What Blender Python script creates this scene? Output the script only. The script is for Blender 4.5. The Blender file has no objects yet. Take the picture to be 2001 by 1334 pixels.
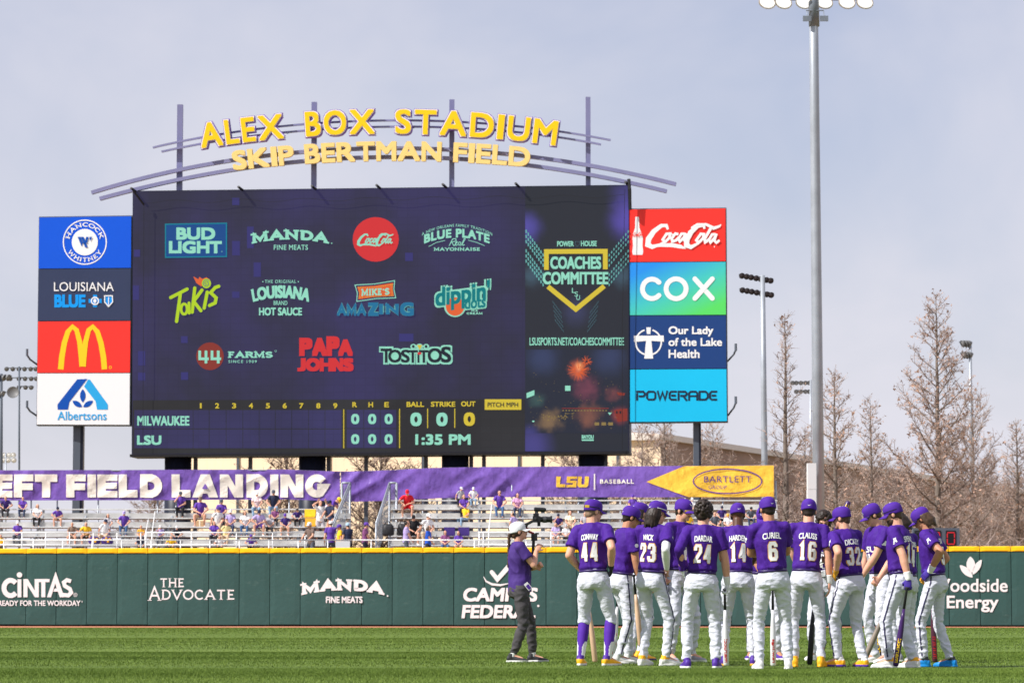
import bpy, bmesh, math, random
import numpy as np
from math import sin, cos, pi, radians, sqrt, atan2, hypot
from mathutils import Vector, Matrix, noise
from mathutils.bvhtree import BVHTree
from mathutils.geometry import tessellate_polygon

sc = bpy.context.scene
col = sc.collection
# ------------------------------------------------------------------ camera
FPX = 6000.0                       # focal length in pixels of a 2001 px wide frame
CX, CY = 1000.5, 667.0
PITCH = math.atan(525.0 / FPX)
CAMZ = 0.62                        # the photographer sits low, by the dugout step
cam_d = bpy.data.cameras.new("camera")
cam_d.sensor_width = 36.0
cam_d.lens = 36.0 * FPX / 2001.0
cam_d.clip_start = 0.5
cam_d.clip_end = 6000
cam_d.dof.use_dof = True
cam_d.dof.focus_distance = 34.5
cam_d.dof.aperture_fstop = 8.0
cam = bpy.data.objects.new("camera", cam_d)
col.objects.link(cam)
cam.location = (0, 0, CAMZ)
cam.rotation_euler = (pi / 2 + PITCH, 0, 0)
sc.camera = cam
# ------------------------------------------------------------------ sky, sun, exposure
SUN_EL = radians(45.0)
SUN_AZ = radians(66.0)             # towards the left, measured from straight behind the camera
to_sun = Vector((-sin(SUN_AZ) * cos(SUN_EL), -cos(SUN_AZ) * cos(SUN_EL), sin(SUN_EL)))
w = bpy.data.worlds.new("World")
sc.world = w
w.use_nodes = True
nt = w.node_tree
bg = nt.nodes["Background"]
sky = nt.nodes.new("ShaderNodeTexSky")
sky.sky_type = 'NISHITA'
sky.sun_disc = False
sky.sun_elevation = SUN_EL
sky.sun_rotation = math.atan2(to_sun.x, to_sun.y)
sky.altitude = 20
sky.air_density = 1.25
sky.dust_density = 0.6
sky.ozone_density = 3.0
tc = nt.nodes.new("ShaderNodeTexCoord")
mp = nt.nodes.new("ShaderNodeMapping")
mp.inputs["Location"].default_value = (6.6, 2.2, 8.8)
mp.inputs["Scale"].default_value = (4.0, 4.0, 5.5)
nz = nt.nodes.new("ShaderNodeTexNoise")
nz.inputs["Scale"].default_value = 1.6
nz.inputs["Detail"].default_value = 5.0
nz.inputs["Roughness"].default_value = 0.52
nz.inputs["Distortion"].default_value = 0.35
rp = nt.nodes.new("ShaderNodeValToRGB")
rp.color_ramp.elements[0].position = 0.30
rp.color_ramp.elements[0].color = (0.42, 0.42, 0.42, 1)
rp.color_ramp.elements[1].position = 0.68
rp.color_ramp.elements[1].color = (0.97, 0.97, 0.97, 1)
mx = nt.nodes.new("ShaderNodeMixRGB")
mx.inputs[2].default_value = (7.7, 7.6, 8.4, 1)     # thin high cloud
nt.links.new(tc.outputs["Generated"], mp.inputs["Vector"])
nt.links.new(mp.outputs["Vector"], nz.inputs["Vector"])
nt.links.new(nz.outputs["Fac"], rp.inputs["Fac"])
nt.links.new(rp.outputs["Color"], mx.inputs[0])
tint = nt.nodes.new("ShaderNodeMixRGB"); tint.blend_type = 'MULTIPLY'; tint.inputs[0].default_value = 1.0; tint.inputs[2].default_value = (0.86, 0.875, 1.12, 1)   # shifts the sky colour towards blue-lavender
nt.links.new(sky.outputs["Color"], tint.inputs[1]); nt.links.new(tint.outputs["Color"], mx.inputs[1])
nt.links.new(mx.outputs["Color"], bg.inputs["Color"])
bg.inputs["Strength"].default_value = 0.080

sun_d = bpy.data.lights.new("sun", 'SUN')
sun_d.energy = 5.0
sun_d.angle = radians(0.6)
sun_d.color = (1.0, 0.965, 0.92)
sun = bpy.data.objects.new("sun", sun_d)
col.objects.link(sun)
sun.rotation_euler = to_sun.to_track_quat('Z', 'Y').to_euler()
sun.location = (-40, -30, 60)
sc.view_settings.view_transform = 'Standard'
sc.view_settings.look = 'None'
sc.view_settings.exposure = 0.33
sc.view_settings.gamma = 1.0
sc.cycles.max_bounces = 6
sc.cycles.transparent_max_bounces = 12

# ------------------------------------------------------------------ helpers
WM = {}
def link(o): col.objects.link(o); return o
def tag(o, label=None, cat=None, group=None, kind=None):
    if label: o["label"] = label
    if cat: o["category"] = cat
    if group: o["group"] = group
    if kind: o["kind"] = kind
    return o
def thing(name, label, cat, loc=(0, 0, 0), rotz=0.0, group=None):
    o = bpy.data.objects.new(name, None)
    o.empty_display_size = 0.3
    o.location = loc
    o.rotation_euler = (0, 0, rotz)
    link(o)
    WM[o.name] = Matrix.Translation(loc) @ Matrix.Rotation(rotz, 4, 'Z')
    return tag(o, label, cat, group)
def obj(name, me, mats=None, parent=None, local=False):
    """link a mesh; its vertices are world coordinates unless local (then the parent's)"""
    o = bpy.data.objects.new(name, me)
    if mats is not None:
        for m in (mats if isinstance(mats, (list, tuple)) else [mats]):
            me.materials.append(m)
    link(o)
    if parent is not None:
        o.parent = parent
        if not local:
            o.matrix_parent_inverse = WM.get(parent.name, Matrix()).inverted()
            WM[o.name] = Matrix()
        else:
            WM[o.name] = WM.get(parent.name, Matrix()).copy()
    return o
def lin(r, g, b):
    f = lambda v: ((v / 255 + 0.055) / 1.055) ** 2.4 if v > 10.3 else v / 255 / 12.92
    return (f(r), f(g), f(b))
def mat(name, c, rough=0.6, nscale=None, namt=0.15, bump=None, metal=0.0, spec=0.3, stretch=None, sss=0.0):
    m = bpy.data.materials.new(name); m.use_nodes = True
    t = m.node_tree; b = t.nodes["Principled BSDF"]
    b.inputs["Base Color"].default_value = (*c, 1)
    b.inputs["Roughness"].default_value = rough
    b.inputs["Metallic"].default_value = metal
    b.inputs["Specular IOR Level"].default_value = spec
    if sss:
        b.inputs["Subsurface Weight"].default_value = sss
        b.inputs["Subsurface Radius"].default_value = (0.01, 0.004, 0.002)
    if nscale or bump:
        co = t.nodes.new("ShaderNodeTexCoord")
        vec = co.outputs["Object"]
        if stretch:
            mp = t.nodes.new("ShaderNodeMapping"); mp.inputs["Scale"].default_value = stretch
            t.links.new(vec, mp.inputs["Vector"]); vec = mp.outputs["Vector"]
    if nscale:
        n = t.nodes.new("ShaderNodeTexNoise"); n.inputs["Scale"].default_value = nscale
        n.inputs["Detail"].default_value = 5; n.inputs["Roughness"].default_value = 0.6
        t.links.new(vec, n.inputs["Vector"])
        r = t.nodes.new("ShaderNodeValToRGB")
        r.color_ramp.elements[0].position = 0.3; r.color_ramp.elements[1].position = 0.7
        r.color_ramp.elements[0].color = (*[max(0, v * (1 - namt)) for v in c], 1)
        r.color_ramp.elements[1].color = (*[min(1, v * (1 + namt)) for v in c], 1)
        t.links.new(n.outputs["Fac"], r.inputs["Fac"])
        t.links.new(r.outputs["Color"], b.inputs["Base Color"])
    if bump:
        n = t.nodes.new("ShaderNodeTexNoise"); n.inputs["Scale"].default_value = bump[0]
        n.inputs["Detail"].default_value = 4
        t.links.new(vec, n.inputs["Vector"])
        bn = t.nodes.new("ShaderNodeBump"); bn.inputs["Strength"].default_value = bump[1]
        bn.inputs["Distance"].default_value = bump[2] if len(bump) > 2 else 0.02
        t.links.new(n.outputs["Fac"], bn.inputs["Height"])
        t.links.new(bn.outputs["Normal"], b.inputs["Normal"])
    return m
def emis(name, c, s=1.0):
    m = bpy.data.materials.new(name); m.use_nodes = True
    t = m.node_tree; b = t.nodes["Principled BSDF"]
    b.inputs["Base Color"].default_value = (*[v * 0.25 for v in c], 1)
    b.inputs["Roughness"].default_value = 0.7
    b.inputs["Specular IOR Level"].default_value = 0.1
    b.inputs["Emission Color"].default_value = (*c, 1)
    b.inputs["Emission Strength"].default_value = s
    return m
def pick(px, py, Y):
    """the point at depth Y seen at photo pixel (px, py)"""
    x = (px - CX) / FPX; v = -(py - CY) / FPX
    dy = cos(PITCH) - v * sin(PITCH); dz = sin(PITCH) + v * cos(PITCH)
    t = Y / dy
    return Vector((x * t, Y, CAMZ + t * dz))
def mesh(name, verts, faces, smooth=False):
    me = bpy.data.meshes.new(name)
    me.from_pydata([tuple(v) for v in verts], [], faces)
    if smooth and me.polygons:
        me.polygons.foreach_set("use_smooth", [True] * len(me.polygons))
    me.update()
    return me

class S:
    """collects closed solids"""
    def __init__(s): s.v = []; s.f = []
    def add(s, V, F, M=None):
        n = len(s.v)
        s.v += [tuple(M @ Vector(p)) if M else tuple(p) for p in V]
        s.f += [tuple(i + n for i in f) for f in F]
        return s
    def box(s, lo, hi, M=None):
        x0, y0, z0 = lo; x1, y1, z1 = hi
        V = [(x0, y0, z0), (x1, y0, z0), (x1, y1, z0), (x0, y1, z0), (x0, y0, z1), (x1, y0, z1), (x1, y1, z1), (x0, y1, z1)]
        F = [(3, 2, 1, 0), (4, 5, 6, 7), (0, 1, 5, 4), (1, 2, 6, 5), (2, 3, 7, 6), (3, 0, 4, 7)]
        return s.add(V, F, M)
    def rings(s, R, cap=True):
        """R: list of rings (equal length lists of points)"""
        n = len(R[0]); V = [p for r in R for p in r]; F = []
        for i in range(len(R) - 1):
            for k in range(n):
                a = i * n + k; b = i * n + (k + 1) % n
                F.append((a, b, b + n, a + n))
        if cap:
            F.append(tuple(reversed(range(n)))); F.append(tuple(range((len(R) - 1) * n, len(R) * n)))
        return s.add(V, F)
    def tube(s, pts, rad, n=8, cap=True):
        pts = [Vector(p) for p in pts]
        if not isinstance(rad, (list, tuple)): rad = [rad] * len(pts)
        R = []; prev = None
        for i, p in enumerate(pts):
            d = (pts[min(i + 1, len(pts) - 1)] - pts[max(i - 1, 0)])
            d = d.normalized() if d.length > 1e-9 else Vector((0, 0, 1))
            if prev is None:
                u = d.orthogonal().normalized()
            else:
                u = (prev - d * prev.dot(d)); u = u.normalized() if u.length > 1e-6 else d.orthogonal().normalized()
            prev = u; v2 = d.cross(u)
            R.append([p + (u * cos(2 * pi * k / n) + v2 * sin(2 * pi * k / n)) * rad[i] for k in range(n)])
        return s.rings(R, cap)
    def cap(s, p0, p1, r0, r1, n=12, flat=False):
        """tapered capsule"""
        p0 = Vector(p0); p1 = Vector(p1); d = p1 - p0; L = d.length
        d = d / L if L > 1e-9 else Vector((0, 0, 1))
        P = []; Rr = []
        for a in (80, 55, 28):
            P.append(p0 - d * r0 * sin(radians(a))); Rr.append(r0 * cos(radians(a)))
        P.append(p0); Rr.append(r0)
        P.append(p1); Rr.append(r1)
        if not flat:
            for a in (28, 55, 80):
                P.append(p1 + d * r1 * sin(radians(a))); Rr.append(r1 * cos(radians(a)))
        u = d.orthogonal().normalized(); v2 = d.cross(u)
        R = [[p + (u * cos(2 * pi * k / n) + v2 * sin(2 * pi * k / n)) * r for k in range(n)] for p, r in zip(P, Rr)]
        return s.rings(R)
    def ell(s, c, r, M=None, n=14, m=9):
        """ellipsoid at c with radii r, turned by the 3x3 matrix M"""
        c = Vector(c); R = []
        for i in range(1, m):
            th = -pi / 2 + pi * i / m
            ring = []
            for k in range(n):
                a = 2 * pi * k / n
                p = Vector((r[0] * cos(th) * cos(a), r[1] * cos(th) * sin(a), r[2] * sin(th)))
                ring.append(c + (M @ p if M else p))
            R.append(ring)
        return s.rings(R)
    def loft(s, L, n=24):
        """L: list of (centre, half-axis vector a, half-axis vector b)"""
        return s.rings([[Vector(c) + Vector(a) * cos(2 * pi * k / n) + Vector(b) * sin(2 * pi * k / n) for k in range(n)] for c, a, b in L])
    def me(s, name, smooth=False): return mesh(name, s.v, s.f, smooth)
def remesh(s, name, vox, smooth=2, fac=0.5):
    """melt the collected solids into one continuous surface"""
    me = s.me(name)
    o = bpy.data.objects.new("tmp", me); col.objects.link(o)
    m = o.modifiers.new("r", 'REMESH'); m.mode = 'VOXEL'; m.voxel_size = vox; m.use_smooth_shade = True
    if smooth:
        k = o.modifiers.new("s", 'SMOOTH'); k.iterations = smooth; k.factor = fac
    dg = bpy.context.evaluated_depsgraph_get()
    out = bpy.data.meshes.new_from_object(o.evaluated_get(dg), depsgraph=dg)
    bpy.data.objects.remove(o); bpy.data.meshes.remove(me)
    out.name = name; out.materials.clear()
    return out
def get_co(me):
    a = np.empty(len(me.vertices) * 3, np.float32); me.vertices.foreach_get("co", a); return a.reshape(-1, 3)
def set_co(me, a): me.vertices.foreach_set("co", np.ascontiguousarray(a, np.float32).ravel()); me.update()
def tri_mesh(name, V, F, smooth=False):
    """V: (n,3) array, F: (m,k) array, built fast"""
    me = bpy.data.meshes.new(name)
    V = np.asarray(V, np.float32); F = np.asarray(F, np.int32); k = F.shape[1]
    me.vertices.add(len(V)); me.vertices.foreach_set("co", V.ravel())
    me.loops.add(F.size); me.loops.foreach_set("vertex_index", F.ravel())
    me.polygons.add(len(F)); me.polygons.foreach_set("loop_start", np.arange(0, F.size, k, dtype=np.int32))
    if smooth: me.polygons.foreach_set("use_smooth", np.ones(len(F), bool))
    me.update(calc_edges=True); me.validate()
    return me

# ------------------------------------------------------------------ lettering
_G = {}
def glyphs(s, bold=0.0, space=1.0):
    k = (s, bold, space)
    if k not in _G:
        c = bpy.data.curves.new("t", 'FONT'); c.body = s; c.size = 1.0; c.offset = bold
        c.resolution_u = 4; c.space_character = space
        o = bpy.data.objects.new("t", c); col.objects.link(o)
        dg = bpy.context.evaluated_depsgraph_get()
        me = bpy.data.meshes.new_from_object(o.evaluated_get(dg), depsgraph=dg)
        V = [(v.co.x, v.co.y) for v in me.vertices]; F = [tuple(p.vertices) for p in me.polygons]
        # keep every face turned the same way
        F2 = []
        for f in F:
            A = sum(V[f[i]][0] * V[f[(i + 1) % len(f)]][1] - V[f[(i + 1) % len(f)]][0] * V[f[i]][1] for i in range(len(f)))
            if abs(A) < 1e-9: continue
            F2.append(f if A > 0 else tuple(reversed(f)))
        bpy.data.objects.remove(o); bpy.data.curves.remove(c); bpy.data.meshes.remove(me)
        _G[k] = (V, F2)
    return _G[k]
def arcpts(cx, cy, rx, ry, a0, a1, n=10):
    return [(cx + rx * cos(radians(a0 + (a1 - a0) * i / n)), cy + ry * sin(radians(a0 + (a1 - a0) * i / n))) for i in range(n + 1)]
# slab-serif capitals: (advance, strokes, serif feet)
SL = {
 'A': (1.0, [[(.1, 0), (.5, 1), (.9, 0)], [(.27, .33), (.73, .33)]], [(.1, 0), (.9, 0)]),
 'B': (.8, [[(.15, 0), (.15, 1), (.5, 1), (.68, .9), (.68, .62), (.5, .52), (.15, .52)], [(.5, .52), (.72, .42), (.72, .1), (.52, 0), (.15, 0)]], []),
 'C': (.85, [arcpts(.48, .5, .4, .5, 45, 315, 12)], []),
 'D': (.9, [[(.18, 0), (.18, 1), (.45, 1)] + arcpts(.42, .5, .4, .5, 80, -80, 10) + [(.45, 0), (.06, 0)]], [(.18, 1)]),
 'E': (.75, [[(.68, .98), (.18, .98), (.18, .02), (.7, .02)], [(.18, .5), (.58, .5)]], [(.18, 1), (.18, 0)]),
 'F': (.72, [[(.68, .98), (.18, .98), (.18, 0)], [(.18, .5), (.56, .5)]], [(.18, 0), (.18, 1)]),
 'H': (.95, [[(.16, 0), (.16, 1)], [(.8, 0), (.8, 1)], [(.16, .5), (.8, .5)]], [(.16, 0), (.16, 1), (.8, 0), (.8, 1)]),
 'I': (.42, [[(.2, 0), (.2, 1)]], [(.2, 0), (.2, 1)]),
 'K': (.9, [[(.16, 0), (.16, 1)], [(.75, 1), (.18, .42)], [(.34, .56), (.8, 0)]], [(.16, 0), (.16, 1), (.8, 0), (.72, 1)]),
 'M': (1.15, [[(.14, 0), (.16, 1), (.56, .15), (.96, 1), (.98, 0)]], [(.14, 0), (.98, 0), (.12, 1), (1.0, 1)]),
 'N': (.98, [[(.15, 0), (.15, .98), (.8, .02), (.8, 1)]], [(.15, 0), (.1, 1), (.8, 1)]),
 'O': (.95, [arcpts(.47, .5, .42, .5, 0, 360, 20)], []),
 'R': (.9, [[(.16, 0), (.16, .98), (.5, .98), (.7, .88), (.7, .6), (.5, .5), (.16, .5)], [(.45, .5), (.8, 0)]], [(.16, 0), (.82, 0), (.16, 1)]),
 'S': (.75, [[(.66, .8), (.55, .96), (.25, .97), (.1, .8), (.15, .6), (.6, .42), (.68, .22), (.5, .03), (.2, .03), (.08, .2)]], []),
 'T': (.85, [[(.42, 0), (.42, .98)], [(.04, .98), (.8, .98)]], [(.42, 0)]),
 'V': (.95, [[(.08, 1), (.47, 0), (.86, 1)]], [(.08, 1), (.86, 1)]),
 'W': (1.3, [[(.08, 1), (.36, 0), (.64, .9), (.92, 0), (1.2, 1)]], [(.08, 1), (1.2, 1)]),
 'Y': (.92, [[(.08, 1), (.46, .45), (.46, 0)], [(.84, 1), (.46, .45)]], [(.46, 0), (.08, 1), (.84, 1)]),
 "'": (.3, [[(.14, 1), (.14, .72)]], []), ' ': (.45, [], []),
}
BK = {  # block athletic digits
 '0': [[(.1, .5), (.1, .85), (.25, .97), (.75, .97), (.9, .85), (.9, .15), (.75, .03), (.25, .03), (.1, .15), (.1, .5)]],
 '1': [[(.22, .76), (.56, .97), (.56, .03)], [(.2, .03), (.9, .03)]],
 '2': [[(.1, .68), (.1, .85), (.25, .97), (.75, .97), (.9, .85), (.9, .6), (.12, .1), (.12, .03), (.95, .03)]],
 '3': [[(.1, .72), (.1, .85), (.25, .97), (.75, .97), (.9, .85), (.9, .6), (.76, .52), (.4, .52)], [(.76, .52), (.9, .42), (.9, .15), (.75, .03), (.25, .03), (.1, .15), (.1, .28)]],
 '4': [[(.66, 0), (.66, .97), (.56, .97), (.06, .3), (.06, .26), (.98, .26)], [(.45, .03), (.9, .03)]],
 '5': [[(.88, .97), (.14, .97), (.12, .55), (.7, .58), (.9, .45), (.9, .15), (.75, .03), (.25, .03), (.1, .15), (.1, .25)]],
 '6': [[(.9, .75), (.9, .85), (.75, .97), (.25, .97), (.1, .85), (.1, .15), (.25, .03), (.75, .03), (.9, .15), (.9, .45), (.75, .56), (.1, .56)]],
 '8': [[(.5, .52), (.2, .52), (.1, .62), (.1, .85), (.25, .97), (.75, .97), (.9, .85), (.9, .62), (.8, .52), (.5, .52)], [(.2, .52), (.1, .42), (.1, .15), (.25, .03), (.75, .03), (.9, .15), (.9, .42), (.8, .52)]],
}
class Draw:
    """flat artwork in 2-D (photo pixels, y down, or metres, y up)"""
    def __init__(s, ydown=True): s.v = []; s.f = []; s.l = []; s.yd = ydown
    def _add(s, V, F, layer):
        n = len(s.v); s.v += [(float(x), float(y)) for x, y in V]; s.l += [layer] * len(V)
        for f in F:
            A = sum(V[f[i]][0] * V[f[(i + 1) % len(f)]][1] - V[f[(i + 1) % len(f)]][0] * V[f[i]][1] for i in range(len(f)))
            if s.yd: A = -A
            f = tuple(f) if A > 0 else tuple(reversed(f))
            s.f.append(tuple(i + n for i in f))
        return s
    def poly(s, pts, layer=0):
        T = tessellate_polygon([[Vector((p[0], p[1], 0)) for p in pts]])
        return s._add(pts, T, layer)
    def rect(s, x0, y0, x1, y1, layer=0): return s._add([(x0, y0), (x1, y0), (x1, y1), (x0, y1)], [(0, 1, 2, 3)], layer)
    def disc(s, cx, cy, rx, ry=None, layer=0, n=32):
        ry = ry or rx
        return s._add([(cx + rx * cos(2 * pi * k / n), cy + ry * sin(2 * pi * k / n)) for k in range(n)], [tuple(range(n))], layer)
    def stroke(s, pts, w, layer=0, closed=False, rnd=False):
        pts = [Vector((p[0], p[1])) for p in pts]
        if closed and (pts[0] - pts[-1]).length < 1e-6: pts = pts[:-1]
        n = len(pts); W = w if isinstance(w, (list, tuple)) else [w] * n; L = []; R = []
        for i, p in enumerate(pts):
            a = pts[(i - 1) % n] if (closed or i > 0) else None
            b = pts[(i + 1) % n] if (closed or i < n - 1) else None
            d1 = (p - a).normalized() if a is not None else None
            d2 = (b - p).normalized() if b is not None else None
            d1 = d1 or d2; d2 = d2 or d1
            n1 = Vector((-d1.y, d1.x)); n2 = Vector((-d2.y, d2.x)); m = n1 + n2
            m = m.normalized() if m.length > 1e-6 else n1
            k = 1 / max(0.45, m.dot(n1)); h = W[i] / 2 * k
            L.append(p + m * h); R.append(p - m * h)
        V = [tuple(q) for q in L + R]; F = []
        for i in range(n if closed else n - 1):
            j = (i + 1) % n; F.append((i, j, n + j, n + i))
        s._add(V, F, layer)
        if rnd and not closed:
            for (p, q, ww) in ((pts[0], pts[1], W[0]), (pts[-1], pts[-2], W[-1])):
                a0 = atan2(p.y - q.y, p.x - q.x) - pi / 2
                V = [(p.x + ww / 2 * cos(a0 + pi * k / 8), p.y + ww / 2 * sin(a0 + pi * k / 8)) for k in range(9)]
                s._add(V, [tuple(range(9))], layer)
        return s
    def ring(s, cx, cy, rx, ry, w, layer=0, n=40):
        return s.stroke([(cx + rx * cos(2 * pi * k / n), cy + ry * sin(2 * pi * k / n)) for k in range(n)], w, layer, True)
    def _fit(s, V, box, shear=0, warp=None):
        xs = [p[0] for p in V]; ys = [p[1] for p in V]
        x0, x1, y0, y1 = min(xs), max(xs), min(ys), max(ys)
        bx0, by0, bx1, by1 = box; out = []
        for x, y in V:
            u = (x - x0) / (x1 - x0 or 1); v = (y - y0) / (y1 - y0 or 1)
            X = bx0 + (bx1 - bx0) * u; Y = by1 + (by0 - by1) * v      # (by0 top, by1 bottom)
            X += shear * abs(by1 - by0) * v
            out.append(warp(X, Y) if warp else (X, Y))
        return out
    def text(s, t, x0, y0, x1, y1, bold=0.0, shear=0, warp=None, layer=0, space=1.0):
        """bold: stroke growth in letter heights, made of shifted copies a hair apart"""
        V, F = glyphs(t, 0.0, space)
        h = abs(y1 - y0); r = max(0.0, bold) * h * 0.8
        r = min(r, abs(x1 - x0) * .2, h * .2)
        P = s._fit(V, (x0 + r, y0 + (r if y1 > y0 else -r), x1 - r, y1 - (r if y1 > y0 else -r)), shear)
        K = [(0, 0)] if r < 1e-6 else [(0, 0)] + [(r * a_, r * b_) for a_ in (-1, 0, 1) for b_ in (-1, 0, 1) if a_ or b_]
        for i, (dx, dy) in enumerate(K):
            Q = [(x + dx, y + dy) for x, y in P]
            s._add([warp(*q) for q in Q] if warp else Q, F, layer + i * .14)
        return s
    def slab(s, t, x0, y0, x1, y1, w=0.24, serif=0.2, sw=0.16, warp=None, table=None, layer=0, ex=0.0):
        """stroke lettering fitted to the box; w is the stem width in letter heights"""
        tmp = Draw(False); x = 0
        for ch in t:
            adv, st, ft = SL[ch]
            k = 0
            for q in st:
                q2 = [(x + a, .5 + (b - .5) * (1 - w * .9)) for a, b in q]
                closed = len(q) > 3 and q[0] == q[-1]
                tmp.stroke(q2, w + ex, k, closed); k += 1
            for (a, b) in ft:
                yy = sw / 2 if b == 0 else 1 - sw / 2
                if serif: tmp.stroke([(x + a - serif, yy), (x + a + serif, yy)], sw + ex, k)
                k += 1
            x += adv + 0.1
        n = len(s.v); V = s._fit(tmp.v, (x0, y0, x1, y1), 0, warp)
        s._add(V, tmp.f, layer)
        for i, l in enumerate(tmp.l): s.l[n + i] = layer + l
        return s
    def digits(s, t, x0, y0, x1, y1, w=0.28, ex=0.0, layer=0):
        """block digits in metres (y up): y0 bottom, y1 top"""
        n = len(t); g = 0.1 * (x1 - x0) / n; cw = (x1 - x0 - g * (n - 1)) / n; h = y1 - y0; W = cw * w
        for i, ch in enumerate(t):
            X = x0 + i * (cw + g)
            for k, q in enumerate(BK[ch]):
                pts = [(X + W / 2 + a * (cw - W), y0 + W / 2 + b * (h - W)) for a, b in q]
                fine = []
                for a, b in zip(pts[:-1], pts[1:]):
                    m = max(1, int(hypot(b[0] - a[0], b[1] - a[1]) / 0.03))
                    fine += [(a[0] + (b[0] - a[0]) * j / m, a[1] + (b[1] - a[1]) * j / m) for j in range(m)]
                fine.append(pts[-1])
                s.stroke(fine, W + ex, layer + k, closed=(q[0] == q[-1]))
        return s
    def build(s, name, plane, off, m, parent, step=0.004, thick=0.0):
        V = [plane(x, y, off + l * step) for (x, y), l in zip(s.v, s.l)]
        F = list(s.f)
        if thick:
            n = len(V); V += [plane(x, y, off - thick) for x, y in s.v]
            cnt = {}
            for f in s.f:
                for i in range(len(f)):
                    e = (f[i], f[(i + 1) % len(f)]); cnt[e] = cnt.get(e, 0) + 1
            for (a, b) in cnt:
                if (b, a) not in cnt: F.append((b, a, a + n, b + n))
            F += [tuple(i + n for i in reversed(f)) for f in s.f]
        return obj(name, mesh(name, V, F), m, parent)
class Plane:
    """an upright plane through two photo pixels at given depths; call it to place artwork"""
    def __init__(s, pa, Ya, pb, Yb):
        a = pick(pa, 800, Ya); b = pick(pb, 800, Yb)
        s.a = Vector((a.x, a.y, 0)); s.u = Vector((b.x - a.x, b.y - a.y, 0)).normalized()
        s.n = Vector((s.u.y, -s.u.x, 0))              # towards the camera
    def __call__(s, px, py, off=0.0):
        q = pick(px, py, 1.0); d = q - Vector((0, 0, CAMZ)); c = Vector((0, 0, CAMZ))
        t = (s.a - c).dot(s.n) / d.dot(s.n)
        return c + d * t + s.n * off
    def slabbox(s, x0, y0, x1, y1, off0, off1):
        """a box with its front on the pixels' rectangle"""
        P = [s(x0, y1), s(x1, y1), s(x1, y0), s(x0, y0)]
        V = [p + s.n * off0 for p in P] + [p + s.n * off1 for p in P]
        return V, [(0, 1, 2, 3), (7, 6, 5, 4), (1, 0, 4, 5), (2, 1, 5, 6), (3, 2, 6, 7), (0, 3, 7, 4)]
# ------------------------------------------------------------------ materials of the place
M = {}
M['yellow'] = mat("yellow vinyl", lin(252, 200, 20), 0.5, 3, 0.06)
M['green'] = mat("green padding", lin(50, 86, 82), 0.55, 0.5, 0.10, (7, 0.3, 0.03))
def scuffs(m):
    t = m.node_tree; b = t.nodes["Principled BSDF"]; N = t.nodes.new; L = t.links.new
    src = b.inputs["Base Color"].links[0].from_socket
    co = N("ShaderNodeTexCoord"); mp_ = N("ShaderNodeMapping"); mp_.inputs["Scale"].default_value = (1.0, 1.0, 2.2); L(co.outputs["Object"], mp_.inputs["Vector"])
    n = N("ShaderNodeTexNoise"); n.inputs["Scale"].default_value = 1.7; n.inputs["Detail"].default_value = 8; n.inputs["Roughness"].default_value = .7; L(mp_.outputs["Vector"], n.inputs["Vector"])
    r = N("ShaderNodeValToRGB"); r.color_ramp.elements[0].position = .60; r.color_ramp.elements[1].position = .74; r.color_ramp.elements[0].color = (0, 0, 0, 1); r.color_ramp.elements[1].color = (.5, .5, .5, 1); L(n.outputs["Fac"], r.inputs["Fac"])
    mx_ = N("ShaderNodeMixRGB"); mx_.inputs[2].default_value = (*lin(92, 118, 112), 1); L(r.outputs["Color"], mx_.inputs[0]); L(src, mx_.inputs[1]); L(mx_.outputs[0], b.inputs["Base Color"])
scuffs(M['green'])
M['white'] = mat("white paint", (0.8, 0.8, 0.8), 0.5)
M['alu'] = mat("aluminium plank", (0.74, 0.74, 0.73), 0.45, 2.0, 0.12, None, 0.25)
M['alu_dull'] = mat("dull aluminium", (0.50, 0.49, 0.47), 0.6, 1.4, 0.25)
M['galv'] = mat("galvanised steel", (0.36, 0.39, 0.43), 0.45, 1.2, 0.12, None, 0.35)
M['galv_dark'] = mat("weathered steel", (0.20, 0.23, 0.27), 0.5, 1.2, 0.15, None, 0.3)
M['navy_steel'] = mat("navy painted steel", (0.012, 0.015, 0.03), 0.45)
M['grey_steel'] = mat("grey painted steel", (0.10, 0.12, 0.15), 0.5)
M['lav_steel'] = mat("lavender painted steel", lin(128, 128, 166), 0.5, 1.5, 0.06)
M['black'] = mat("black", (0.012, 0.012, 0.014), 0.5)
M['purple_vinyl'] = mat("purple vinyl", lin(122, 90, 176), 0.40, 1.1, 0.16, (3.5, 0.5, 0.12), stretch=(1.0, 1, 0.6))
M['banner_gold'] = mat("gold vinyl", lin(248, 196, 70), 0.45, 1.1, 0.08, (3.5, 0.4, 0.1))
M['banner_white'] = mat("cream print", lin(250, 240, 226), 0.5, 1.0, 0.05)
M['banner_purple'] = mat("purple print", lin(92, 54, 140), 0.5)
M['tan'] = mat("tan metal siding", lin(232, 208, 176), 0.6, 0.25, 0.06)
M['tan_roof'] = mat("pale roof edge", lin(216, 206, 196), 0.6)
M['brick'] = mat("brown siding", lin(158, 132, 116), 0.8, 0.5, 0.14)  # the hall's shaded side: its shade is put into this brown
M['dirt'] = mat("warning track clay", lin(176, 112, 84), 0.95, 2.0, 0.2)
M['bark'] = mat("grey brown bark", (0.19, 0.155, 0.13), 0.9, 3, 0.3)
M['twig'] = mat("pale brown twigs", (0.42, 0.325, 0.28), 0.9, 0.6, 0.3)
M['seed'] = mat("dry rusty leaves", (0.42, 0.27, 0.20), 0.9, 0.5, 0.3)

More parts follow.
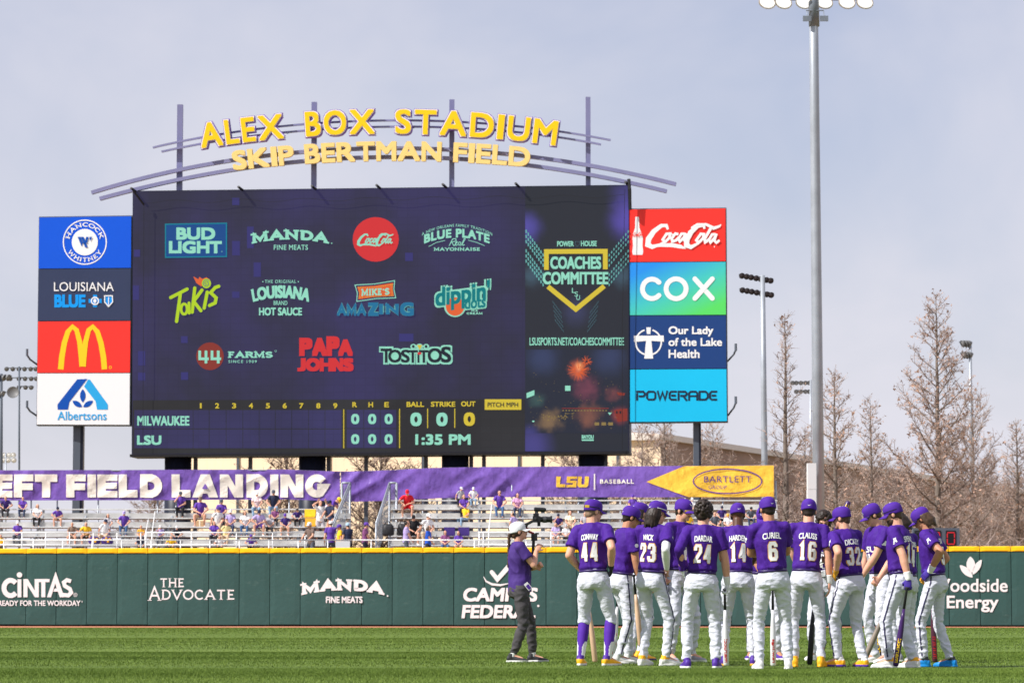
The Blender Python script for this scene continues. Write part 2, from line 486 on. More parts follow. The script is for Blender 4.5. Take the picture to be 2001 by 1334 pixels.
# siding gets its upright ribs
def ribs(m, scale, strength):
    t = m.node_tree; b = t.nodes["Principled BSDF"]
    co = t.nodes.new("ShaderNodeTexCoord"); wv = t.nodes.new("ShaderNodeTexWave")
    wv.inputs["Scale"].default_value = scale; wv.wave_profile = 'SAW'
    bn = t.nodes.new("ShaderNodeBump"); bn.inputs["Strength"].default_value = strength; bn.inputs["Distance"].default_value = 0.06
    t.links.new(co.outputs["Object"], wv.inputs["Vector"]); t.links.new(wv.outputs["Fac"], bn.inputs["Height"])
    t.links.new(bn.outputs["Normal"], b.inputs["Normal"])
ribs(M['tan'], 0.55, 0.6)

# ------------------------------------------------------------------ ground, outfield, warning track
WALL = Plane(0, 124.0, 2001, 119.3)
soil = mat("bare soil", lin(150, 135, 100), 0.95, 0.05, 0.2)
g = obj("ground", mesh("ground", [(-2500, -300, -0.02), (2500, -300, -0.02), (2500, 3500, -0.02), (-2500, 3500, -0.02)], [(0, 1, 2, 3)]), soil); tag(g, kind='structure')
def turf_material():
    m = bpy.data.materials.new("mown turf"); m.use_nodes = True
    t = m.node_tree; b = t.nodes["Principled BSDF"]; N = t.nodes.new; L = t.links.new
    b.inputs["Roughness"].default_value = 0.85; b.inputs["Specular IOR Level"].default_value = 0.15
    co = N("ShaderNodeTexCoord"); sx = N("ShaderNodeSeparateXYZ"); L(co.outputs["Object"], sx.inputs[0])
    # mowing stripes run across the view
    n0 = N("ShaderNodeTexNoise"); n0.inputs["Scale"].default_value = 0.16; n0.inputs["Detail"].default_value = 2; L(co.outputs["Object"], n0.inputs["Vector"])
    ad = N("ShaderNodeMath"); ad.operation = 'MULTIPLY_ADD'; ad.inputs[1].default_value = 0.7; L(n0.outputs["Fac"], ad.inputs[0]); L(sx.outputs["Y"], ad.inputs[2])
    ml = N("ShaderNodeMath"); ml.operation = 'MULTIPLY'; ml.inputs[1].default_value = 2 * pi / 5.2; L(ad.outputs[0], ml.inputs[0])
    sn = N("ShaderNodeMath"); sn.operation = 'SINE'; L(ml.outputs[0], sn.inputs[0])
    mr = N("ShaderNodeMapRange"); mr.inputs[1].default_value = -0.6; mr.inputs[2].default_value = 0.6; L(sn.outputs[0], mr.inputs[0])
    mp = N("ShaderNodeMapping"); mp.inputs["Scale"].default_value = (0.12, 0.7, 1); L(co.outputs["Object"], mp.inputs["Vector"])
    n1 = N("ShaderNodeTexNoise"); n1.inputs["Scale"].default_value = 1.0; n1.inputs["Detail"].default_value = 4; L(mp.outputs["Vector"], n1.inputs["Vector"])
    n2 = N("ShaderNodeTexNoise"); n2.inputs["Scale"].default_value = 14; n2.inputs["Detail"].default_value = 6; n2.inputs["Roughness"].default_value = 0.75; L(co.outputs["Object"], n2.inputs["Vector"])
    c1 = N("ShaderNodeMixRGB"); c1.inputs[1].default_value = (0.092, 0.144, 0.020, 1); c1.inputs[2].default_value = (0.108, 0.164, 0.024, 1); L(mr.outputs[0], c1.inputs[0])
    r1 = N("ShaderNodeValToRGB"); r1.color_ramp.elements[0].position = 0.35; r1.color_ramp.elements[1].position = 0.65
    r1.color_ramp.elements[0].color = (0.84, 0.87, 0.84, 1); r1.color_ramp.elements[1].color = (1.12, 1.1, 1.12, 1); L(n1.outputs["Fac"], r1.inputs["Fac"])
    m1 = N("ShaderNodeMixRGB"); m1.blend_type = 'MULTIPLY'; m1.inputs[0].default_value = 1; L(c1.outputs[0], m1.inputs[1]); L(r1.outputs["Color"], m1.inputs[2])
    r2 = N("ShaderNodeValToRGB"); r2.color_ramp.elements[0].position = 0.3; r2.color_ramp.elements[1].position = 0.7
    r2.color_ramp.elements[0].color = (0.8, 0.82, 0.8, 1); r2.color_ramp.elements[1].color = (1.18, 1.14, 1.16, 1); L(n2.outputs["Fac"], r2.inputs["Fac"])
    m2 = N("ShaderNodeMixRGB"); m2.blend_type = 'MULTIPLY'; m2.inputs[0].default_value = 1; L(m1.outputs[0], m2.inputs[1]); L(r2.outputs["Color"], m2.inputs[2])
    L(m2.outputs[0], b.inputs["Base Color"])
    return m
M['turf'] = turf_material()
lw = obj("lawn", mesh("lawn", [(-60, 4, 0), (60, 4, 0), (60, 111, 0), (-60, 113.5, 0)], [(0, 1, 2, 3)]), M['turf']); tag(lw, kind='structure')
wt = obj("warning_track", mesh("warning_track", [(-60, 112, -0.006), (60, 109.5, -0.006), (60, 135, -0.006), (-60, 135, -0.006)], [(0, 1, 2, 3)]), M['dirt']); tag(wt, kind='structure')
# grass blades: one sheet of small blades, dense near the camera and coarser far off
rng = np.random.default_rng(7)
def blades():
    Vs = []
    def band(y0, y1, n, h, wd):
        Y = y0 + (y1 - y0) * np.sqrt(rng.random(n)); X = (rng.random(n) - .5) * 2 * (0.172 * Y + 0.5)
        keep = X > -60
        X, Y = X[keep], Y[keep]; n = len(X)
        stripe = np.sin(2 * pi * Y / 5.2)
        a = rng.random(n) * 2 * pi
        hh = h * (0.6 + 0.7 * rng.random(n)); ww = wd * (0.7 + 0.6 * rng.random(n))
        lx = 0.45 * hh * rng.normal(size=n); ly = 0.45 * hh * (rng.normal(size=n) + 0.5 * stripe)
        V = np.zeros((n, 3, 3), np.float32)
        V[:, 0] = np.stack([X - ww * np.cos(a) / 2, Y - ww * np.sin(a) / 2, np.full(n, -0.002)], 1)
        V[:, 1] = np.stack([X + ww * np.cos(a) / 2, Y + ww * np.sin(a) / 2, np.full(n, -0.002)], 1)
        V[:, 2] = np.stack([X + lx, Y + ly, hh], 1)
        Vs.append(V.reshape(-1, 3))
    band(24, 33, 170000, 0.017, 0.006)
    band(33, 46, 170000, 0.018, 0.009)
    band(46, 70, 90000, 0.018, 0.016)
    band(70, 111, 60000, 0.018, 0.03)
    V = np.concatenate(Vs)
    return tri_mesh("grass", V, np.arange(len(V)).reshape(-1, 3))
bl = bpy.data.materials.new("grass blade"); bl.use_nodes = True
_t = bl.node_tree; _b = _t.nodes["Principled BSDF"]; _b.inputs["Roughness"].default_value = 0.7; _b.inputs["Specular IOR Level"].default_value = 0.2
_g = _t.nodes.new("ShaderNodeNewGeometry"); _r = _t.nodes.new("ShaderNodeValToRGB")
_r.color_ramp.elements[0].color = (0.082, 0.136, 0.018, 1); _r.color_ramp.elements[1].color = (0.165, 0.228, 0.040, 1)
_e = _r.color_ramp.elements.new(0.55); _e.color = (0.108, 0.170, 0.024, 1)
_t.links.new(_g.outputs["Random Per Island"], _r.inputs["Fac"]); 
_co = _t.nodes.new("ShaderNodeTexCoord"); _mp = _t.nodes.new("ShaderNodeMapping"); _mp.inputs["Scale"].default_value = (0.10, 0.45, 1)
_n = _t.nodes.new("ShaderNodeTexNoise"); _n.inputs["Scale"].default_value = 1; _n.inputs["Detail"].default_value = 4
_t.links.new(_co.outputs["Object"], _mp.inputs["Vector"]); _t.links.new(_mp.outputs["Vector"], _n.inputs["Vector"])
_rr = _t.nodes.new("ShaderNodeValToRGB"); _rr.color_ramp.elements[0].position = .36; _rr.color_ramp.elements[1].position = .64
_rr.color_ramp.elements[0].color = (.82, .86, .8, 1); _rr.color_ramp.elements[1].color = (1.2, 1.15, 1.2, 1)
_m = _t.nodes.new("ShaderNodeMixRGB"); _m.blend_type = 'MULTIPLY'; _m.inputs[0].default_value = 1
_t.links.new(_n.outputs["Fac"], _rr.inputs["Fac"]); _t.links.new(_r.outputs["Color"], _m.inputs[1]); _t.links.new(_rr.outputs["Color"], _m.inputs[2])
_t.links.new(_m.outputs[0], _b.inputs["Base Color"])
go = obj("grass", blades(), bl); tag(go, "short mown green grass of the outfield", "grass", kind='stuff')

# ------------------------------------------------------------------ outfield wall
wall = thing("outfield_wall", "long dark green padded outfield wall with a yellow top and white sponsor lettering", "wall", (0, 121.6, 0))
seams = [-58 + 58.6 * i for i in range(-12, 52)]
seams = [s_ - 9.5 + (s_ / 2001.0) ** 2 * 30 + s_ * 0.012 for s_ in seams]
rngw = random.Random(3)
for i in range(len(seams) - 1):
    x0, x1 = seams[i], seams[i + 1]
    pa, pb = WALL(x0, 1150), WALL(x1, 1150)
    gap = 0.012
    d = Vector((pb.x - pa.x, pb.y - pa.y, 0)).normalized()
    a = Vector((pa.x, pa.y, 0)) + d * gap; b = Vector((pb.x, pb.y, 0)) - d * gap
    jit = rngw.uniform(-0.012, 0.012)
    def pad(z0, z1, front, back, bulge, name, m):
        R = []
        nz_, nx_ = 7, 7; V = []; F = []
        for iz in range(nz_):
            for ix in range(nx_):
                u = ix / (nx_ - 1); v = iz / (nz_ - 1)
                e = min(1, 6 * min(u, 1 - u)) * min(1, 9 * min(v, 1 - v) + 0.0)
                p = a.lerp(b, u) + WALL.n * (front + jit + bulge * (e ** .5)) + Vector((0, 0, z0 + (z1 - z0) * v))
                V.append(p)
        for iz in range(nz_ - 1):
            for ix in range(nx_ - 1):
                k = iz * nx_ + ix; F.append((k, k + 1, k + nx_ + 1, k + nx_))
        n = len(V)
        ring = list(range(nx_)) + [nx_ * j + nx_ - 1 for j in range(1, nz_)] + [nx_ * (nz_ - 1) + j for j in range(nx_ - 2, -1, -1)] + [nx_ * j for j in range(nz_ - 2, 0, -1)]
        V += [Vector(V[k]) + WALL.n * (back - front - jit) for k in ring]
        m_ = len(ring)
        for j in range(m_): F.append((ring[j], n + j, n + (j + 1) % m_, ring[(j + 1) % m_]))
        F.append(tuple(reversed(range(n, n + m_))))
        return obj(name, mesh(name, V, F, False), m, wall)
    pad(0.06 + rngw.uniform(-.01, .01), 2.90, -0.01, -0.2, 0.014, "wall_pad", M['green'])
    pad(2.905, 3.10 + rngw.uniform(-.006, .006), 0.012, -0.22, 0.02, "yellow_top_pad", M['yellow'])
# backing so no daylight shows in the seams
pa, pb = WALL(-760, 1150), WALL(3000, 1150)
V, F = [], []
for off in (-0.205, -0.35):
    for p, z in ((pa, 0), (pb, 0), (pb, 3.0), (pa, 3.0)): V.append(Vector((p.x, p.y, z)) + WALL.n * off)
obj("wall_backing", mesh("wall_backing", V, [(0, 1, 2, 3), (7, 6, 5, 4), (1, 0, 4, 5), (2, 1, 5, 6), (3, 2, 6, 7), (0, 3, 7, 4)]), M['black'], wall)
def art(name, fn, plane, off, m, parent, step=0.004, thick=0.0):
    d = Draw(); fn(d); return d.build(name, plane, off, m, parent, step, thick)
def a_cintas(d):
    d.stroke(arcpts(21, 1148, 13, 15, 40, 320, 14), 9.5)
    d.rect(34.5, 1131, 42, 1166); d.disc(38.3, 1122.5, 5.3)
    d.poly([(46, 1130.5), (54.5, 1130.5), (68, 1153), (68, 1130.5), (76, 1130.5), (76, 1166), (68.5, 1166), (54, 1143), (54, 1166), (46, 1166)])
    d.rect(70, 1130.5, 97, 1136.6, 1); d.rect(81, 1136, 88.8, 1166)
    d.poly([(109, 1116), (126, 1166), (117, 1166), (113.5, 1155), (104.5, 1155), (107, 1149), (111, 1149), (108.2, 1139), (100, 1166), (92, 1166)], 2)
    d.stroke([(139, 1135), (131, 1132.5), (125, 1137), (127, 1144), (137, 1150), (139.5, 1157), (134, 1162.5), (121, 1161)], 7.5, 3)
    d.ring(147.5, 1161.5, 3.4, 3.4, 0.9); d.text("R", 146.2, 1159.6, 149, 1163.4)
    d.text("READY FOR THE WORKDAY", -3, 1172.3, 157.5, 1183, 0.035)
    d.text("'", 160, 1173, 161.2, 1177)
def a_advocate(d):
    d.slab("THE", 313.5, 1129, 359.5, 1146.5, 0.15, 0.17, 0.06)
    d.slab("A", 288.5, 1142.5, 316, 1172.7, 0.13, 0.17, 0.045)
    d.slab("DVOCATE", 315.5, 1149.5, 458, 1172.7, 0.14, 0.16, 0.06)
def manda(d, x0, x1, yt, yb, drop, w=0.3):
    cx = (x0 + x1) / 2; k = drop / ((x1 - x0) / 2) ** 2
    d.slab("MANDA", x0, yt, x1, yb, w, 0.2, 0.17, warp=lambda X, Y: (X + (yb - Y) * 2 * k * (X - cx) * .4, Y + k * (X - cx) ** 2))
def a_manda(d):
    manda(d, 589, 751, 1127, 1156, 9.5)
    d.text("FINE MEATS", 637, 1164.5, 708.5, 1177.5, 0.045)
    d.disc(757.5, 1163.5, 1.6)
def a_campus(d):
    d.text("CAMPUS", 904, 1147.5, 1049, 1174.5, 0.06, 0.12)
    d.text("FEDERAL", 902, 1181, 1046, 1207, 0.06, 0.12); d.disc(1052, 1183, 2.2)
    d.stroke([(961, 1117), (972, 1131), (1003, 1096)], [8, 8.5, 10], rnd=True)
    d.stroke([(945, 1126), (950, 1135), (962, 1141), (978, 1142.5), (995, 1139)], [1, 3, 4.5, 4, 1.2])
def petal(d, x0, y0, x1, y1, wd, layer=0):
    a = Vector((x0, y0)); b = Vector((x1, y1)); dd = b - a; nn = Vector((-dd.y, dd.x)).normalized()
    L = []; R = []
    for i in range(13):
        t = i / 12; hw = wd * sin(pi * t) ** 0.75 / 2
        L.append(a + dd * t + nn * hw); R.append(a + dd * t - nn * hw)
    d.poly([tuple(p) for p in L + R[::-1][1:-1]], layer)
def a_woodside(d):
    d.text("Woodside", 1819, 1130, 1969, 1155.8, 0.025); d.text("Energy", 1850, 1163, 1951, 1195.2, 0.025)
    petal(d, 1898, 1118.5, 1896, 1086.5, 17); petal(d, 1900.5, 1122, 1918, 1092.5, 11.5); petal(d, 1900.5, 1127.5, 1875.5, 1103.5, 13)
M['wall_print'] = mat("white print", (0.82, 0.83, 0.83), 0.5, 1.0, 0.04)
for nm, fn in (("white_lettering", a_cintas), ("white_lettering", a_advocate), ("white_lettering", a_manda), ("white_lettering", a_campus), ("white_lettering", a_woodside)):
    art(nm, fn, WALL, 0.020, M['wall_print'], wall, 0.0012)

# ------------------------------------------------------------------ bleachers
ROW_Z = [3.32 + 0.40 * i for i in range(6)]
ROW_Y = [127.5 + 0.8 * i for i in range(6)]
def X_at(px, Y): return (px - CX) / FPX * Y / cos(PITCH) * 1.0038
def bleachers(name, label, px0, px1, rows):
    t = thing(name, label, "bleachers", (X_at((px0 + px1) / 2, 129), 129, 0), group="aluminium bleacher sections")
    for i in range(rows):
        z, y = ROW_Z[i], ROW_Y[i]; x0, x1 = X_at(px0, y), X_at(px1, y)
        s = S(); s.box((x0, y - 0.14, z - 0.045), (x1, y + 0.14, z)); obj("seat_plank", s.me("seat_plank"), M['alu'], t)
        s = S(); s.box((x0, y - 0.66, z - 0.47), (x1, y - 0.26, z - 0.42)); obj("footboard", s.me("footboard"), M['alu_dull'], t)
        s = S(); s.box((x0, y - 0.245, z - 0.40), (x1, y - 0.225, z - 0.19)); obj("riser", s.me("riser"), M['alu_dull'], t)
    s = S(); n = int((X_at(px1, 129) - X_at(px0, 129)) / 1.83)
    for k in range(n + 1):
        x = X_at(px0, 129) + 0.05 + k * 1.83
        for i in range(rows):
            s.box((x - .04, ROW_Y[i] - .05, 0), (x + .04, ROW_Y[i] + .03, ROW_Z[i] - .047))
        s.tube([(x, ROW_Y[0] - .6, ROW_Z[0] - .55), (x, ROW_Y[rows - 1] + .1, ROW_Z[rows - 1] - .15)], .04, 4)
    obj("support_frame", s.me("support_frame"), M['galv'], t)
    s = S(); s.box((X_at(px0, 125), 124.6 - (1.6 if px0 > 700 else 0), 2.3), (X_at(px1, 125), 126.7, 2.45)); obj("walkway", s.me("walkway"), M['alu_dull'], t)
    return t
bleachers("bleachers", "left aluminium bleacher section below the big white banner words", -90, 688, 5)
bleachers("bleachers", "right aluminium bleacher section beyond the stair gap, behind the players", 766, 1514, 6)
def railing(px0, px1, label, pxs):
    y = 124.7; x0, x1 = X_at(px0, y), X_at(px1, y)
    t = thing("railing", label, "railing", ((x0 + x1) / 2, y, 2.45), group="front railings of the bleachers")
    for zz in (3.46, 3.06):
        s = S(); s.tube([(x0, y, zz), (x1, y, zz)], 0.026, 6); obj("rail", s.me("rail", True), M['alu'], t)
    for px in pxs:
        s = S(); x = X_at(px, y); s.tube([(x, y, 2.45), (x, y, 3.45)], 0.024, 6); obj("post", s.me("post", True), M['alu'], t)
railing(-60, 690, "grey tube railing along the top of the left wall pads", range(-40, 690, 57))
railing(692, 1190, "grey tube railing along the wall behind the camera operator", range(728, 1190, 100))
# upper guard rail inside the seating
def guard(px0, px1, z, y, label, pxs):
    x0, x1 = X_at(px0, y), X_at(px1, y)
    t = thing("guard_rail", label, "railing", ((x0 + x1) / 2, y, z - 1), group="guard rails inside the seating")
    for zz in (z, z - .5):
        s = S(); s.tube([(x0, y, zz), (x1, y, zz)], 0.024, 6); obj("rail", s.me("rail", True), M['alu'], t)
    for px in pxs:
        s = S(); x = X_at(px, y); s.tube([(x, y, z - 1.2), (x, y, z)], 0.024, 6); obj("post", s.me("post", True), M['alu'], t)
guard(-60, 286, 3.82, 126.9, "white pipe rail before the lowest rows of the left bleachers", range(-40, 290, 46))
guard(290, 620, 3.82, 126.9, "white pipe rail before the seated group in lavender and white", (292, 380, 467, 537, 600))
guard(935, 1200, 3.83, 126.9, "white pipe rail before the rows behind the camera operator", (937, 945, 1010, 1076, 1140))
# aisle hand rails: white hoops
for px, py0, py1, lab in ((297, 998, 1043, "white pipe handrail hoop beside the aisle in the left bleachers"), (284, 1014, 1045, "short white handrail hoop left of the tall one in the aisle"),
                     (955, 984, 1040, "white pipe handrail at the aisle behind the camera operator")):
    p0 = pick(px, py1, 127.3); p1 = pick(px + 6, py0, 129.6)
    s = S(); s.tube([(p0.x, p0.y, 2.5), p0, p0.lerp(p1, .95), p1, (p1.x + .12, p1.y, p1.z - .3)], 0.026, 6)
    o = obj("handrail", s.me("handrail", True), M['alu']); tag(o, lab, "handrail")
# stair side frames in the gap
def stair_frame(label, pxa, pxb, pxlow, ptop):
    yb = 131.0
    t = thing("stair_railing", label, "railing", (X_at(pxa, 129), 129, 0), group="stair side frames in the gap")
    a = pick(pxa, ptop, yb); b = pick(pxb, ptop, yb)
    low = pick(pxlow, 1022, 126.0)
    s = S()
    for p in (a, b): s.tube([(p.x, p.y, 0), p], 0.05, 6)
    s.tube([a, b], 0.045, 6); obj("post", s.me("post", True), M['galv'], t)
    s = S()
    for dz in (0, -0.18): s.tube([b + Vector((0, -.05, dz)), low + Vector((0, 0, dz))], 0.04, 6)
    s.tube([(low.x, low.y, 2.4), low], 0.04, 6)
    obj("hand_rail", s.me("hand_rail", True), M['galv'], t)
    s = S(); n = 16
    for k in range(1, n):
        p = a.lerp(low, k / n) if pxlow < pxa else b.lerp(low, k / n)
        q = b.lerp(low, k / n)
        s.tube([(q.x, q.y, max(2.3, q.z - 1.5)), (q.x, q.y, q.z)], 0.012, 4)
    for k in range(1, 6):
        p = a.lerp(b, k / 6); s.tube([(p.x, p.y, 2.6), (p.x, p.y, p.z)], 0.012, 4)
    obj("mesh_panel", s.me("mesh_panel"), M['galv'], t)
stair_frame("left galvanised stair frame with a sloping handrail, under the banner's last white letter", 668, 684, 650, 943)
stair_frame("right galvanised stair frame beside the person in red", 775, 761, 735, 943)

# ------------------------------------------------------------------ banner on its fence
BAN = Plane(0, 133.6, 1512, 131.9)
XT = [(-120, 918), (0, 918.5), (330, 917.5), (560, 917), (660, 921), (700, 920.5), (770, 918), (800, 916), (860, 913.5), (950, 912), (1050, 911.5), (1250, 910.5), (1400, 909.5), (1513, 908.5)]
XB = [(-120, 978), (0, 977.5), (330, 976.5), (560, 975), (660, 979), (700, 979.5), (770, 977.5), (800, 975.5), (860, 973), (950, 971), (1050, 970.5), (1250, 971), (1400, 971), (1513, 970.5)]
def ip(T, x):
    return float(np.interp(x, [a for a, b in T], [b for a, b in T]))
def wrink(px, py):
    u = px * 0.020; v = py * 0.024
    a = noise.noise(Vector((u * 1.0 + v * 0.9, v * 0.35 - u * 0.2, 3.0)))
    b = noise.noise(Vector((u * 2.6 - v * 1.6, v * 0.9, 9.0)))
    c = noise.noise(Vector((u * .35, v * .1, 5.0)))
    amp = 1.6 if 650 < px < 990 else 1.0
    return 0.75 * (0.055 * (1 - abs(a) * 2.2) + 0.03 * (1 - abs(b) * 2.4)) * amp + 0.10 * c
def ban(px, py, off=0.0): return BAN(px, py, off + wrink(px, py))
def banner_sheet(x0, x1, name, m, parent, off=0.0, shape=None):
    nx_ = int((x1 - x0) / 3) + 1; ny_ = 18; V = []; F = []
    for j in range(ny_ + 1):
        for i in range(nx_ + 1):
            px = x0 + (x1 - x0) * i / nx_
            py = ip(XT, px) + (ip(XB, px) - ip(XT, px)) * j / ny_
            V.append(ban(px, py, off))
    for j in range(ny_):
        for i in range(nx_):
            k = j * (nx_ + 1) + i; F.append((k + nx_ + 1, k + nx_ + 2, k + 1, k))
    n = len(V); V += [Vector(p) - BAN.n * 0.006 for p in V]; F += [tuple(reversed([q + n for q in f])) for f in F[:]]
    return obj(name, mesh(name, V, F, True), m, parent)
fence = thing("fence", "row of slim grey posts holding the long purple banner behind the bleachers", "fence", (X_at(700, 133), 133.2, 0))
for px in (-60, 61, 112, 192, 308, 344, 430, 565, 667, 775, 826, 935, 1000, 1130, 1212, 1306, 1412, 1516):
    p = BAN(px, ip(XT, min(px, 1512)) - (0 if px < 1500 else -30), -0.09); s = S(); s.tube([(p.x, p.y, 0), p], 0.035, 6); obj("post", s.me("post", True), M['galv'], fence)
for zz, nm in ((0, "top_rail"),):
    s = S(); s.tube([BAN(px, ip(XT, px) + 1, -0.05) for px in range(-110, 1513, 20)], 0.03, 6); obj(nm, s.me(nm, True), M['galv'], fence)
bt = thing("banner", "long purple banner with huge white words, stretched behind the left bleachers", "banner", tuple(BAN(320, 978)))
banner_sheet(-120, 664.5, "vinyl", M['purple_vinyl'], bt)
def a_words(d):
    W_ = ((("L", -50, -12)), ("E", -11, 25), ("F", 28, 66), ("T", 69, 112.5), ("F", 130, 168), ("I", 171.5, 188), ("E", 190.5, 229.5), ("L", 232, 269), ("D", 272.5, 318),
          ("L", 336, 373), ("A", 376.5, 426.5), ("N", 430, 475), ("D", 480, 524), ("I", 528, 544), ("N", 548, 593), ("G", 596, 642.5))
    for ch, a, b in W_:
        off = 0.13 if ch != 'I' else 0.0
        if ch == 'I': d.rect(a, 926.5, b, 971.5)
        elif ch == 'L': d.poly([(a, 926.5), (a + 16, 926.5), (a + 16, 957), (b, 957), (b, 971.5), (a, 971.5)])
        elif ch == 'T': d.poly([(a, 926.5), (b, 926.5), (b, 941), ((a + b) / 2 + 8, 941), ((a + b) / 2 + 8, 971.5), ((a + b) / 2 - 8, 971.5), ((a + b) / 2 - 8, 941), (a, 941)])
        elif ch == 'E': d.poly([(a, 926.5), (b, 926.5), (b, 939), (a + 16, 939), (a + 16, 942.5), (b - 1, 942.5), (b - 1, 954.5), (a + 16, 954.5), (a + 16, 958.5), (b, 958.5), (b, 971.5), (a, 971.5)])
        elif ch == 'F': d.poly([(a, 926.5), (b, 926.5), (b, 940), (a + 16, 940), (a + 16, 944), (b - 1, 944), (b - 1, 957), (a + 16, 957), (a + 16, 971.5), (a, 971.5)])
        elif ch == 'D':
            d.stroke([(a + 9, 971.5), (a + 9, 933.5), (a + 24, 933.5)] + arcpts(a + 22, 949, b - a - 30, 15.3, -80, 80, 10) + [(a + 24, 964.5), (a + 10, 964.5)], 15)
        elif ch == 'A': d.poly([((a + b) / 2 - 9, 926.5), ((a + b) / 2 + 9, 926.5), (b, 971.5), (b - 18, 971.5), (b - 20.5, 964), (a + 20.5, 964), (a + 18, 971.5), (a, 971.5)]); 
        elif ch == 'N': d.poly([(a, 926.5), (a + 17, 926.5), (b - 15, 950), (b - 15, 926.5), (b, 926.5), (b, 971.5), (b - 17, 971.5), (a + 15, 948), (a + 15, 971.5), (a, 971.5)])
        elif ch == 'G':
            d.stroke(arcpts((a + b) / 2, 949, (b - a) / 2 - 8, 15.5, -35, -300, 16) + [(b - 9, 952), ((a + b) / 2 + 1, 952)], 14.5)
class BanWords:
    def __call__(s, px, py, off): return BAN(px, py, off + wrink(px, py) * 1.0)
def subdiv_draw(d, size):
    """cut long triangles so that the print follows the cloth"""
    bm = bmesh.new(); vs = [bm.verts.new((x, y, l)) for (x, y), l in zip(d.v, d.l)]
    for f in d.f:
        try: bm.faces.new([vs[i] for i in f])
        except ValueError: pass
    for _ in range(6):
        es = [e for e in bm.edges if e.calc_length() > size]
        if not es: break
        bmesh.ops.subdivide_edges(bm, edges=es, cuts=1)
        bmesh.ops.triangulate(bm, faces=bm.faces[:])
    bm.verts.index_update()
    o = Draw(d.yd); o.v = [(v.co.x, v.co.y) for v in bm.verts]; o.l = [v.co.z for v in bm.verts]; o.f = [tuple(v.index for v in f.verts) for f in bm.faces]
    bm.free(); return o
def banart(name, fn, m, parent, off=0.03):
    d = Draw(); fn(d); d = subdiv_draw(d, 7); return d.build(name, ban, off, m, parent)
def a_glow(d):
    a_words(d)
banart("white_words", a_words, M['banner_white'], bt, 0.03)
d_ = Draw(); 
# the small purple counter of the first A
banart("counter", lambda d: d.poly([(401.5, 944), (395.5, 955), (407.5, 955)]), M['purple_vinyl'], bt, 0.06)
b2 = thing("banner", "purple banner with a gold team word and a gold arrow end at its right", "banner", tuple(BAN(1100, 970)))
banner_sheet(666.5, 1512.5, "vinyl", M['purple_vinyl'], b2)
def a_lsu(d):
    d.poly([(1087, 930.5), (1096, 930.5), (1094, 945.5), (1105, 945.5), (1104.4, 951.5), (1087, 951.5)])
    d.poly([(1108, 930.5), (1128, 930.5), (1127.5, 935.5), (1114.5, 935.5), (1114.2, 938.6), (1127, 938.6), (1126, 951.5), (1106, 951.5), (1106.5, 946.5), (1119, 946.5), (1119.4, 943.2), (1106.8, 943.2)])
    d.poly([(1129.5, 930.5), (1137, 930.5), (1136, 946), (1142, 946), (1143, 930.5), (1151, 930.5), (1149.5, 948), (1146, 951.5), (1131, 951.5), (1128.3, 948)])
banart("gold_lettering", a_lsu, M['banner_gold'], b2)
def a_base(d):
    d.text("BASEBALL", 1172.5, 936, 1238.5, 944.5, 0.05, space=1.25); d.rect(1160.5, 925.5, 1163, 957)
banart("white_lettering", a_base, M['banner_white'], b2)
banart("gold_arrow", lambda d: d.poly([(1263, 941), (1337, ip(XT, 1337) + .5), (1420, ip(XT, 1420) + .5), (1512, ip(XT, 1512) + .3), (1512, ip(XB, 1512) - .3), (1420, ip(XB, 1420) - .3), (1345, ip(XB, 1345) - .3)]), M['banner_gold'], b2, 0.03)
def a_bart(d):
    d.ring(1421.5, 940, 67, 23.8, 2.2); d.text("BARTLETT", 1376, 930, 1468, 942, 0.0, space=1.1); d.text("GROUP", 1384.5, 948, 1420, 955, 0.0, space=1.1)
banart("purple_lettering", a_bart, M['banner_purple'], b2, 0.06)
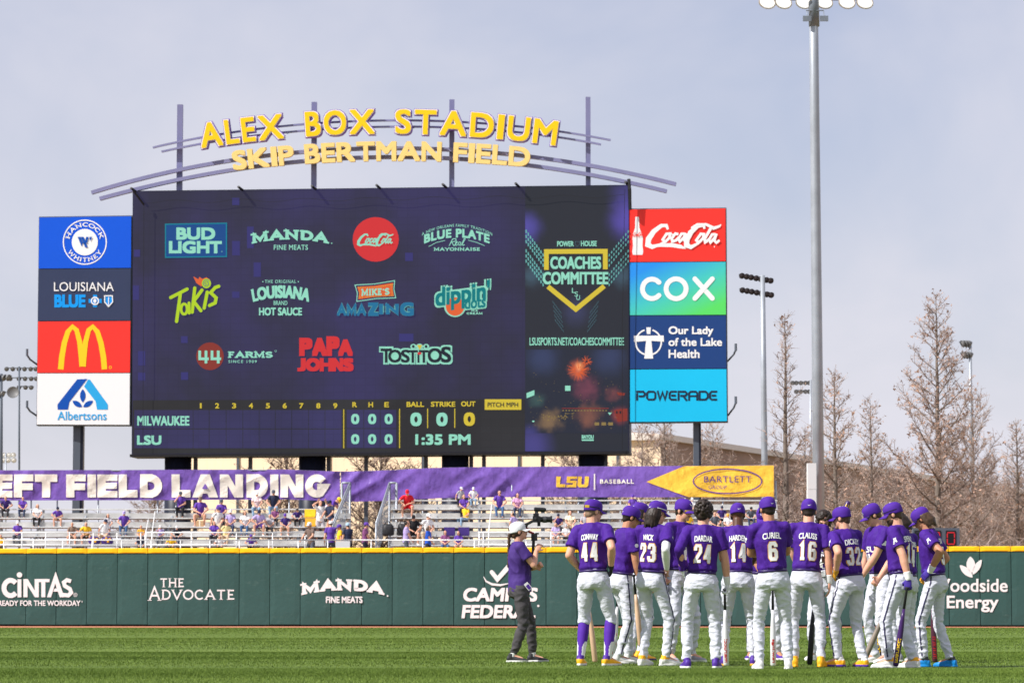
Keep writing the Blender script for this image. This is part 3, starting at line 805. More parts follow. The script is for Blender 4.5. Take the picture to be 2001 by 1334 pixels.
# ------------------------------------------------------------------ scoreboard
SB = Plane(258, 141.2, 1229, 138.9)
def quadbox(c, off0, off1, plane=SB):
    """box whose front has the four pixel corners c (bl, br, tr, tl)"""
    P = [plane(*q) for q in c]
    V = [p + plane.n * off0 for p in P] + [p + plane.n * off1 for p in P]
    return V, [(0, 1, 2, 3), (7, 6, 5, 4), (1, 0, 4, 5), (2, 1, 5, 6), (3, 2, 6, 7), (0, 3, 7, 4)]
def top_y(x): return 374 + (x - 260) / 968.0 * (362 - 374)
def bot_y(x): return 886.5 + (x - 257) / 973.0 * (880.5 - 886.5)
def screen_mat(name, ca, cb, base=0.008, mscale=0.22):
    m = bpy.data.materials.new(name); m.use_nodes = True
    t = m.node_tree; b = t.nodes["Principled BSDF"]; N = t.nodes.new; L = t.links.new
    b.inputs["Base Color"].default_value = (base, base, base * 1.2, 1); b.inputs["Roughness"].default_value = 0.7; b.inputs["Specular IOR Level"].default_value = 0.15
    co = N("ShaderNodeTexCoord"); n = N("ShaderNodeTexNoise"); n.inputs["Scale"].default_value = mscale; n.inputs["Detail"].default_value = 3; L(co.outputs["Object"], n.inputs["Vector"])
    r = N("ShaderNodeValToRGB"); r.color_ramp.elements[0].position = 0.38; r.color_ramp.elements[1].position = 0.62
    r.color_ramp.elements[0].color = (*ca, 1); r.color_ramp.elements[1].color = (*cb, 1); L(n.outputs["Fac"], r.inputs["Fac"])
    sx = N("ShaderNodeSeparateXYZ"); L(co.outputs["Object"], sx.inputs[0]); cx = N("ShaderNodeCombineXYZ"); L(sx.outputs["X"], cx.inputs[0]); L(sx.outputs["Z"], cx.inputs[1])
    bk = N("ShaderNodeTexBrick"); bk.offset = 0; bk.inputs["Scale"].default_value = 1.0; bk.inputs["Brick Width"].default_value = 0.48; bk.inputs["Row Height"].default_value = 0.32; bk.inputs["Mortar Size"].default_value = 0.012
    bk.inputs["Color1"].default_value = (.97, .97, .97, 1); bk.inputs["Color2"].default_value = (1.04, 1.04, 1.05, 1); bk.inputs["Mortar"].default_value = (.86, .86, .86, 1); L(cx.outputs[0], bk.inputs["Vector"])
    mm = N("ShaderNodeMixRGB"); mm.blend_type = 'MULTIPLY'; mm.inputs[0].default_value = 1; L(r.outputs["Color"], mm.inputs[1]); L(bk.outputs["Color"], mm.inputs[2])
    L(mm.outputs[0], b.inputs["Emission Color"]); b.inputs["Emission Strength"].default_value = EK
    return m
EK = 0.80
M['scr'] = screen_mat("screen purple", lin(42, 41, 64), lin(50, 46, 88))
M['scr_dark'] = screen_mat("screen charcoal", lin(38, 38, 40), lin(45, 45, 48))
M['scr_cell'] = screen_mat("screen cells", lin(46, 44, 82), lin(52, 49, 94))
M['scr_side'] = screen_mat("screen side panel", lin(30, 36, 48), lin(46, 43, 88), mscale=0.16)
def E(name, r, g, b): M[name] = emis(name, lin(r, g, b), EK * .92); return M[name]
E('mint', 136, 202, 180); E('e_yel', 196, 176, 58); E('e_red', 194, 50, 54); E('e_brick', 126, 52, 46); E('e_teal', 22, 116, 136); E('e_blue', 28, 70, 128)
E('e_lime', 164, 194, 40); E('e_dkteal', 16, 112, 118); E('e_ora', 206, 92, 52); E('e_sq', 54, 52, 106); E('e_dark', 34, 40, 50); E('e_grid', 40, 40, 62); E('e_amz', 34, 104, 142); E('e_dim', 66, 92, 102); E('e_rack', 96, 160, 158); E('e_city', 130, 112, 70); E('e_warm', 190, 150, 70); E('e_night', 38, 44, 66)
board = thing("scoreboard", "huge dark video scoreboard showing sponsor logos above a line score", "scoreboard", tuple(Vector((SB(744, 900).x, SB(744, 900).y, 0))))
V, F = quadbox([(257, 892), (1230, 886), (1230, 361), (259, 373)], -0.02, -1.5); obj("cabinet", mesh("cabinet", V, F), M['navy_steel'], board)
V, F = quadbox([(258.5, 887), (1229.2, 880.8), (1229, 362.3), (260, 374.3)], 0.03, -0.015); scr = obj("screen", mesh("screen", V, F), M['scr'], board)
def scr_art(name, fn, m, off=0.05, step=0.006): 
    d = Draw(); fn(d); return d.build(name, SB, off, m, scr, step)
V, F = quadbox([(1026.5, bot_y(1026) - .6), (1228.6, 880.9), (1228.4, 362.6), (1026.5, top_y(1026) + .6)], 0.06, 0.04); side = obj("side_video_panel", mesh("side", V, F), M['scr_side'], scr)
V, F = quadbox([(259.5, 886.5), (1026, 881.9), (1026, 779.5), (260, 782)], 0.06, 0.04); strip = obj("line_score_strip", mesh("strip", V, F), M['scr_dark'], scr)
# lit squares drifting over the picture
rs = random.Random(5)
def squares(d):
    for (x, y, w_, h_) in ((454, 387, 14, 14), (454, 471, 15, 28), (496, 513, 14, 28), (483, 443, 13, 42), (260, 558, 12, 28), (454, 570, 14, 12), (354, 727, 14, 15), (354, 657, 13, 13), (270, 686, 14, 28), (270, 728, 14, 15), (780, 652, 28, 15), (792, 494, 15, 16), (620, 866, 14, 14), (262, 488, 12, 14)):
        scr_art("light_square", lambda d: d.rect(x, y, x + w_, y + h_), M['e_sq'], 0.036)
squares(None)
# row one
def bl_border(d):
    d.stroke([(324, 438.5), (443, 436.5), (443, 501.5), (324, 503)], 2.4, 1, True)
scr_art("sponsor_logo_back", lambda d: d.poly([(324, 438.5), (443, 436.5), (443, 501.5), (324, 503)]), M['e_blue'])
scr_art("sponsor_logo_border", bl_border, M['e_teal'])
ARC = lambda cx, k: (lambda X, Y: (X, Y + k * (X - cx) ** 2))
scr_art("sponsor_logo", lambda d: (d.text("BUD", 345, 444.8, 421, 469, 0.08), d.text("LIGHT", 330.5, 471, 434, 495.5, 0.08), d.disc(434, 491.5, 1.2)), M['mint'])
scr_art("sponsor_logo", lambda d: (manda(d, 492, 643, 446, 471, 8.5, 0.27), d.text("FINE MEATS", 535.5, 478.5, 602, 488.5, 0.02, space=1.1), d.disc(648.5, 475.5, 1.2)), M['mint'])
def r1(d):
    d.text("A NEW ORLEANS FAMILY TRADITION", 824.5, 438, 962, 443.5, 0.012, warp=ARC(893, 17.5 / 69 ** 2), space=1.15)
    d.text("BLUE PLATE", 829, 447, 957, 464.5, 0.07, warp=ARC(893, 12.0 / 64 ** 2), space=1.1)
    d.stroke([(838, 482), (853, 474), (870, 470)], 1.1); d.stroke([(915, 469.5), (932, 474), (947.5, 480.5)], 1.1)
    d.slab("MAYONNAISE", 848, 483, 938, 491, 0.22, 0.15, 0.15)
    # "Real" in script
    d.stroke([(878, 480.5), (885, 467), (891, 466.5), (891.5, 471), (883, 473.5), (887.5, 480.5), (891.5, 477)], 1.5, 1)
    d.stroke([(889.5, 477), (894, 474), (893, 472.2), (890, 475.5), (891.5, 480), (896, 477.5)], 1.3, 2)
    d.stroke([(901, 473.5), (897.5, 473), (895.5, 477.5), (898, 480), (901.5, 474), (900.5, 480), (904, 477)], 1.3, 3)
    d.stroke([(903.5, 477.5), (909.5, 467), (907.5, 466.2), (903.5, 476), (905, 480), (908.5, 478)], 1.3, 4)
scr_art("sponsor_logo", r1, M['mint'], 0.05)
scr_art("red_disc", lambda d: d.disc(734.5, 468, 45, 43.5), M['e_red'], 0.04)
def cola(d, x0, y0, x1, y1, m=1.0):
    """the flowing script in a 100 x 40 box"""
    sx = (x1 - x0) / 100.0; sy = (y1 - y0) / 40.0
    P = lambda L: [(x0 + a * sx, y0 + b * sy) for a, b in L]
    k = sx * m
    d.stroke(P([(29, 9), (27, 2.5), (20, 3), (10, 12), (3, 24), (2, 33), (8, 36.5), (18, 33), (27, 26)]), [3*k, 4*k, 5*k, 6.5*k, 7.5*k, 7*k, 5.5*k, 3.5*k, 1.5*k], 0)
    d.stroke(P([(8, 36), (20, 34), (34, 33.5), (46, 36), (53, 39)]), [2*k, 4*k, 5.5*k, 5*k, 1*k], 1)
    d.stroke(P([(27, 16), (22, 25), (25, 29), (31, 22), (32, 15.5), (27, 16)]), 3.6 * k, 2, True)
    d.stroke(P([(30, 16), (37, 17)]), 1.6 * k, 3)
    d.stroke(P([(43, 16.5), (39, 15.5), (34, 23), (35, 28), (40, 26), (44, 21)]), 3.6 * k, 4)
    d.stroke(P([(51, 15.5), (47, 16), (43, 24), (45, 28), (50, 22), (53, 14.5)]), 3.4 * k, 5)
    d.stroke(P([(53, 15), (50, 25), (53, 28), (58, 23)]), 3.2 * k, 6)
    d.stroke(P([(56, 13.5), (61, 12.5)]), 3.2 * k, 7)
    d.stroke(P([(78, 8), (77, 2.5), (69, 3.5), (60, 13), (54, 25), (54, 34), (60, 37), (69, 31), (73, 26)]), [3*k, 4*k, 5*k, 6.5*k, 7.5*k, 7*k, 5*k, 3*k, 1.5*k], 8)
    d.stroke(P([(62, 14), (61, 6), (68, 1), (80, 1), (90, 7), (98, 4), (100, 1)]), [1.2*k, 2.5*k, 3*k, 3.4*k, 4.4*k, 3*k, 1*k], 9)
    d.stroke(P([(73, 16), (67, 26), (70, 30), (76, 23), (77, 16.5), (73, 16)]), 3.6 * k, 10, True)
    d.stroke(P([(88, 4), (78, 24), (79, 29), (84, 25)]), 3.8 * k, 11)
    d.stroke(P([(93, 16.5), (88, 17), (84, 25), (86, 29.5), (91, 23), (94, 15.5)]), 3.4 * k, 12)
    d.stroke(P([(94, 16), (91, 27), (94, 30), (98, 26)]), 3.2 * k, 13)
scr_art("sponsor_logo", lambda d: cola(d, 699, 456.5, 769, 482), M['mint'], 0.05, 0.003)
# row two
def takis(d):
    for q in ([(334, 581.5), (366, 565)], [(353, 573), (345.5, 628)], [(381, 563), (376, 610)], [(395, 567), (379, 589), (393, 607)], [(405.5, 571), (399.5, 602)], [(428, 559.5), (421, 562), (412, 572), (423, 582), (421, 592), (410, 597)]):
        d.stroke(q, 6.4, d.l[-1] + 1 if d.l else 0, rnd=True)
    d.ring(360.5, 604, 6.0, 10, 5.2, 9); d.stroke([(370, 592), (370.5, 612)], 5.5, 11, rnd=True)
    d.disc(404, 554, 9, 9.5, 12)
scr_art("sponsor_logo", takis, M['e_lime'], 0.05, 0.003)
def swirl(d): d.stroke([(404 + (1 + a / 130.) * 1.25 * cos(radians(a)), 554 + (1 + a / 130.) * 1.25 * sin(radians(a))) for a in range(0, 720, 40)], 1.0)
scr_art("swirl", swirl, M['e_blue'], 0.10)
scr_art("flame", lambda d: (d.poly([(378, 540), (388, 546), (390, 541), (396, 545), (404, 542), (411, 547), (398, 552), (394, 560), (384, 553)])), M['e_ora'], 0.045)
def r2(d):
    arc = lambda cx, k: (lambda X, Y: (X + (590 - Y) * .0035 * (X - cx), Y + k * (X - cx) ** 2))
    d.text("THE ORIGINAL", 518, 546.8, 579, 553.5, 0.015, space=1.25); d.disc(514, 550.5, 1.2); d.disc(583.5, 550.5, 1.2)
    d.text("LOUISIANA", 496.5, 557.5, 602.5, 582.5, 0.06, warp=arc(549.5, 8.0 / 53 ** 2))
    d.text("BRAND", 535, 588, 562, 596, 0.015); d.text("HOT SAUCE", 506.5, 601, 590.5, 616.5, 0.05)
scr_art("sponsor_logo", r2, M['mint'])
def r2b(d):
    d.stroke([(694, 557), (732, 555), (771.5, 548.5), (770, 565), (773.5, 582), (735, 583.5), (697.5, 589), (698.5, 572)], 1.6, 0, True)
    d.slab("MIKE'S", 706.5, 562, 762, 577.5, 0.24, 0.17, 0.16, warp=lambda X, Y: (X, Y - (X - 734) * .045), layer=6)
scr_art("sponsor_logo", r2b, M['mint'])
scr_art("small_lettering", lambda d: (d.slab("ICE", 921.5, 604.5, 934, 609, 0.24, 0.1, 0.16), d.slab("CREAM", 912, 609.6, 943, 614.6, 0.24, 0.1, 0.16)), M['mint'])
scr_art("marquee", lambda d: d.poly([(698, 560.5), (732, 558.5), (768.5, 552.5), (767.5, 565), (770, 578.5), (735, 580), (700.5, 585), (702, 572)]), M['e_ora'], 0.042)
def bulbs(d):
    for i in range(20):
        x = 701 + i * 3.5; d.disc(x, 561.5 - max(0, (x - 734)) * .16, .8, n=8); d.disc(x + 1, 581.5 - (x - 701) * .06, .8, n=8)
    for i in range(5): d.disc(702.5, 564 + i * 3.8, .8, n=8); d.disc(766.5, 557 + i * 4.2, .8, n=8)
scr_art("marquee_bulbs", bulbs, M['e_yel'], 0.055)
def amz(d, ex): d.slab("AMA", 659, 591, 716, 617.5, 0.26, 0.14, 0.22, ex=ex); d.text("Z", 719, 591, 740, 617.5, 0.10 + ex * .3); d.slab("IN", 741, 591, 780, 617.5, 0.26, 0.14, 0.22, ex=ex); d.text("G", 782, 590.5, 809, 617.5, 0.08 + ex * .3)
scr_art("word_outline", lambda d: amz(d, 0.12), M['e_rack'], 0.042, 0.003); scr_art("word_fill", lambda d: amz(d, 0), M['e_amz'], 0.072, 0.003)
def dip(d, bold, g=0.0):
    wq = lambda X, Y: (X, Y - (X - 905) * .13 + 1.5)
    d.text("dippin'", 851 - g, 552 - g, 958 + g, 602 + g, bold, 0, wq)
    d.text("dots", 908 - g, 581 - g, 949 + g, 605 + g, bold, 0.05, lambda X, Y: (X, Y - (X - 905) * .1), 2)
scr_art("word_outline", lambda d: (dip(d, 0.12, 2.2), d.disc(889.5, 598, 21.5, 21.5, 4)), M['mint'], 0.04, 0.002)
scr_art("word_fill", lambda d: dip(d, 0.035), M['e_dkteal'], 0.066, 0.002)
scr_art("fruit_ball", lambda d: d.disc(889.5, 599, 18), M['e_ora'], 0.062); scr_art("ball_shine", lambda d: d.disc(893, 589, 6, 5), M['e_warm'], 0.0635)
# row three
scr_art("dark_red_disc", lambda d: d.disc(410.6, 696, 27), M['e_brick'], 0.042)
def r3(d):
    for ox in (387.5, 411.5):
        d.stroke([(ox + 3.2, 685), (ox + 3.2, 701), (ox + 21, 701)], 5.2); d.stroke([(ox + 15.5, 685), (ox + 15.5, 710)], 5.2, 1)
    d.slab("FARMS", 446, 684.8, 534, 699.2, 0.24, 0.19, 0.14); d.text("SINCE 1909", 447, 703.5, 502, 709, 0.02, space=1.3); d.ring(539, 686, 1.6, 1.6, .6)
    for k, z in ((0, 1),): pass
scr_art("sponsor_logo", r3, M['mint'], 0.055)
def papa(d):
    for i, (ch, x0, x1, y0) in enumerate((("P", 585, 611, 660), ("A", 610, 640, 660), ("P", 638, 664, 657), ("A", 661, 690, 663))):
        d.text(ch, x0, y0, x1, 695.5, 0.11, layer=i % 2)
    for i, (ch, x0, x1) in enumerate((("J", 581, 598), ("O", 598, 626), ("H", 625, 650), ("N", 650, 671), ("S", 670, 691.5))):
        d.text(ch, x0, 699.5, x1, 725.5, 0.11, layer=i % 2)
scr_art("sponsor_logo", papa, M['e_red'])
def tost(d, b):
    L = (("T", 744, 766, 681), ("O", 759, 785, 683), ("S", 784, 801, 683), ("T", 797, 817, 684), ("i", 813, 823, 690), ("T", 819, 838, 684), ("O", 836, 864, 680), ("S", 862, 882, 677))
    for i, (ch, x0, x1, y0) in enumerate(L): d.text("I" if ch == "i" else ch, x0 + (3 if ch == 'i' else 0), y0, x1 - (3 if ch == 'i' else 0), 708.5, b, layer=i % 2)
def tost_o(d):
    L = (("T", 741, 769, 677), ("O", 756, 788, 680), ("S", 782, 804, 680), ("T", 795, 819, 681), ("I", 813, 824, 687), ("T", 817, 841, 681), ("O", 833, 867, 677), ("S", 860, 885, 674))
    for i, (ch, x0, x1, y0) in enumerate(L): d.text(ch, x0, y0, x1, 712, 0.14, layer=i % 2)
    d.disc(808, 677, 6, 5); d.disc(833, 677, 6, 5); d.disc(820, 677.5, 7, 6)
    d.disc(772, 696, 7, 9); d.disc(850, 694, 8, 9)
scr_art("word_outline", tost_o, M['mint'], 0.04); scr_art("word_fill", lambda d: (tost(d, 0.045), d.disc(808, 677, 2.6, 3, 3), d.disc(833, 677, 2.6, 3, 3)), M['e_dark'], 0.058)
scr_art("chip", lambda d: d.poly([(815.5, 674), (825.5, 674), (820.5, 684)]), M['e_yel'], 0.075); scr_art("salsa_bowl", lambda d: d.disc(820, 690.5, 4, 2.6), M['e_red'], 0.075)
# line score
def grid(d):
    for x0, x1 in ((378.5, 409), (410, 442), (443, 474.5), (475.5, 506.5), (507.5, 538), (539, 570), (571, 603), (604, 635), (636, 668)):
        d.rect(x0, 801, x1, 837.3); d.rect(x0, 838.7, x1, 875.5)
    d.rect(263, 801, 377.5, 837.3); d.rect(263, 838.7, 377.5, 875.5)
    for x0, x1 in ((678, 710.5), (711.5, 743), (744, 775)): d.rect(x0, 800.5, x1, 836.5); d.rect(x0, 838, x1, 875)
GRID_ = Draw(); grid(GRID_)
for q in range(len(GRID_.v) // 4): scr_art("score_cell", lambda d: d._add(GRID_.v[4 * q:4 * q + 4], [(0, 1, 2, 3)], 0), M['scr_cell'], 0.066)
def word(nm, m_, t_, x0, y0, x1, y1, bold): scr_art(nm, lambda d: d.text(t_, x0, y0, x1, y1, bold), M[m_], 0.075)
word("team_name", 'mint', "MILWAUKEE", 269, 812.5, 370.7, 831.5, 0.045); word("team_name", 'mint', "LSU", 268.5, 850.4, 316, 869, 0.07)
for x in (694.6, 727.7, 760): word("score_digit", 'mint', "0", x - 8, 808.5, x + 8, 828.5, 0.07); word("score_digit", 'mint', "0", x - 8, 848, x + 8, 867.5, 0.07)
for x in (813.4, 864): word("count_digit", 'mint', "0", x - 11, 806, x + 11, 832.5, 0.08)
word("count_digit", 'e_yel', "0", 906.5, 805.5, 928.5, 832, 0.08); word("clock_time", 'mint', "1:35 PM", 812, 848, 920, 869, 0.065)
for i, x in enumerate((393, 425, 458, 491, 524, 557, 589.5, 622.6, 655.7)): word("inning_number", 'e_yel', str(i + 1), x - (1.7 if i == 0 else 4), 787.5, x + (1.7 if i == 0 else 4), 797.7, 0.05)
for t_, x in (("R", 693.5), ("H", 725), ("E", 756)): word("heading", 'e_yel', t_, x - 4.5, 785.5, x + 4.5, 795.5, 0.05)
word("heading", 'e_yel', "BALL", 795, 784.8, 829, 794.8, 0.05); word("heading", 'e_yel', "STRIKE", 842.5, 784.6, 890, 794.6, 0.05); word("heading", 'e_yel', "OUT", 901.5, 784, 929.5, 794, 0.05)
for x, a, b in ((672.2, 799.5, 875.5), (781.2, 798.5, 875), (836, 798, 836), (889, 798, 835.5)): scr_art("divider", lambda d: d.rect(x - .9, a, x + .9, b), M['e_yel'], 0.075)
scr_art("pitch_speed_box", lambda d: d.rect(947.5, 780, 1019, 800.5), M['e_yel'], 0.072)
scr_art("pitch_speed_text", lambda d: d.text("PITCH MPH", 953, 786, 1013, 795.2, 0.03), M['e_dark'], 0.082)
# side video panel
def racks(d, side_):
    for x0, x1, y0, y1, lean in (((1027, 1060, 450, 560, 1), (1190, 1227, 450, 560, -1))[side_],):
        for r in range(6):
            for c in range(9):
                u = c / 8.; x = x0 + (x1 - x0) * u
                y = (y0 + 10 * r + (u if lean > 0 else 1 - u) * 46) + (8 if r > 2 else 0)
                if y < 565: d.poly([(x, y), (x + 2.2, y - 1.2 * lean), (x + 2.4 + lean, y + 5), (x + lean * .6, y + 6)])
scr_art("floodlight_rack", lambda d: racks(d, 0), M['e_rack'], 0.075); scr_art("floodlight_rack", lambda d: racks(d, 1), M['e_rack'], 0.075)
def racks2(d):
    for x0, sgn in ((1080, 1), (1170, -1)):
        for r in range(5):
            for c in range(6):
                x = x0 + sgn * (c * 3.0 + r * 1.2); y = 588 + r * 9 + c * 4
                d.stroke([(x, y), (x + sgn * 2, y + 5)], 1.1)
scr_art("far_floodlight_racks", racks2, M['e_dim'], 0.075)
word("side_heading", 'mint', "POWER", 1089, 471.5, 1121.5, 482, 0.04); word("side_heading", 'mint', "HOUSE", 1135.5, 471, 1166.5, 481.5, 0.04)
word("side_title", 'mint', "COACHES", 1075.5, 501.5, 1175, 526, 0.05); word("side_title", 'mint', "COMMITTEE", 1061, 531.5, 1189, 556, 0.05)
def mono(d):
    for ch, x, y in (("L", 1118, 563), ("S", 1123, 570), ("U", 1126.5, 577)): d.text(ch, x, y, x + 7, y + 9.5, 0.0, layer=1)
scr_art("monogram", mono, M['mint'], 0.078); word("web_address", 'mint', "LSUSPORTS.NET/COACHESCOMMITTEE", 1035, 659.5, 1219.5, 675, 0.02)
scr_art("shield", lambda d: d.stroke([(1124.5, 472.5), (1132.5, 472.5), (1132.5, 478), (1128.5, 482), (1124.5, 478)], 1, 0, True), M['e_dim'], 0.075)
scr_art("lit_screen", lambda d: d.poly([(1029.2, 768), (1044.5, 762), (1044.5, 772), (1029.5, 778)]), M['mint'], 0.08); scr_art("lit_screen", lambda d: d.rect(1104.5, 753.5, 1115, 763.5), M['mint'], 0.08)
scr_art("small_lettering", lambda d: (d.text("BAYOU", 1137, 849.5, 1160.5, 857, 0.06), d.rect(1137, 858.2, 1160.5, 861)), M['mint'], 0.078)
scr_art("lit_pool", lambda d: (d.disc(1042.5, 823, 2.4, 1.6), d.poly([(1188, 806), (1196, 806), (1192, 811)])), M['mint'], 0.08)
def plate(d):
    d.stroke([(1068, 527.5), (1068, 491.8), (1183, 491.3), (1183, 526.5)], 9.2); d.stroke([(1071, 560), (1125.5, 604.5), (1181, 559)], 9.2)
scr_art("home_plate_outline", plate, M['e_yel'], 0.07)
def glow_mat(name, base, spots):
    """a screen picture: soft lights spreading from points on the panel"""
    m = bpy.data.materials.new(name); m.use_nodes = True; t = m.node_tree; b = t.nodes["Principled BSDF"]; N = t.nodes.new; L = t.links.new
    b.inputs["Base Color"].default_value = (.01, .01, .012, 1); b.inputs["Roughness"].default_value = .7; b.inputs["Specular IOR Level"].default_value = .15
    co = N("ShaderNodeTexCoord"); nz_ = N("ShaderNodeTexNoise"); nz_.inputs["Scale"].default_value = 2.2; nz_.inputs["Detail"].default_value = 6; L(co.outputs["Object"], nz_.inputs["Vector"])
    prev = None
    for (px, py, r, c, rough_) in spots:
        p = SB(px, py); mp_ = N("ShaderNodeVectorMath"); mp_.operation = 'DISTANCE'; mp_.inputs[1].default_value = p; L(co.outputs["Object"], mp_.inputs[0])
        ad = N("ShaderNodeMath"); ad.operation = 'MULTIPLY_ADD'; ad.inputs[1].default_value = rough_; L(nz_.outputs["Fac"], ad.inputs[0]); L(mp_.outputs["Value"], ad.inputs[2])
        mr = N("ShaderNodeMapRange"); mr.interpolation_type = 'SMOOTHERSTEP'; mr.inputs[1].default_value = r + rough_ * .5; mr.inputs[2].default_value = rough_ * .4; L(ad.outputs[0], mr.inputs[0])
        mx_ = N("ShaderNodeMixRGB"); mx_.blend_type = 'ADD'; L(mr.outputs[0], mx_.inputs[0]); mx_.inputs[2].default_value = (*c, 1)
        if prev is None: mx_.inputs[1].default_value = (*base, 1)
        else: L(prev, mx_.inputs[1])
        prev = mx_.outputs[0]
    L(prev, b.inputs["Emission Color"]); b.inputs["Emission Strength"].default_value = EK; return m
M['night_pic'] = glow_mat("night stadium picture", lin(30, 36, 52), ((1129, 722, .62, lin(214, 96, 44), .5), (1133, 716, .34, lin(190, 150, 90), .25), (1145, 760, .9, lin(110, 44, 56), .9), (1075, 822, .8, lin(120, 92, 50), .9), (1150, 812, .9, lin(120, 70, 40), .9), (1212, 812, .6, lin(150, 50, 40), .3), (1050, 780, .6, lin(40, 70, 60), .6), (1200, 770, .5, lin(110, 50, 40), .6), (1060, 700, 1.2, lin(34, 44, 78), .3), (1190, 700, 1.2, lin(34, 44, 78), .3), (1035, 850, .7, lin(50, 44, 110), .2)))
M['side_pic'] = glow_mat("dark stadium picture", lin(34, 38, 48), ((1028, 445, 1.1, lin(70, 60, 150), .3), (1228, 430, 1.4, lin(78, 62, 160), .3), (1225, 380, 1.2, lin(50, 42, 110), .3), (1125, 610, 1.0, lin(36, 38, 74), .4), (1040, 870, 1.4, lin(56, 48, 120), .2), (1040, 540, .8, lin(44, 70, 84), .5), (1215, 540, .8, lin(44, 70, 84), .5)))
side.data.materials[0] = M['side_pic']
rf = random.Random(11)
def fw(d):
    for i in range(70):
        a = rf.uniform(0, 2 * pi); r = rf.uniform(10, 25) ; cx, cy = 1129.7, 724
        d.stroke([(cx + r * .35 * cos(a), cy + r * .35 * sin(a) * .95), (cx + r * cos(a), cy + r * sin(a) * .95 - 1)], [.7, .3], i % 3)
    for i in range(36):
        a = rf.uniform(0, 2 * pi); r = rf.uniform(5, 13); cx, cy = 1146, 707
        d.stroke([(cx + r * .3 * cos(a), cy + r * .3 * sin(a)), (cx + r * cos(a), cy + r * sin(a))], [.9, .3], i % 3)
scr_art("firework", fw, M['e_ora'], 0.078)
scr_art("night_sky", lambda d: d.rect(1027.5, 683, 1227.5, 846), M['night_pic'], 0.064)
def city(d):
    for i in range(90): d.disc(rf.uniform(1029, 1226), rf.uniform(725, 838), rf.uniform(.35, .8), n=6)
    for x in range(1099, 1188, 6): d.rect(x, 801, x + 3.4, 803)
    for i in range(50): d.disc(rf.uniform(1056, 1122), 812 + rf.uniform(-5, 9), rf.uniform(.7, 1.3), n=6)
    for x in (1162, 1175.5, 1189): d.rect(x, 825, x + 9, 831)
scr_art("city_lights", city, M['e_city'], 0.072, 0.0)
def reds(d):
    d.poly([(1200, 802), (1212, 799), (1226, 798), (1226, 822), (1207, 824)]); d.rect(1098, 797, 1190, 798.5); d.poly([(1205, 766), (1222, 768), (1220, 773), (1208, 772)])
scr_art("red_roofs", reds, M['e_brick'], 0.07); scr_art("roof_windows", lambda d: [d.rect(x, 803, x + 3, 808) for x in (1204, 1211)], M['e_dark'], 0.082)
# frame, columns, brackets
V, F = quadbox([(256, 893), (1231, 887), (1231, 881.5), (256, 887.6)], 0.25, -1.45); obj("bottom_trim", mesh("bottom_trim", V, F), M['black'], board)
for px in (340, 604, 885, 1154):
    p = SB(px, 900, -0.9); s = S(); s.tube([(p.x, p.y, 0), (p.x, p.y, SB(px, 880).z)], 0.62, 24); obj("column", s.me("column", True), M['navy_steel'], board)
for px in (372, 480, 634, 708, 826, 915, 940, 1056, 1180):
    p = SB(px, 900, -1.2); s = S(); s.box((p.x - .09, p.y - .09, 0), (p.x + .09, p.y + .09, SB(px, 884).z)); obj("strut", s.me("strut"), M['grey_steel'], board)
for px in (263, 472, 615, 741, 870, 1012, 1226):
    p = SB(px - 3, top_y(px) - 4, 0.42); q = SB(px + 3, top_y(px) + 1, -0.05)
    s = S(); s.tube([q, p], 0.06, 6); obj("top_bracket", s.me("top_bracket"), M['black'], board)
s = S(); s.tube([SB(263, 372, .6), SB(284, 402, 0.3)], 0.05, 5); s.tube([SB(px, top_y(px) + 22 + 3 * sin(px * .05), 0.2) for px in range(284, 1228, 12)], 0.009, 4)
s.tube([SB(284, 402, .3), SB(283, 640, .3), SB(282, 880, .3)], 0.012, 4); s.tube([SB(1222, 372, .35), SB(1217, 640, .35), SB(1217, 886, .35)], 0.014, 4)
obj("net_cable", s.me("net_cable"), M['black'], board)
s = S(); s.tube([SB(1229.5, 352, .3), SB(1231, 372, .35), SB(1232, 412, .3)], 0.08, 6); obj("corner_bracket", s.me("corner_bracket"), M['black'], board)

# ------------------------------------------------------------------ side towers of lit sign panels
M['p_blue'] = mat("blue panel", lin(0, 84, 214), 0.4, 0.4, 0.04); M['p_navy'] = mat("dark navy panel", lin(48, 58, 88), 0.4, 0.4, 0.05)
M['p_red'] = mat("red panel", lin(250, 52, 44), 0.4, 0.4, 0.03); M['p_white'] = mat("white panel", (0.84, 0.85, 0.86), 0.4)
M['p_navy2'] = mat("blue navy panel", lin(26, 62, 122), 0.4, 0.4, 0.04); M['p_cyan'] = mat("cyan panel", lin(18, 190, 236), 0.4, 0.4, 0.03)
M['l_white'] = mat("white lettering", (0.86, 0.86, 0.86), 0.4); M['l_blue'] = mat("bright blue lettering", lin(0, 150, 236), 0.4); M['l_yel'] = mat("golden lettering", lin(255, 200, 30), 0.4)
M['l_dblue'] = mat("deep blue lettering", lin(0, 76, 172), 0.4); M['l_sky'] = mat("sky blue lettering", lin(40, 165, 226), 0.4); M['l_ink'] = mat("dark navy lettering", lin(26, 42, 66), 0.4)
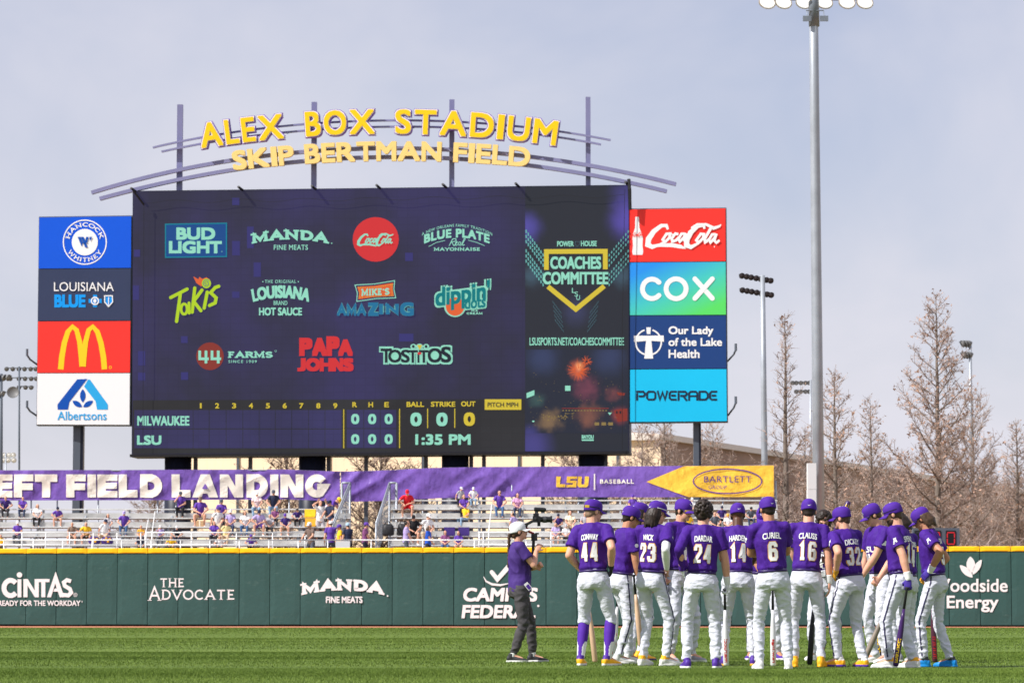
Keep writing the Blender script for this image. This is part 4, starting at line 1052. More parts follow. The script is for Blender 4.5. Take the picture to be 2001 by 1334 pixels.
def gradient_panel():
    m = bpy.data.materials.new("blue to green panel"); m.use_nodes = True; t = m.node_tree; b = t.nodes["Principled BSDF"]; b.inputs["Roughness"].default_value = 0.4
    co = t.nodes.new("ShaderNodeTexCoord"); sx = t.nodes.new("ShaderNodeSeparateXYZ"); t.links.new(co.outputs["Object"], sx.inputs[0])
    p = SB(1231, 515); q = SB(1418, 614)
    ax = t.nodes.new("ShaderNodeMapRange"); ax.inputs[1].default_value = p.x; ax.inputs[2].default_value = q.x; t.links.new(sx.outputs["X"], ax.inputs[0])
    az = t.nodes.new("ShaderNodeMapRange"); az.inputs[1].default_value = p.z; az.inputs[2].default_value = q.z; t.links.new(sx.outputs["Z"], az.inputs[0])
    ad = t.nodes.new("ShaderNodeMath"); ad.operation = 'MULTIPLY_ADD'; ad.inputs[1].default_value = .6; t.links.new(az.outputs[0], ad.inputs[0])
    a2 = t.nodes.new("ShaderNodeMath"); a2.operation = 'MULTIPLY'; a2.inputs[1].default_value = .5; t.links.new(ax.outputs[0], a2.inputs[0]); t.links.new(a2.outputs[0], ad.inputs[2])
    r = t.nodes.new("ShaderNodeValToRGB"); r.color_ramp.elements[0].color = (*lin(24, 140, 232), 1); r.color_ramp.elements[0].position = .15; r.color_ramp.elements[1].color = (*lin(84, 216, 96), 1); r.color_ramp.elements[1].position = .95
    e = r.color_ramp.elements.new(.55); e.color = (*lin(60, 194, 190), 1); t.links.new(ad.outputs[0], r.inputs["Fac"]); t.links.new(r.outputs["Color"], b.inputs["Base Color"])
    return m
M['p_grad'] = gradient_panel()
def tower(label, edges, px0s, px1s, mats, postx, postw, slope):
    """edges: five y positions at the left edge; slope: y change to the right edge"""
    t = thing("sign_tower", label, "sign", (SB(postx, 900).x, SB(postx, 900).y, 0), group="sign towers beside the scoreboard")
    n = 4; P = []
    V, F = quadbox([(px0s[-1] - 1.6, edges[-1] + 1.5), (px1s[-1] + 1.6, edges[-1] + 1.5 + slope[-1]), (px1s[0] + 1.6, edges[0] - 1.5 + slope[0]), (px0s[0] - 1.6, edges[0] - 1.5)], -0.06, -0.5)
    obj("cabinet", mesh("cabinet", V, F), M['grey_steel'], t)
    for i in range(n):
        V, F = quadbox([(px0s[i + 1], edges[i + 1] - .8), (px1s[i + 1], edges[i + 1] - .8 + slope[i + 1]), (px1s[i], edges[i] + .8 + slope[i]), (px0s[i], edges[i] + .8)], 0.02, -0.07)
        P.append(obj("sign_panel", mesh("sign_panel", V, F), mats[i], t))
    p = SB(postx, 900, -0.6); s = S(); hw = postw / 2 / FPX * p.y
    s.box((p.x - hw, p.y - hw, 0), (p.x + hw * .5, p.y + hw, SB(postx, edges[-1]).z)); obj("post", s.me("post"), M['grey_steel'], t)
    s = S(); s.box((p.x + hw * .5 + .002, p.y - hw * .9, 0), (p.x + hw * 1.1, p.y + hw, SB(postx, edges[-1]).z)); obj("conduit", s.me("conduit"), M['navy_steel'], t)
    return t, P
tl, PL = tower("left tower of four stacked sign panels in blue, navy, red and white", (424.5, 525.5, 627.5, 728.8, 829.8), (77, 75.8, 74.6, 73.3, 72), (256.5, 255.8, 254.8, 253.8, 253), (M['p_blue'], M['p_navy'], M['p_red'], M['p_white']), 147, 19, (-2.5, -1.5, -1, -.5, 0.5))
tr, PR = tower("right tower of four stacked sign panels in red, teal green, navy and cyan", (408.8, 512.5, 616.5, 721.2, 824.8), (1229.5, 1230, 1230.5, 1231, 1231), (1417.5, 1418, 1418.6, 1419.4, 1420.4), (M['p_red'], M['p_grad'], M['p_navy2'], M['p_cyan']), 1361, 14, (-2, -1.6, -1, -1, -1.5))
def pa(name, fn, m, parent, off=0.03, step=0.004): 
    d = Draw(); fn(d); return d.build(name, SB, off, m, parent, step)
for (x0, y0, x1, y1), t_ in (((72, 714, 55, 694), tl), ((71, 814, 55, 795), tl), ((1421, 704, 1438, 684), tr), ((1422, 810, 1438, 787), tr)):
    s = S(); a = SB(x0, y0, -.5); b = SB(x1, y1, 0.2); s.tube([a, a.lerp(b, .75) - Vector((0, 0, .08)), b], 0.045, 6); s.tube([b - Vector((0, 0, .05)), b + Vector((0, 0, .28))], 0.06, 6); obj("camera_arm", s.me("camera_arm"), M['grey_steel'], t_)
def circ(cx, cy, r, up=True):
    def f(X, Y):    # X: arc length from the middle, Y: height above baseline (negative up in photo pixels)
        a = X / r
        return (cx + (r - Y) * sin(a), cy - (r - Y) * cos(a)) if up else (cx + (r + Y) * sin(a), cy + (r + Y) * cos(a))
    return f
def a_hw(d):
    d.ring(166, 473.3, 42, 43, 2.2); d.disc(166, 473.3, 25.5, 26)
    d.slab("HANCOCK", -40, -10, 40, 0, 0.18, 0.13, 0.1, warp=circ(166, 473.3, 29.5))
    d.slab("WHITNEY", -37, 0 - 10, 37, 0, 0.18, 0.13, 0.1, warp=lambda X, Y: (166 + (39.5 + Y) * sin(X / 34), 473.3 + (39.5 + Y) * cos(X / 34)))
pa("white_emblem", a_hw, M['l_white'], PL[0])
def a_w(d):
    d.poly([(152, 463), (158, 463), (162, 475), (160, 482)]); d.poly([(158.5, 463), (164, 463), (172, 484), (167, 484)], 1); d.poly([(169, 463), (174, 463), (170, 476), (167, 471)], 2); d.poly([(175.5, 463), (181, 463), (176.5, 472)], 3); d.poly([(161, 473), (171, 473), (171, 475), (161, 475)], 4)
pa("blue_initial", a_w, M['l_dblue'], PL[0], 0.05)
pa("white_word", lambda d: (d.text("LOUISIANA", 106, 551.5, 223, 569, -0.012), d.stroke(arcpts(186, 588, 7, 7, 0, 360, 20)[:-1], 2.2, 0, True), d.stroke([(205, 578), (220, 578), (220.5, 590), (212.6, 599), (205, 590)], 2, 0, True), d.stroke([(212.6, 581), (212.6, 596)], 1.6), d.stroke([(186, 583), (186, 593)], 2.2, 2), d.disc(186, 588, 3, 3.6, 3)), M['l_white'], PL[1], 0.05)
pa("blue_word", lambda d: (d.text("BLUE", 106.5, 575.5, 167.5, 601, 0.07), d.poly([(182, 576), (190, 576), (190, 584), (199, 584), (199, 592), (190, 592), (190, 600), (182, 600), (182, 592), (173.5, 592), (173.5, 584), (182, 584)]), d.poly([(204.5, 577.5), (220.5, 577.5), (221, 590), (212.6, 600), (204.5, 590)])), M['l_blue'], PL[1])
def a_arches(d):
    L = [(119, 721.5), (121, 698), (126, 670), (133, 648), (142, 638), (150, 645), (156, 668), (160, 700), (161.5, 716)]
    d.stroke(L, [11, 11, 10.5, 9.5, 7, 9, 10, 11.5, 12])
    d.stroke([(323.5 - x, y) for x, y in L], [11, 11, 10.5, 9.5, 7, 9, 10, 11.5, 12], 1); d.ring(216, 717.5, 2.4, 2.4, 1)
    d.l = [l for l in d.l]
pa("golden_initial", a_arches, M['l_yel'], PL[2])
pa("deep_blue_mark", lambda d: (d.poly([(151, 741), (171, 740), (136, 785), (133, 800), (113, 800), (112.5, 790)]), petal(d, 162, 786, 162, 760, 11), petal(d, 160.5, 795, 142, 783, 10), petal(d, 163, 795, 182, 783, 10)), M['l_dblue'], PL[3])
pa("sky_blue_mark", lambda d: d.poly([(172, 741.5), (176, 741.5), (211, 790), (211, 800), (190, 800), (187, 784), (164.5, 755)]), M['l_sky'], PL[3])
def a_alb(d):
    d.text("Albertsons", 112.5, 803.5, 208.5, 820.5, 0.015)
    for x in (116, 208): pass
pa("sky_blue_word", a_alb, M['l_sky'], PL[3])
def a_coke(d):
    d.poly([(1241.5, 424), (1248.5, 424), (1249, 433), (1249.5, 445), (1254, 456), (1256.5, 466), (1255.5, 480), (1257, 492), (1255.5, 498), (1237, 498), (1235.5, 492), (1237, 480), (1236, 466), (1237.5, 456), (1241, 445), (1241.3, 433)])
    cola(d, 1263, 437.5, 1409, 487)
    d.disc(1396, 482, 1.2)
pa("white_script", a_coke, M['l_white'], PR[0], 0.03, 0.003)
pa("red_script", lambda d: cola(d, 1237.5, 454, 1255.5, 463), M['p_red'], PR[0], 0.05, 0.002)
def a_cox(d):
    d.stroke(arcpts(1274, 564.5, 18.5, 19, 42, 318, 16), 9.5, rnd=True); d.ring(1321.3, 564.3, 19.5, 19.3, 9.6); d.stroke([(1358, 545), (1392, 583)], 9.5, 1, rnd=True); d.stroke([(1392, 545), (1358, 583)], 9.5, 2, rnd=True)
pa("white_word", a_cox, M['l_white'], PR[1])
def a_lake(d):
    d.text("Our Lady", 1306.5, 637.5, 1394, 657.5, 0.04); d.text("of the Lake", 1306.5, 660, 1411, 676, 0.04); d.text("Health", 1306.5, 683, 1367, 699.5, 0.04)
    d.stroke(arcpts(1267.3, 668.5, 25, 25, -72, 72, 14), 3); d.stroke(arcpts(1267.3, 668.5, 25, 25, 108, 252, 14), 3)
    d.poly([(1263, 639.5), (1272, 639.5), (1271, 652.5), (1264, 652.5)]); d.poly([(1239, 656), (1297, 655.5), (1297.5, 667.5), (1273, 666), (1276.5, 700.5), (1259, 700.5), (1262.5, 666), (1239, 668)], 1)
pa("white_lettering", a_lake, M['l_white'], PR[2])
def a_pow(d):
    x = 1243
    for i, (ch, w_) in enumerate((("P", 19), ("O", 20), ("W", 23), ("E", 17), ("R", 20), ("A", 20), ("D", 20), ("E", 17))):
        a, b = x, x + w_; m_ = (a + b) / 2; y0, y1 = 763, 782.5; q = 3.8
        if ch == "P": d.stroke([(a + 2, y1), (a + 2, 768)], q); d.stroke([(a, y0 + 2), (b - 5, y0 + 2), (b - 2, y0 + 5), (b - 2, 771), (b - 5, 774), (a + 5, 774)], q, 1)
        if ch == "D": d.stroke([(a + 2, y0 + 2), (b - 6, y0 + 2), (b - 2, y0 + 6), (b - 2, y1 - 6), (b - 6, y1 - 2), (a + 2, y1 - 2)], q, 0, True)
        if ch == "O": d.stroke([(a + 5, y0 + 2), (b - 5, y0 + 2), (b - 2, y0 + 5), (b - 2, y1 - 5), (b - 5, y1 - 2), (a + 5, y1 - 2), (a + 2, y1 - 5), (a + 2, y0 + 5)], q, 0, True)
        if ch == "W": d.stroke([(a + 2, y0), (a + 6.5, y1 - 2), (m_, y0 + 3), (b - 6.5, y1 - 2), (b - 2, y0)], q)
        if ch == "E": d.stroke([(b - 1, y0 + 2), (a + 5, y0 + 2), (a + 2, y0 + 5), (a + 2, y1 - 5), (a + 5, y1 - 2), (b - 1, y1 - 2)], q); d.stroke([(a + 5, 772.5), (b - 3, 772.5)], q, 1)
        if ch == "R": d.stroke([(a + 2, y1), (a + 2, 768)], q); d.stroke([(a, y0 + 2), (b - 5, y0 + 2), (b - 2, y0 + 5), (b - 2, 770), (b - 5, 773), (a + 5, 773)], q, 1); d.stroke([(b - 9, 773), (b - 2, y1)], q, 2)
        if ch == "A": d.stroke([(a + 2, y1), (a + 2, y0 + 5), (a + 5, y0 + 2), (b - 5, y0 + 2), (b - 2, y0 + 5), (b - 2, y1)], q); d.stroke([(a + 2, 773.5), (b - 2, 773.5)], q * .8, 1)
        x += w_ + 0.5
pa("dark_word", a_pow, M['l_ink'], PR[3])

# ------------------------------------------------------------------ arched stadium name above the scoreboard
M['ar_yel'] = mat("yellow sign face", lin(252, 200, 14), 0.4); M['ar_cream'] = mat("cream sign face", lin(242, 208, 128), 0.45); M['ar_pur'] = mat("purple sign edge", lin(128, 84, 190), 0.5)
M['ar_white'] = mat("white sign edge", (0.84, 0.83, 0.84), 0.45)
sign = thing("stadium_sign", "arched stadium name sign in yellow and cream letters on lavender beams above the scoreboard", "sign", tuple(SB(746, 362, -.7)))
for px, py, wd in ((344, 200, 11), (608, 195, 10.5), (879, 190, 10), (1147, 185, 9.5)):
    p = SB(px, py, -0.75); q = SB(px, top_y(px) + 6, -0.75); h = wd / 2 / FPX * p.y
    s = S(); s.box((q.x - h, q.y - h, q.z), (q.x + h, q.y + h, p.z)); obj("post", s.me("post"), M['lav_steel'], sign)
def curve(pts, n=60):
    xs = np.array([p[0] for p in pts], float); ys = np.array([p[1] for p in pts], float)
    c = np.polyfit(xs, ys, 4 if len(pts) > 5 else 2); X = np.linspace(xs[0], xs[-1], n)
    return [(x, float(np.polyval(c, x))) for x in X]
def beam(pts, hz, hy, off, name):
    C = curve(pts); R = []
    for i, (x, y) in enumerate(C):
        a = C[max(i - 1, 0)]; b = C[min(i + 1, len(C) - 1)]; sl = atan2(b[1] - a[1], b[0] - a[0])
        p = SB(x, y, off); up = Vector((sin(sl) * SB.u.x, sin(sl) * SB.u.y, cos(sl)))
        R.append([p + up * hz + SB.n * hy, p - up * hz + SB.n * hy, p - up * hz - SB.n * hy, p + up * hz - SB.n * hy])
    s = S(); s.rings(R); return obj(name, s.me(name), M['lav_steel'], sign)
beam([(295, 286), (345, 274.5), (450, 257), (588, 240), (760, 233), (879, 235), (1000, 243.5), (1094, 254.5), (1192, 271.5)], 0.045, 0.05, -.42, "slim_beam")
beam([(312, 294), (345, 287), (450, 269), (588, 253), (760, 245), (879, 247), (1000, 255), (1094, 266), (1173, 280)], 0.045, 0.05, -.42, "slim_beam")
beam([(175, 374), (260, 350), (345, 330.5), (450, 310), (600, 293.5), (760, 288), (879, 290), (1040, 303.5), (1147, 321), (1230, 336.5), (1320, 357.5)], 0.085, 0.11, -.45, "heavy_beam")
beam([(191, 386), (260, 368), (345, 349.5), (455, 329), (600, 311), (760, 305), (879, 307), (1040, 322), (1147, 338.5), (1230, 354), (1302, 372)], 0.085, 0.11, -.45, "heavy_beam")
def arch(cx, y0, k):
    def f(X, Y):
        sl = 2 * k * (X - cx); q = sqrt(1 + sl * sl); yb = y0 + k * (X - cx) ** 2
        return (X + (-Y) * sl / q, yb + Y / q)          # Y: minus height above the baseline
    return f
def letters(words, f, h, layers):
    for wd, x0, x1 in words:
        W_ = []; x = 0
        for ch in wd:
            V_, _ = glyphs(ch, 0.06); xs = [v[0] for v in V_]; W_.append(max(xs) - min(xs))
        gap = 0.10 if h > 45 else 0.05
        tot = sum(W_) + gap * (len(wd) - 1); sc_ = (x1 - x0) / tot; x = x0
        for ch, w_ in zip(wd, W_):
            a, b = x, x + w_ * sc_; parent = sign; e0 = None
            for (nm, ex, bold, m, off, thick) in layers:
                d = Draw(); d.text(ch, a - ex, -h - ex, b + ex, ex, bold, warp=f)
                o = d.build(nm, SB, off, m, parent, 0.006, thick)
                if e0 is None: e0 = o; parent = o
            x = b + gap * sc_
letters((("ALEX", 394, 556), ("BOX", 598, 733), ("STADIUM", 772, 1086)), arch(757, 262.5, 2.15e-4), 49,
        (("letter", 1.8, 0.09, M['ar_pur'], 0.0, 0.22), ("white_edge", 0.8, 0.066, M['ar_white'], 0.03, 0.0), ("yellow_face", -0.6, 0.036, M['ar_yel'], 0.06, 0.0)))
letters((("SKIP", 456, 575), ("BERTMAN", 596, 862), ("FIELD", 885, 1034)), arch(775, 314.5, 1.85e-4), 38.5,
        (("letter", 0.0, 0.058, M['ar_cream'], 0.0, 0.2),))
s = S()
for px in (470, 560, 640, 700, 800, 860, 930, 1010):
    y = 262.5 + 2.15e-4 * (px - 757) ** 2; s.tube([SB(px, y - 10, -.1), SB(px + 8, y - 16, -.4)], 0.02, 5)
obj("wiring", s.me("wiring"), M['grey_steel'], sign)
# ------------------------------------------------------------------ tan hall behind the bleachers
hall = thing("building", "long tan metal hall with a pale roof edge behind the bleachers and scoreboard", "building", (9.7, 205, 0))
A_ = Vector((9.7, 200, 0)); dl = Vector((-0.923, 0.385, 0)); dr = Vector((0.385, 0.923, 0))
ZH = 0.62 + (1192 - 860) / FPX * 200
B_ = A_ + dl * 34.8; C_ = A_ + dr * 118; D_ = B_ + dr * 118
up = Vector((0, 0, ZH))
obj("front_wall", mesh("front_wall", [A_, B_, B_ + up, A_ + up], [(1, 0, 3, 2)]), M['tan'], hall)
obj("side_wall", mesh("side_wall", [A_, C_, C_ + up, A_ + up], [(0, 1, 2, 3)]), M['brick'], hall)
obj("rear_walls", mesh("rear_walls", [B_, D_, C_, B_ + up, D_ + up, C_ + up], [(0, 3, 4, 1), (1, 4, 5, 2)]), M['tan'], hall)
s = S(); e = 0.35
for P, Q, nn in ((A_, C_, -dl), (B_, A_, -dr)):
    V = [P + up, Q + up, Q + up + nn * e, P + up + nn * e]; V = V + [v + Vector((0, 0, .38)) for v in V]
    s.add(V, [(0, 3, 2, 1), (4, 5, 6, 7), (0, 1, 5, 4), (1, 2, 6, 5), (2, 3, 7, 6), (3, 0, 4, 7)])
obj("roof_edge", s.me("roof_edge"), M['tan_roof'], hall)
ridge = up + Vector((0, 0, .39))
mA = A_.lerp(B_, .5) + up + Vector((0, 0, 1.6)); mC = C_.lerp(D_, .5) + up + Vector((0, 0, 1.6))
obj("roof", mesh("roof", [A_ + ridge, C_ + ridge, mC, mA, B_ + ridge, D_ + ridge], [(0, 1, 2, 3), (3, 2, 5, 4), (0, 3, 4), (1, 5, 2)]), M['tan_roof'], hall)
for t_ in (3, 10, 17, 24, 31):
    s = S(); p = A_ + dl * t_ - dr * 0.02; s.box((p.x - .09, p.y - .12, 0), (p.x + .09, p.y + .0, ZH - .02)); obj("downpipe", s.me("downpipe"), M['grey_steel'], hall)

# ------------------------------------------------------------------ floodlight poles
M['lamp_house'] = mat("white lamp housing", (0.74, 0.76, 0.76), 0.4); M['lamp_dark'] = mat("dark lamp housing", (0.05, 0.04, 0.045), 0.5); M['glass'] = mat("lamp glass", (0.9, 0.9, 0.88), 0.15, spec=0.6)
M['lamp_grey'] = mat("grey lamp housing", (0.16, 0.16, 0.16), 0.5)
def lampmesh(r, depth, aim, n=16):
    """bell-shaped reflector opening towards aim"""
    aim = Vector(aim).normalized(); u = aim.orthogonal().normalized(); v = aim.cross(u)
    R = []
    for z, q in ((-depth, .22), (-depth * .8, .45), (-depth * .45, .78), (-depth * .1, .97), (0, 1.0), (0.01, .93), (-depth * .12, .88)):
        R.append([aim * z + (u * cos(2 * pi * k / n) + v * sin(2 * pi * k / n)) * r * q for k in range(n)])
    s = S(); s.rings(R)
    g_ = S(); g_.rings([[aim * (-depth * .13 + dz) + (u * cos(2 * pi * k / n) + v * sin(2 * pi * k / n)) * r * .87 for k in range(n)] for dz in (0, .02)])
    return s, g_
def light_pole(label, px, Y, r0, r1, ytop, rows, house, arm_m, pole_m, pxtop=None, group="floodlight poles", lens_m=None, tilt=0.0):
    """rows: list of (pixel y, list of pixel x, lamp radius, aim)"""
    base = pick(px, 1192, Y); top = pick(pxtop if pxtop is not None else px, ytop, Y)
    t = thing("floodlight_pole", label, "light pole", (base.x, Y, 0), group=group)
    s = S(); s.tube([(base.x, Y, 0), base.lerp(top, .33), base.lerp(top, .66), top], [r0, r0 + (r1 - r0) * .33, r0 + (r1 - r0) * .66, r1], 20); obj("pole", s.me("pole", True), pole_m, t)
    for y, xs, r, aim in rows:
        P = [pick(x, y + tilt * (x - xs[0]), Y) for x in xs]; zb = .55 * r
        s = S(); a = P[0] + Vector((-.2, .15, zb)); b = P[-1] + Vector((.2, .15, zb)); s.tube([a, b], r * .16 + .02, 6); arm = obj("crossarm", s.me("crossarm"), arm_m, t)
        for p in P:
            ls, lg = lampmesh(r, r * 1.25, aim); M_ = Matrix.Translation(p)
            ls.v = [tuple(M_ @ Vector(q)) for q in ls.v]; lg.v = [tuple(M_ @ Vector(q)) for q in lg.v]
            ls.tube([p + Vector((0, .1, zb)), p - Vector(aim).normalized() * r * .8], r * .14 + .01, 5)
            lo = obj("lamp", ls.me("lamp", True), house, t); obj("lens", lg.me("lens", True), lens_m or M['glass'], lo)
    return t
big = light_pole("tall grey floodlight pole nearest the field, in front of the bare trees", 1602, 138, 0.275, 0.185, -260,
    [(6, (1499, 1531, 1571, 1611, 1655, 1690), 0.40, (-.22, -.55, -.80)), (-70, (1499, 1531, 1571, 1611, 1655, 1690), 0.40, (-.22, -.55, -.80))], M['lamp_house'], M['galv_dark'], M['galv'], pxtop=1587, lens_m=emis('lit lamp', (1.0, .97, .93), 1.0))
s = S(); p = pick(1592, 43, 137.9)
s.tube([p + Vector((-.4, -.1, .5)), p + Vector((.4, -.1, .5))], .03, 5)
for dx in (-.37, .40):
    s.box((p.x + dx - .19, p.y - .3, p.z - .02), (p.x + dx + .19, p.y - .2, p.z + .22)); s.tube([p + Vector((dx, -.25, .2)), p + Vector((dx, -.1, .5))], .02, 5)
obj("small_floodlight", s.me("small_floodlight"), M['galv_dark'], big)
q = pick(1591, 52, 138); q2 = pick(1589, -40, 138)
s = S(); s.tube([q, q2], [.2445, .236], 20); obj("dark_collar", s.me("dark_collar", True), M['galv_dark'], big)
for y0, y1, nm in ((905, 956, "control_box"), (956.5, 1022, "control_box"), (1022.5, 1192, "control_box")):
    a = pick(1577.5, y1, 137.3); b = pick(1599, y0, 137.3); s = S(); s.box((a.x, 137.0, a.z), (b.x - .12, 137.55, b.z)); obj(nm, s.me(nm), M['lamp_house'], big)
light_pole("slimmer floodlight pole with two rows of dark lamps, left of the tall pole", 1497, 205, 0.26, 0.16, 538,
    [(539, (1450, 1459, 1468, 1478, 1487, 1498, 1506), .21, (.15, -1, -.35)), (567, (1451, 1460, 1469, 1479, 1488, 1499, 1507), .21, (.15, -1, -.35))], M['lamp_dark'], M['galv_dark'], M['galv'], pxtop=1490, lens_m=M['lamp_dark'], tilt=.17)
light_pole("distant floodlight pole seen side-on behind the biggest bare tree", 1899, 230, 0.16, 0.11, 668,
    [(672, (1880, 1886, 1891), .3, (-1, -.3, -.4)), (694, (1882, 1888, 1893), .3, (-1, -.3, -.4))], M['lamp_grey'], M['galv_dark'], M['galv'], pxtop=1896, lens_m=M['lamp_grey'])
light_pole("small distant floodlight pole between the narrow tree and the tall pole", 1584, 300, 0.12, 0.1, 742,
    [(748, (1549, 1556, 1565, 1574, 1581), .23, (-.1, -1, -.3)), (765, (1556, 1565, 1574, 1581), .23, (-.1, -1, -.3))], M['lamp_grey'], M['galv_dark'], M['galv'], lens_m=M['lamp_grey'])
light_pole("distant floodlight pole with three lamp rows just left of the sign tower", 37.5, 260, 0.1, 0.08, 716,
    [(721, (13, 25, 37, 48, 60, 70), .2, (.2, -1, -.3)), (740, (20, 37, 49, 61, 71), .2, (.2, -1, -.3)), (757, (37, 50, 61), .2, (.2, -1, -.3))], M['lamp_grey'], M['galv_dark'], M['grey_steel'], lens_m=M['lamp_grey'])
light_pole("grey floodlight pole at the far left edge with clustered lamps", 2, 220, 0.15, 0.12, 730,
    [(738, (1, 9, 17), .26, (1, -.4, -.4)), (770, (0, 6), .26, (1, -.4, -.4))], M['lamp_grey'], M['galv_dark'], M['grey_steel'], lens_m=M['lamp_grey'])
light_pole("short far floodlight pole with white lamps low at the left edge", 11, 330, 0.1, 0.08, 884,
    [(889, (9, 18, 26), .3, (.2, -1, -.3)), (899, (8, 16, 27), .3, (.2, -1, -.3))], M['lamp_house'], M['lamp_house'], M['galv'])
t = thing("dish", "round grey dish antenna left of the sign tower", "dish antenna", tuple(pick(25, 766, 259)))
ls, lg = lampmesh(.52, .3, (.1, -1, .25)); o = obj("bowl", ls.me("bowl", True), M['lamp_grey'], t, local=True)
p = pick(25, 766, 259); q = pick(37, 766, 260); s = S(); s.tube([p + Vector((0, .2, 0)), q], .04, 5); obj("bracket", s.me("bracket"), M['grey_steel'], t)

# ------------------------------------------------------------------ bare cypress trees
def tubes_np(segs, n=3):
    """segs: (m,8) p0 p1 r0 r1 -> vertices and quads"""
    sg = np.asarray(segs, np.float32); p0 = sg[:, 0:3]; p1 = sg[:, 3:6]; r0 = sg[:, 6]; r1 = sg[:, 7]
    d = p1 - p0; L = np.linalg.norm(d, axis=1, keepdims=True) + 1e-9; d = d / L
    h = np.where(np.abs(d[:, 2:3]) > .9, np.array([[1., 0, 0]]), np.array([[0., 0, 1]])); u = np.cross(d, h); u /= np.linalg.norm(u, axis=1, keepdims=True) + 1e-9; v = np.cross(d, u)
    m = len(sg); V = np.zeros((m, 2 * n, 3), np.float32)
    for k in range(n):
        a = 2 * pi * k / n; o = u * cos(a) + v * sin(a)
        V[:, k] = p0 + o * r0[:, None]; V[:, n + k] = p1 + o * r1[:, None]
    F = []; b = (np.arange(m) * 2 * n)[:, None]
    for k in range(n): F.append(np.concatenate([b + k, b + (k + 1) % n, b + n + (k + 1) % n, b + n + k], 1))
    return V.reshape(-1, 3), np.concatenate(F)
def cypress(seed, H, spread, nb, leaf, power=0.85, ang=(20, 48), zmin=.10, lift=.05):
    r = random.Random(seed); trunk = []; br = []; tw = []; lf = []
    P = []; x = y = 0
    N_ = 14
    for i in range(N_ + 1):
        z = H * i / N_; P.append(Vector((x, y, z))); x += r.uniform(-.012, .012) * H / 6; y += r.uniform(-.012, .012) * H / 6
    R0 = H * .0145
    rad = lambda z: R0 * (1 - z / H) ** .9 + .012
    for i in range(N_): trunk.append((*P[i], *P[i + 1], rad(P[i].z) * (1.6 if i == 0 else 1), rad(P[i + 1].z)))
    def at(z):
        f = z / H * N_; i = min(N_ - 1, int(f)); return P[i].lerp(P[i + 1], f - i)
    for b in range(nb):
        z = H * (zmin + (0.985 - zmin) * (b + r.random() * .8) / nb); a = b * 2.4 + r.uniform(-.5, .5)
        q = (z / H - zmin) / (1 - zmin)
        L = spread * ((1 - q) ** power) * r.uniform(.38, 1.15) * min(1, .55 + 2.2 * q) + .25
        el = radians(r.uniform(*ang)) + q * .35
        p = at(z); d = Vector((cos(a) * cos(el), sin(a) * cos(el), sin(el))); rr = min(rad(z) * .5, .012 + L * .012)
        n = 5; pts = [p]
        for i in range(n):
            d = (d + Vector((r.uniform(-.13, .13), r.uniform(-.13, .13), lift + r.uniform(-.06, .08)))).normalized(); p = p + d * L / n; pts.append(p)
        for i in range(n): br.append((*pts[i], *pts[i + 1], rr * (1 - i / n * .85), rr * (1 - (i + 1) / n * .85)))
        ns = max(4, int(L * 5.2))
        for k in range(ns):
            f = .18 + .82 * (k + r.random()) / ns; i = min(n - 1, int(f * n)); sp = pts[i].lerp(pts[i + 1], f * n - i)
            bd = (pts[i + 1] - pts[i]).normalized(); sd = (bd * r.uniform(.35, 1) + Vector((r.uniform(-1, 1), r.uniform(-1, 1), r.uniform(-.25, .8)))).normalized()
            sl = (.25 + .34 * L * (1 - f * .55)) * r.uniform(.5, 1.1); mid = sp + sd * sl * .5; e_ = mid + (sd + Vector((r.uniform(-.25, .25), r.uniform(-.25, .25), r.uniform(-.1, .35)))).normalized() * sl * .5
            tw.append((*sp, *mid, .020, .016)); tw.append((*mid, *e_, .016, .009))
            for j in range(max(4, int(sl * 13))):
                g_ = r.random(); o = sp.lerp(mid, g_ * 2) if g_ < .5 else mid.lerp(e_, g_ * 2 - 1)
                dd = (sd * .6 + Vector((r.uniform(-1, 1), r.uniform(-1, 1), r.uniform(-.5, .8)))).normalized(); tl_ = r.uniform(.15, .45)
                e2 = o + dd * tl_; tw.append((*o, *e2, .0095, .0055))
                if r.random() < leaf: lf.append(e2)
    V, F = tubes_np(trunk, 8); mt = tri_mesh("trunk", V, F, True)
    V, F = tubes_np(br, 5); mb = tri_mesh("branches", V, F, True)
    V, F = tubes_np(tw, 3); mw = tri_mesh("twigs", V, F)
    ml = None
    if lf:
        n = len(lf); c = np.array([tuple(p) for p in lf], np.float32); g = np.random.default_rng(seed)
        A = c[:, None, :] + g.normal(size=(n, 3, 3)).astype(np.float32) * 0.06; ml = tri_mesh("dry_leaves", A.reshape(-1, 3), np.arange(n * 3).reshape(-1, 3))
    return dict(trunk=mt, branches=mb, twigs=mw, leaves=ml)
KINDS = [cypress(1, 16.5, 4.6, 84, .5, .75, (2, 32), .07, .05), cypress(2, 15.5, 2.9, 66, .12, 1.3, (10, 40)), cypress(3, 12.5, 3.1, 64, .4, .8, (5, 36)), cypress(4, 11, 3.8, 62, .2, .6, (8, 40), .05), cypress(5, 8, 3.8, 56, .12, .5, (15, 55), .04)]
for kd in KINDS:
    kd['trunk'].materials.append(M['bark']); kd['branches'].materials.append(M['bark']); kd['twigs'].materials.append(M['twig'])
    if kd['leaves']: kd['leaves'].materials.append(M['seed'])
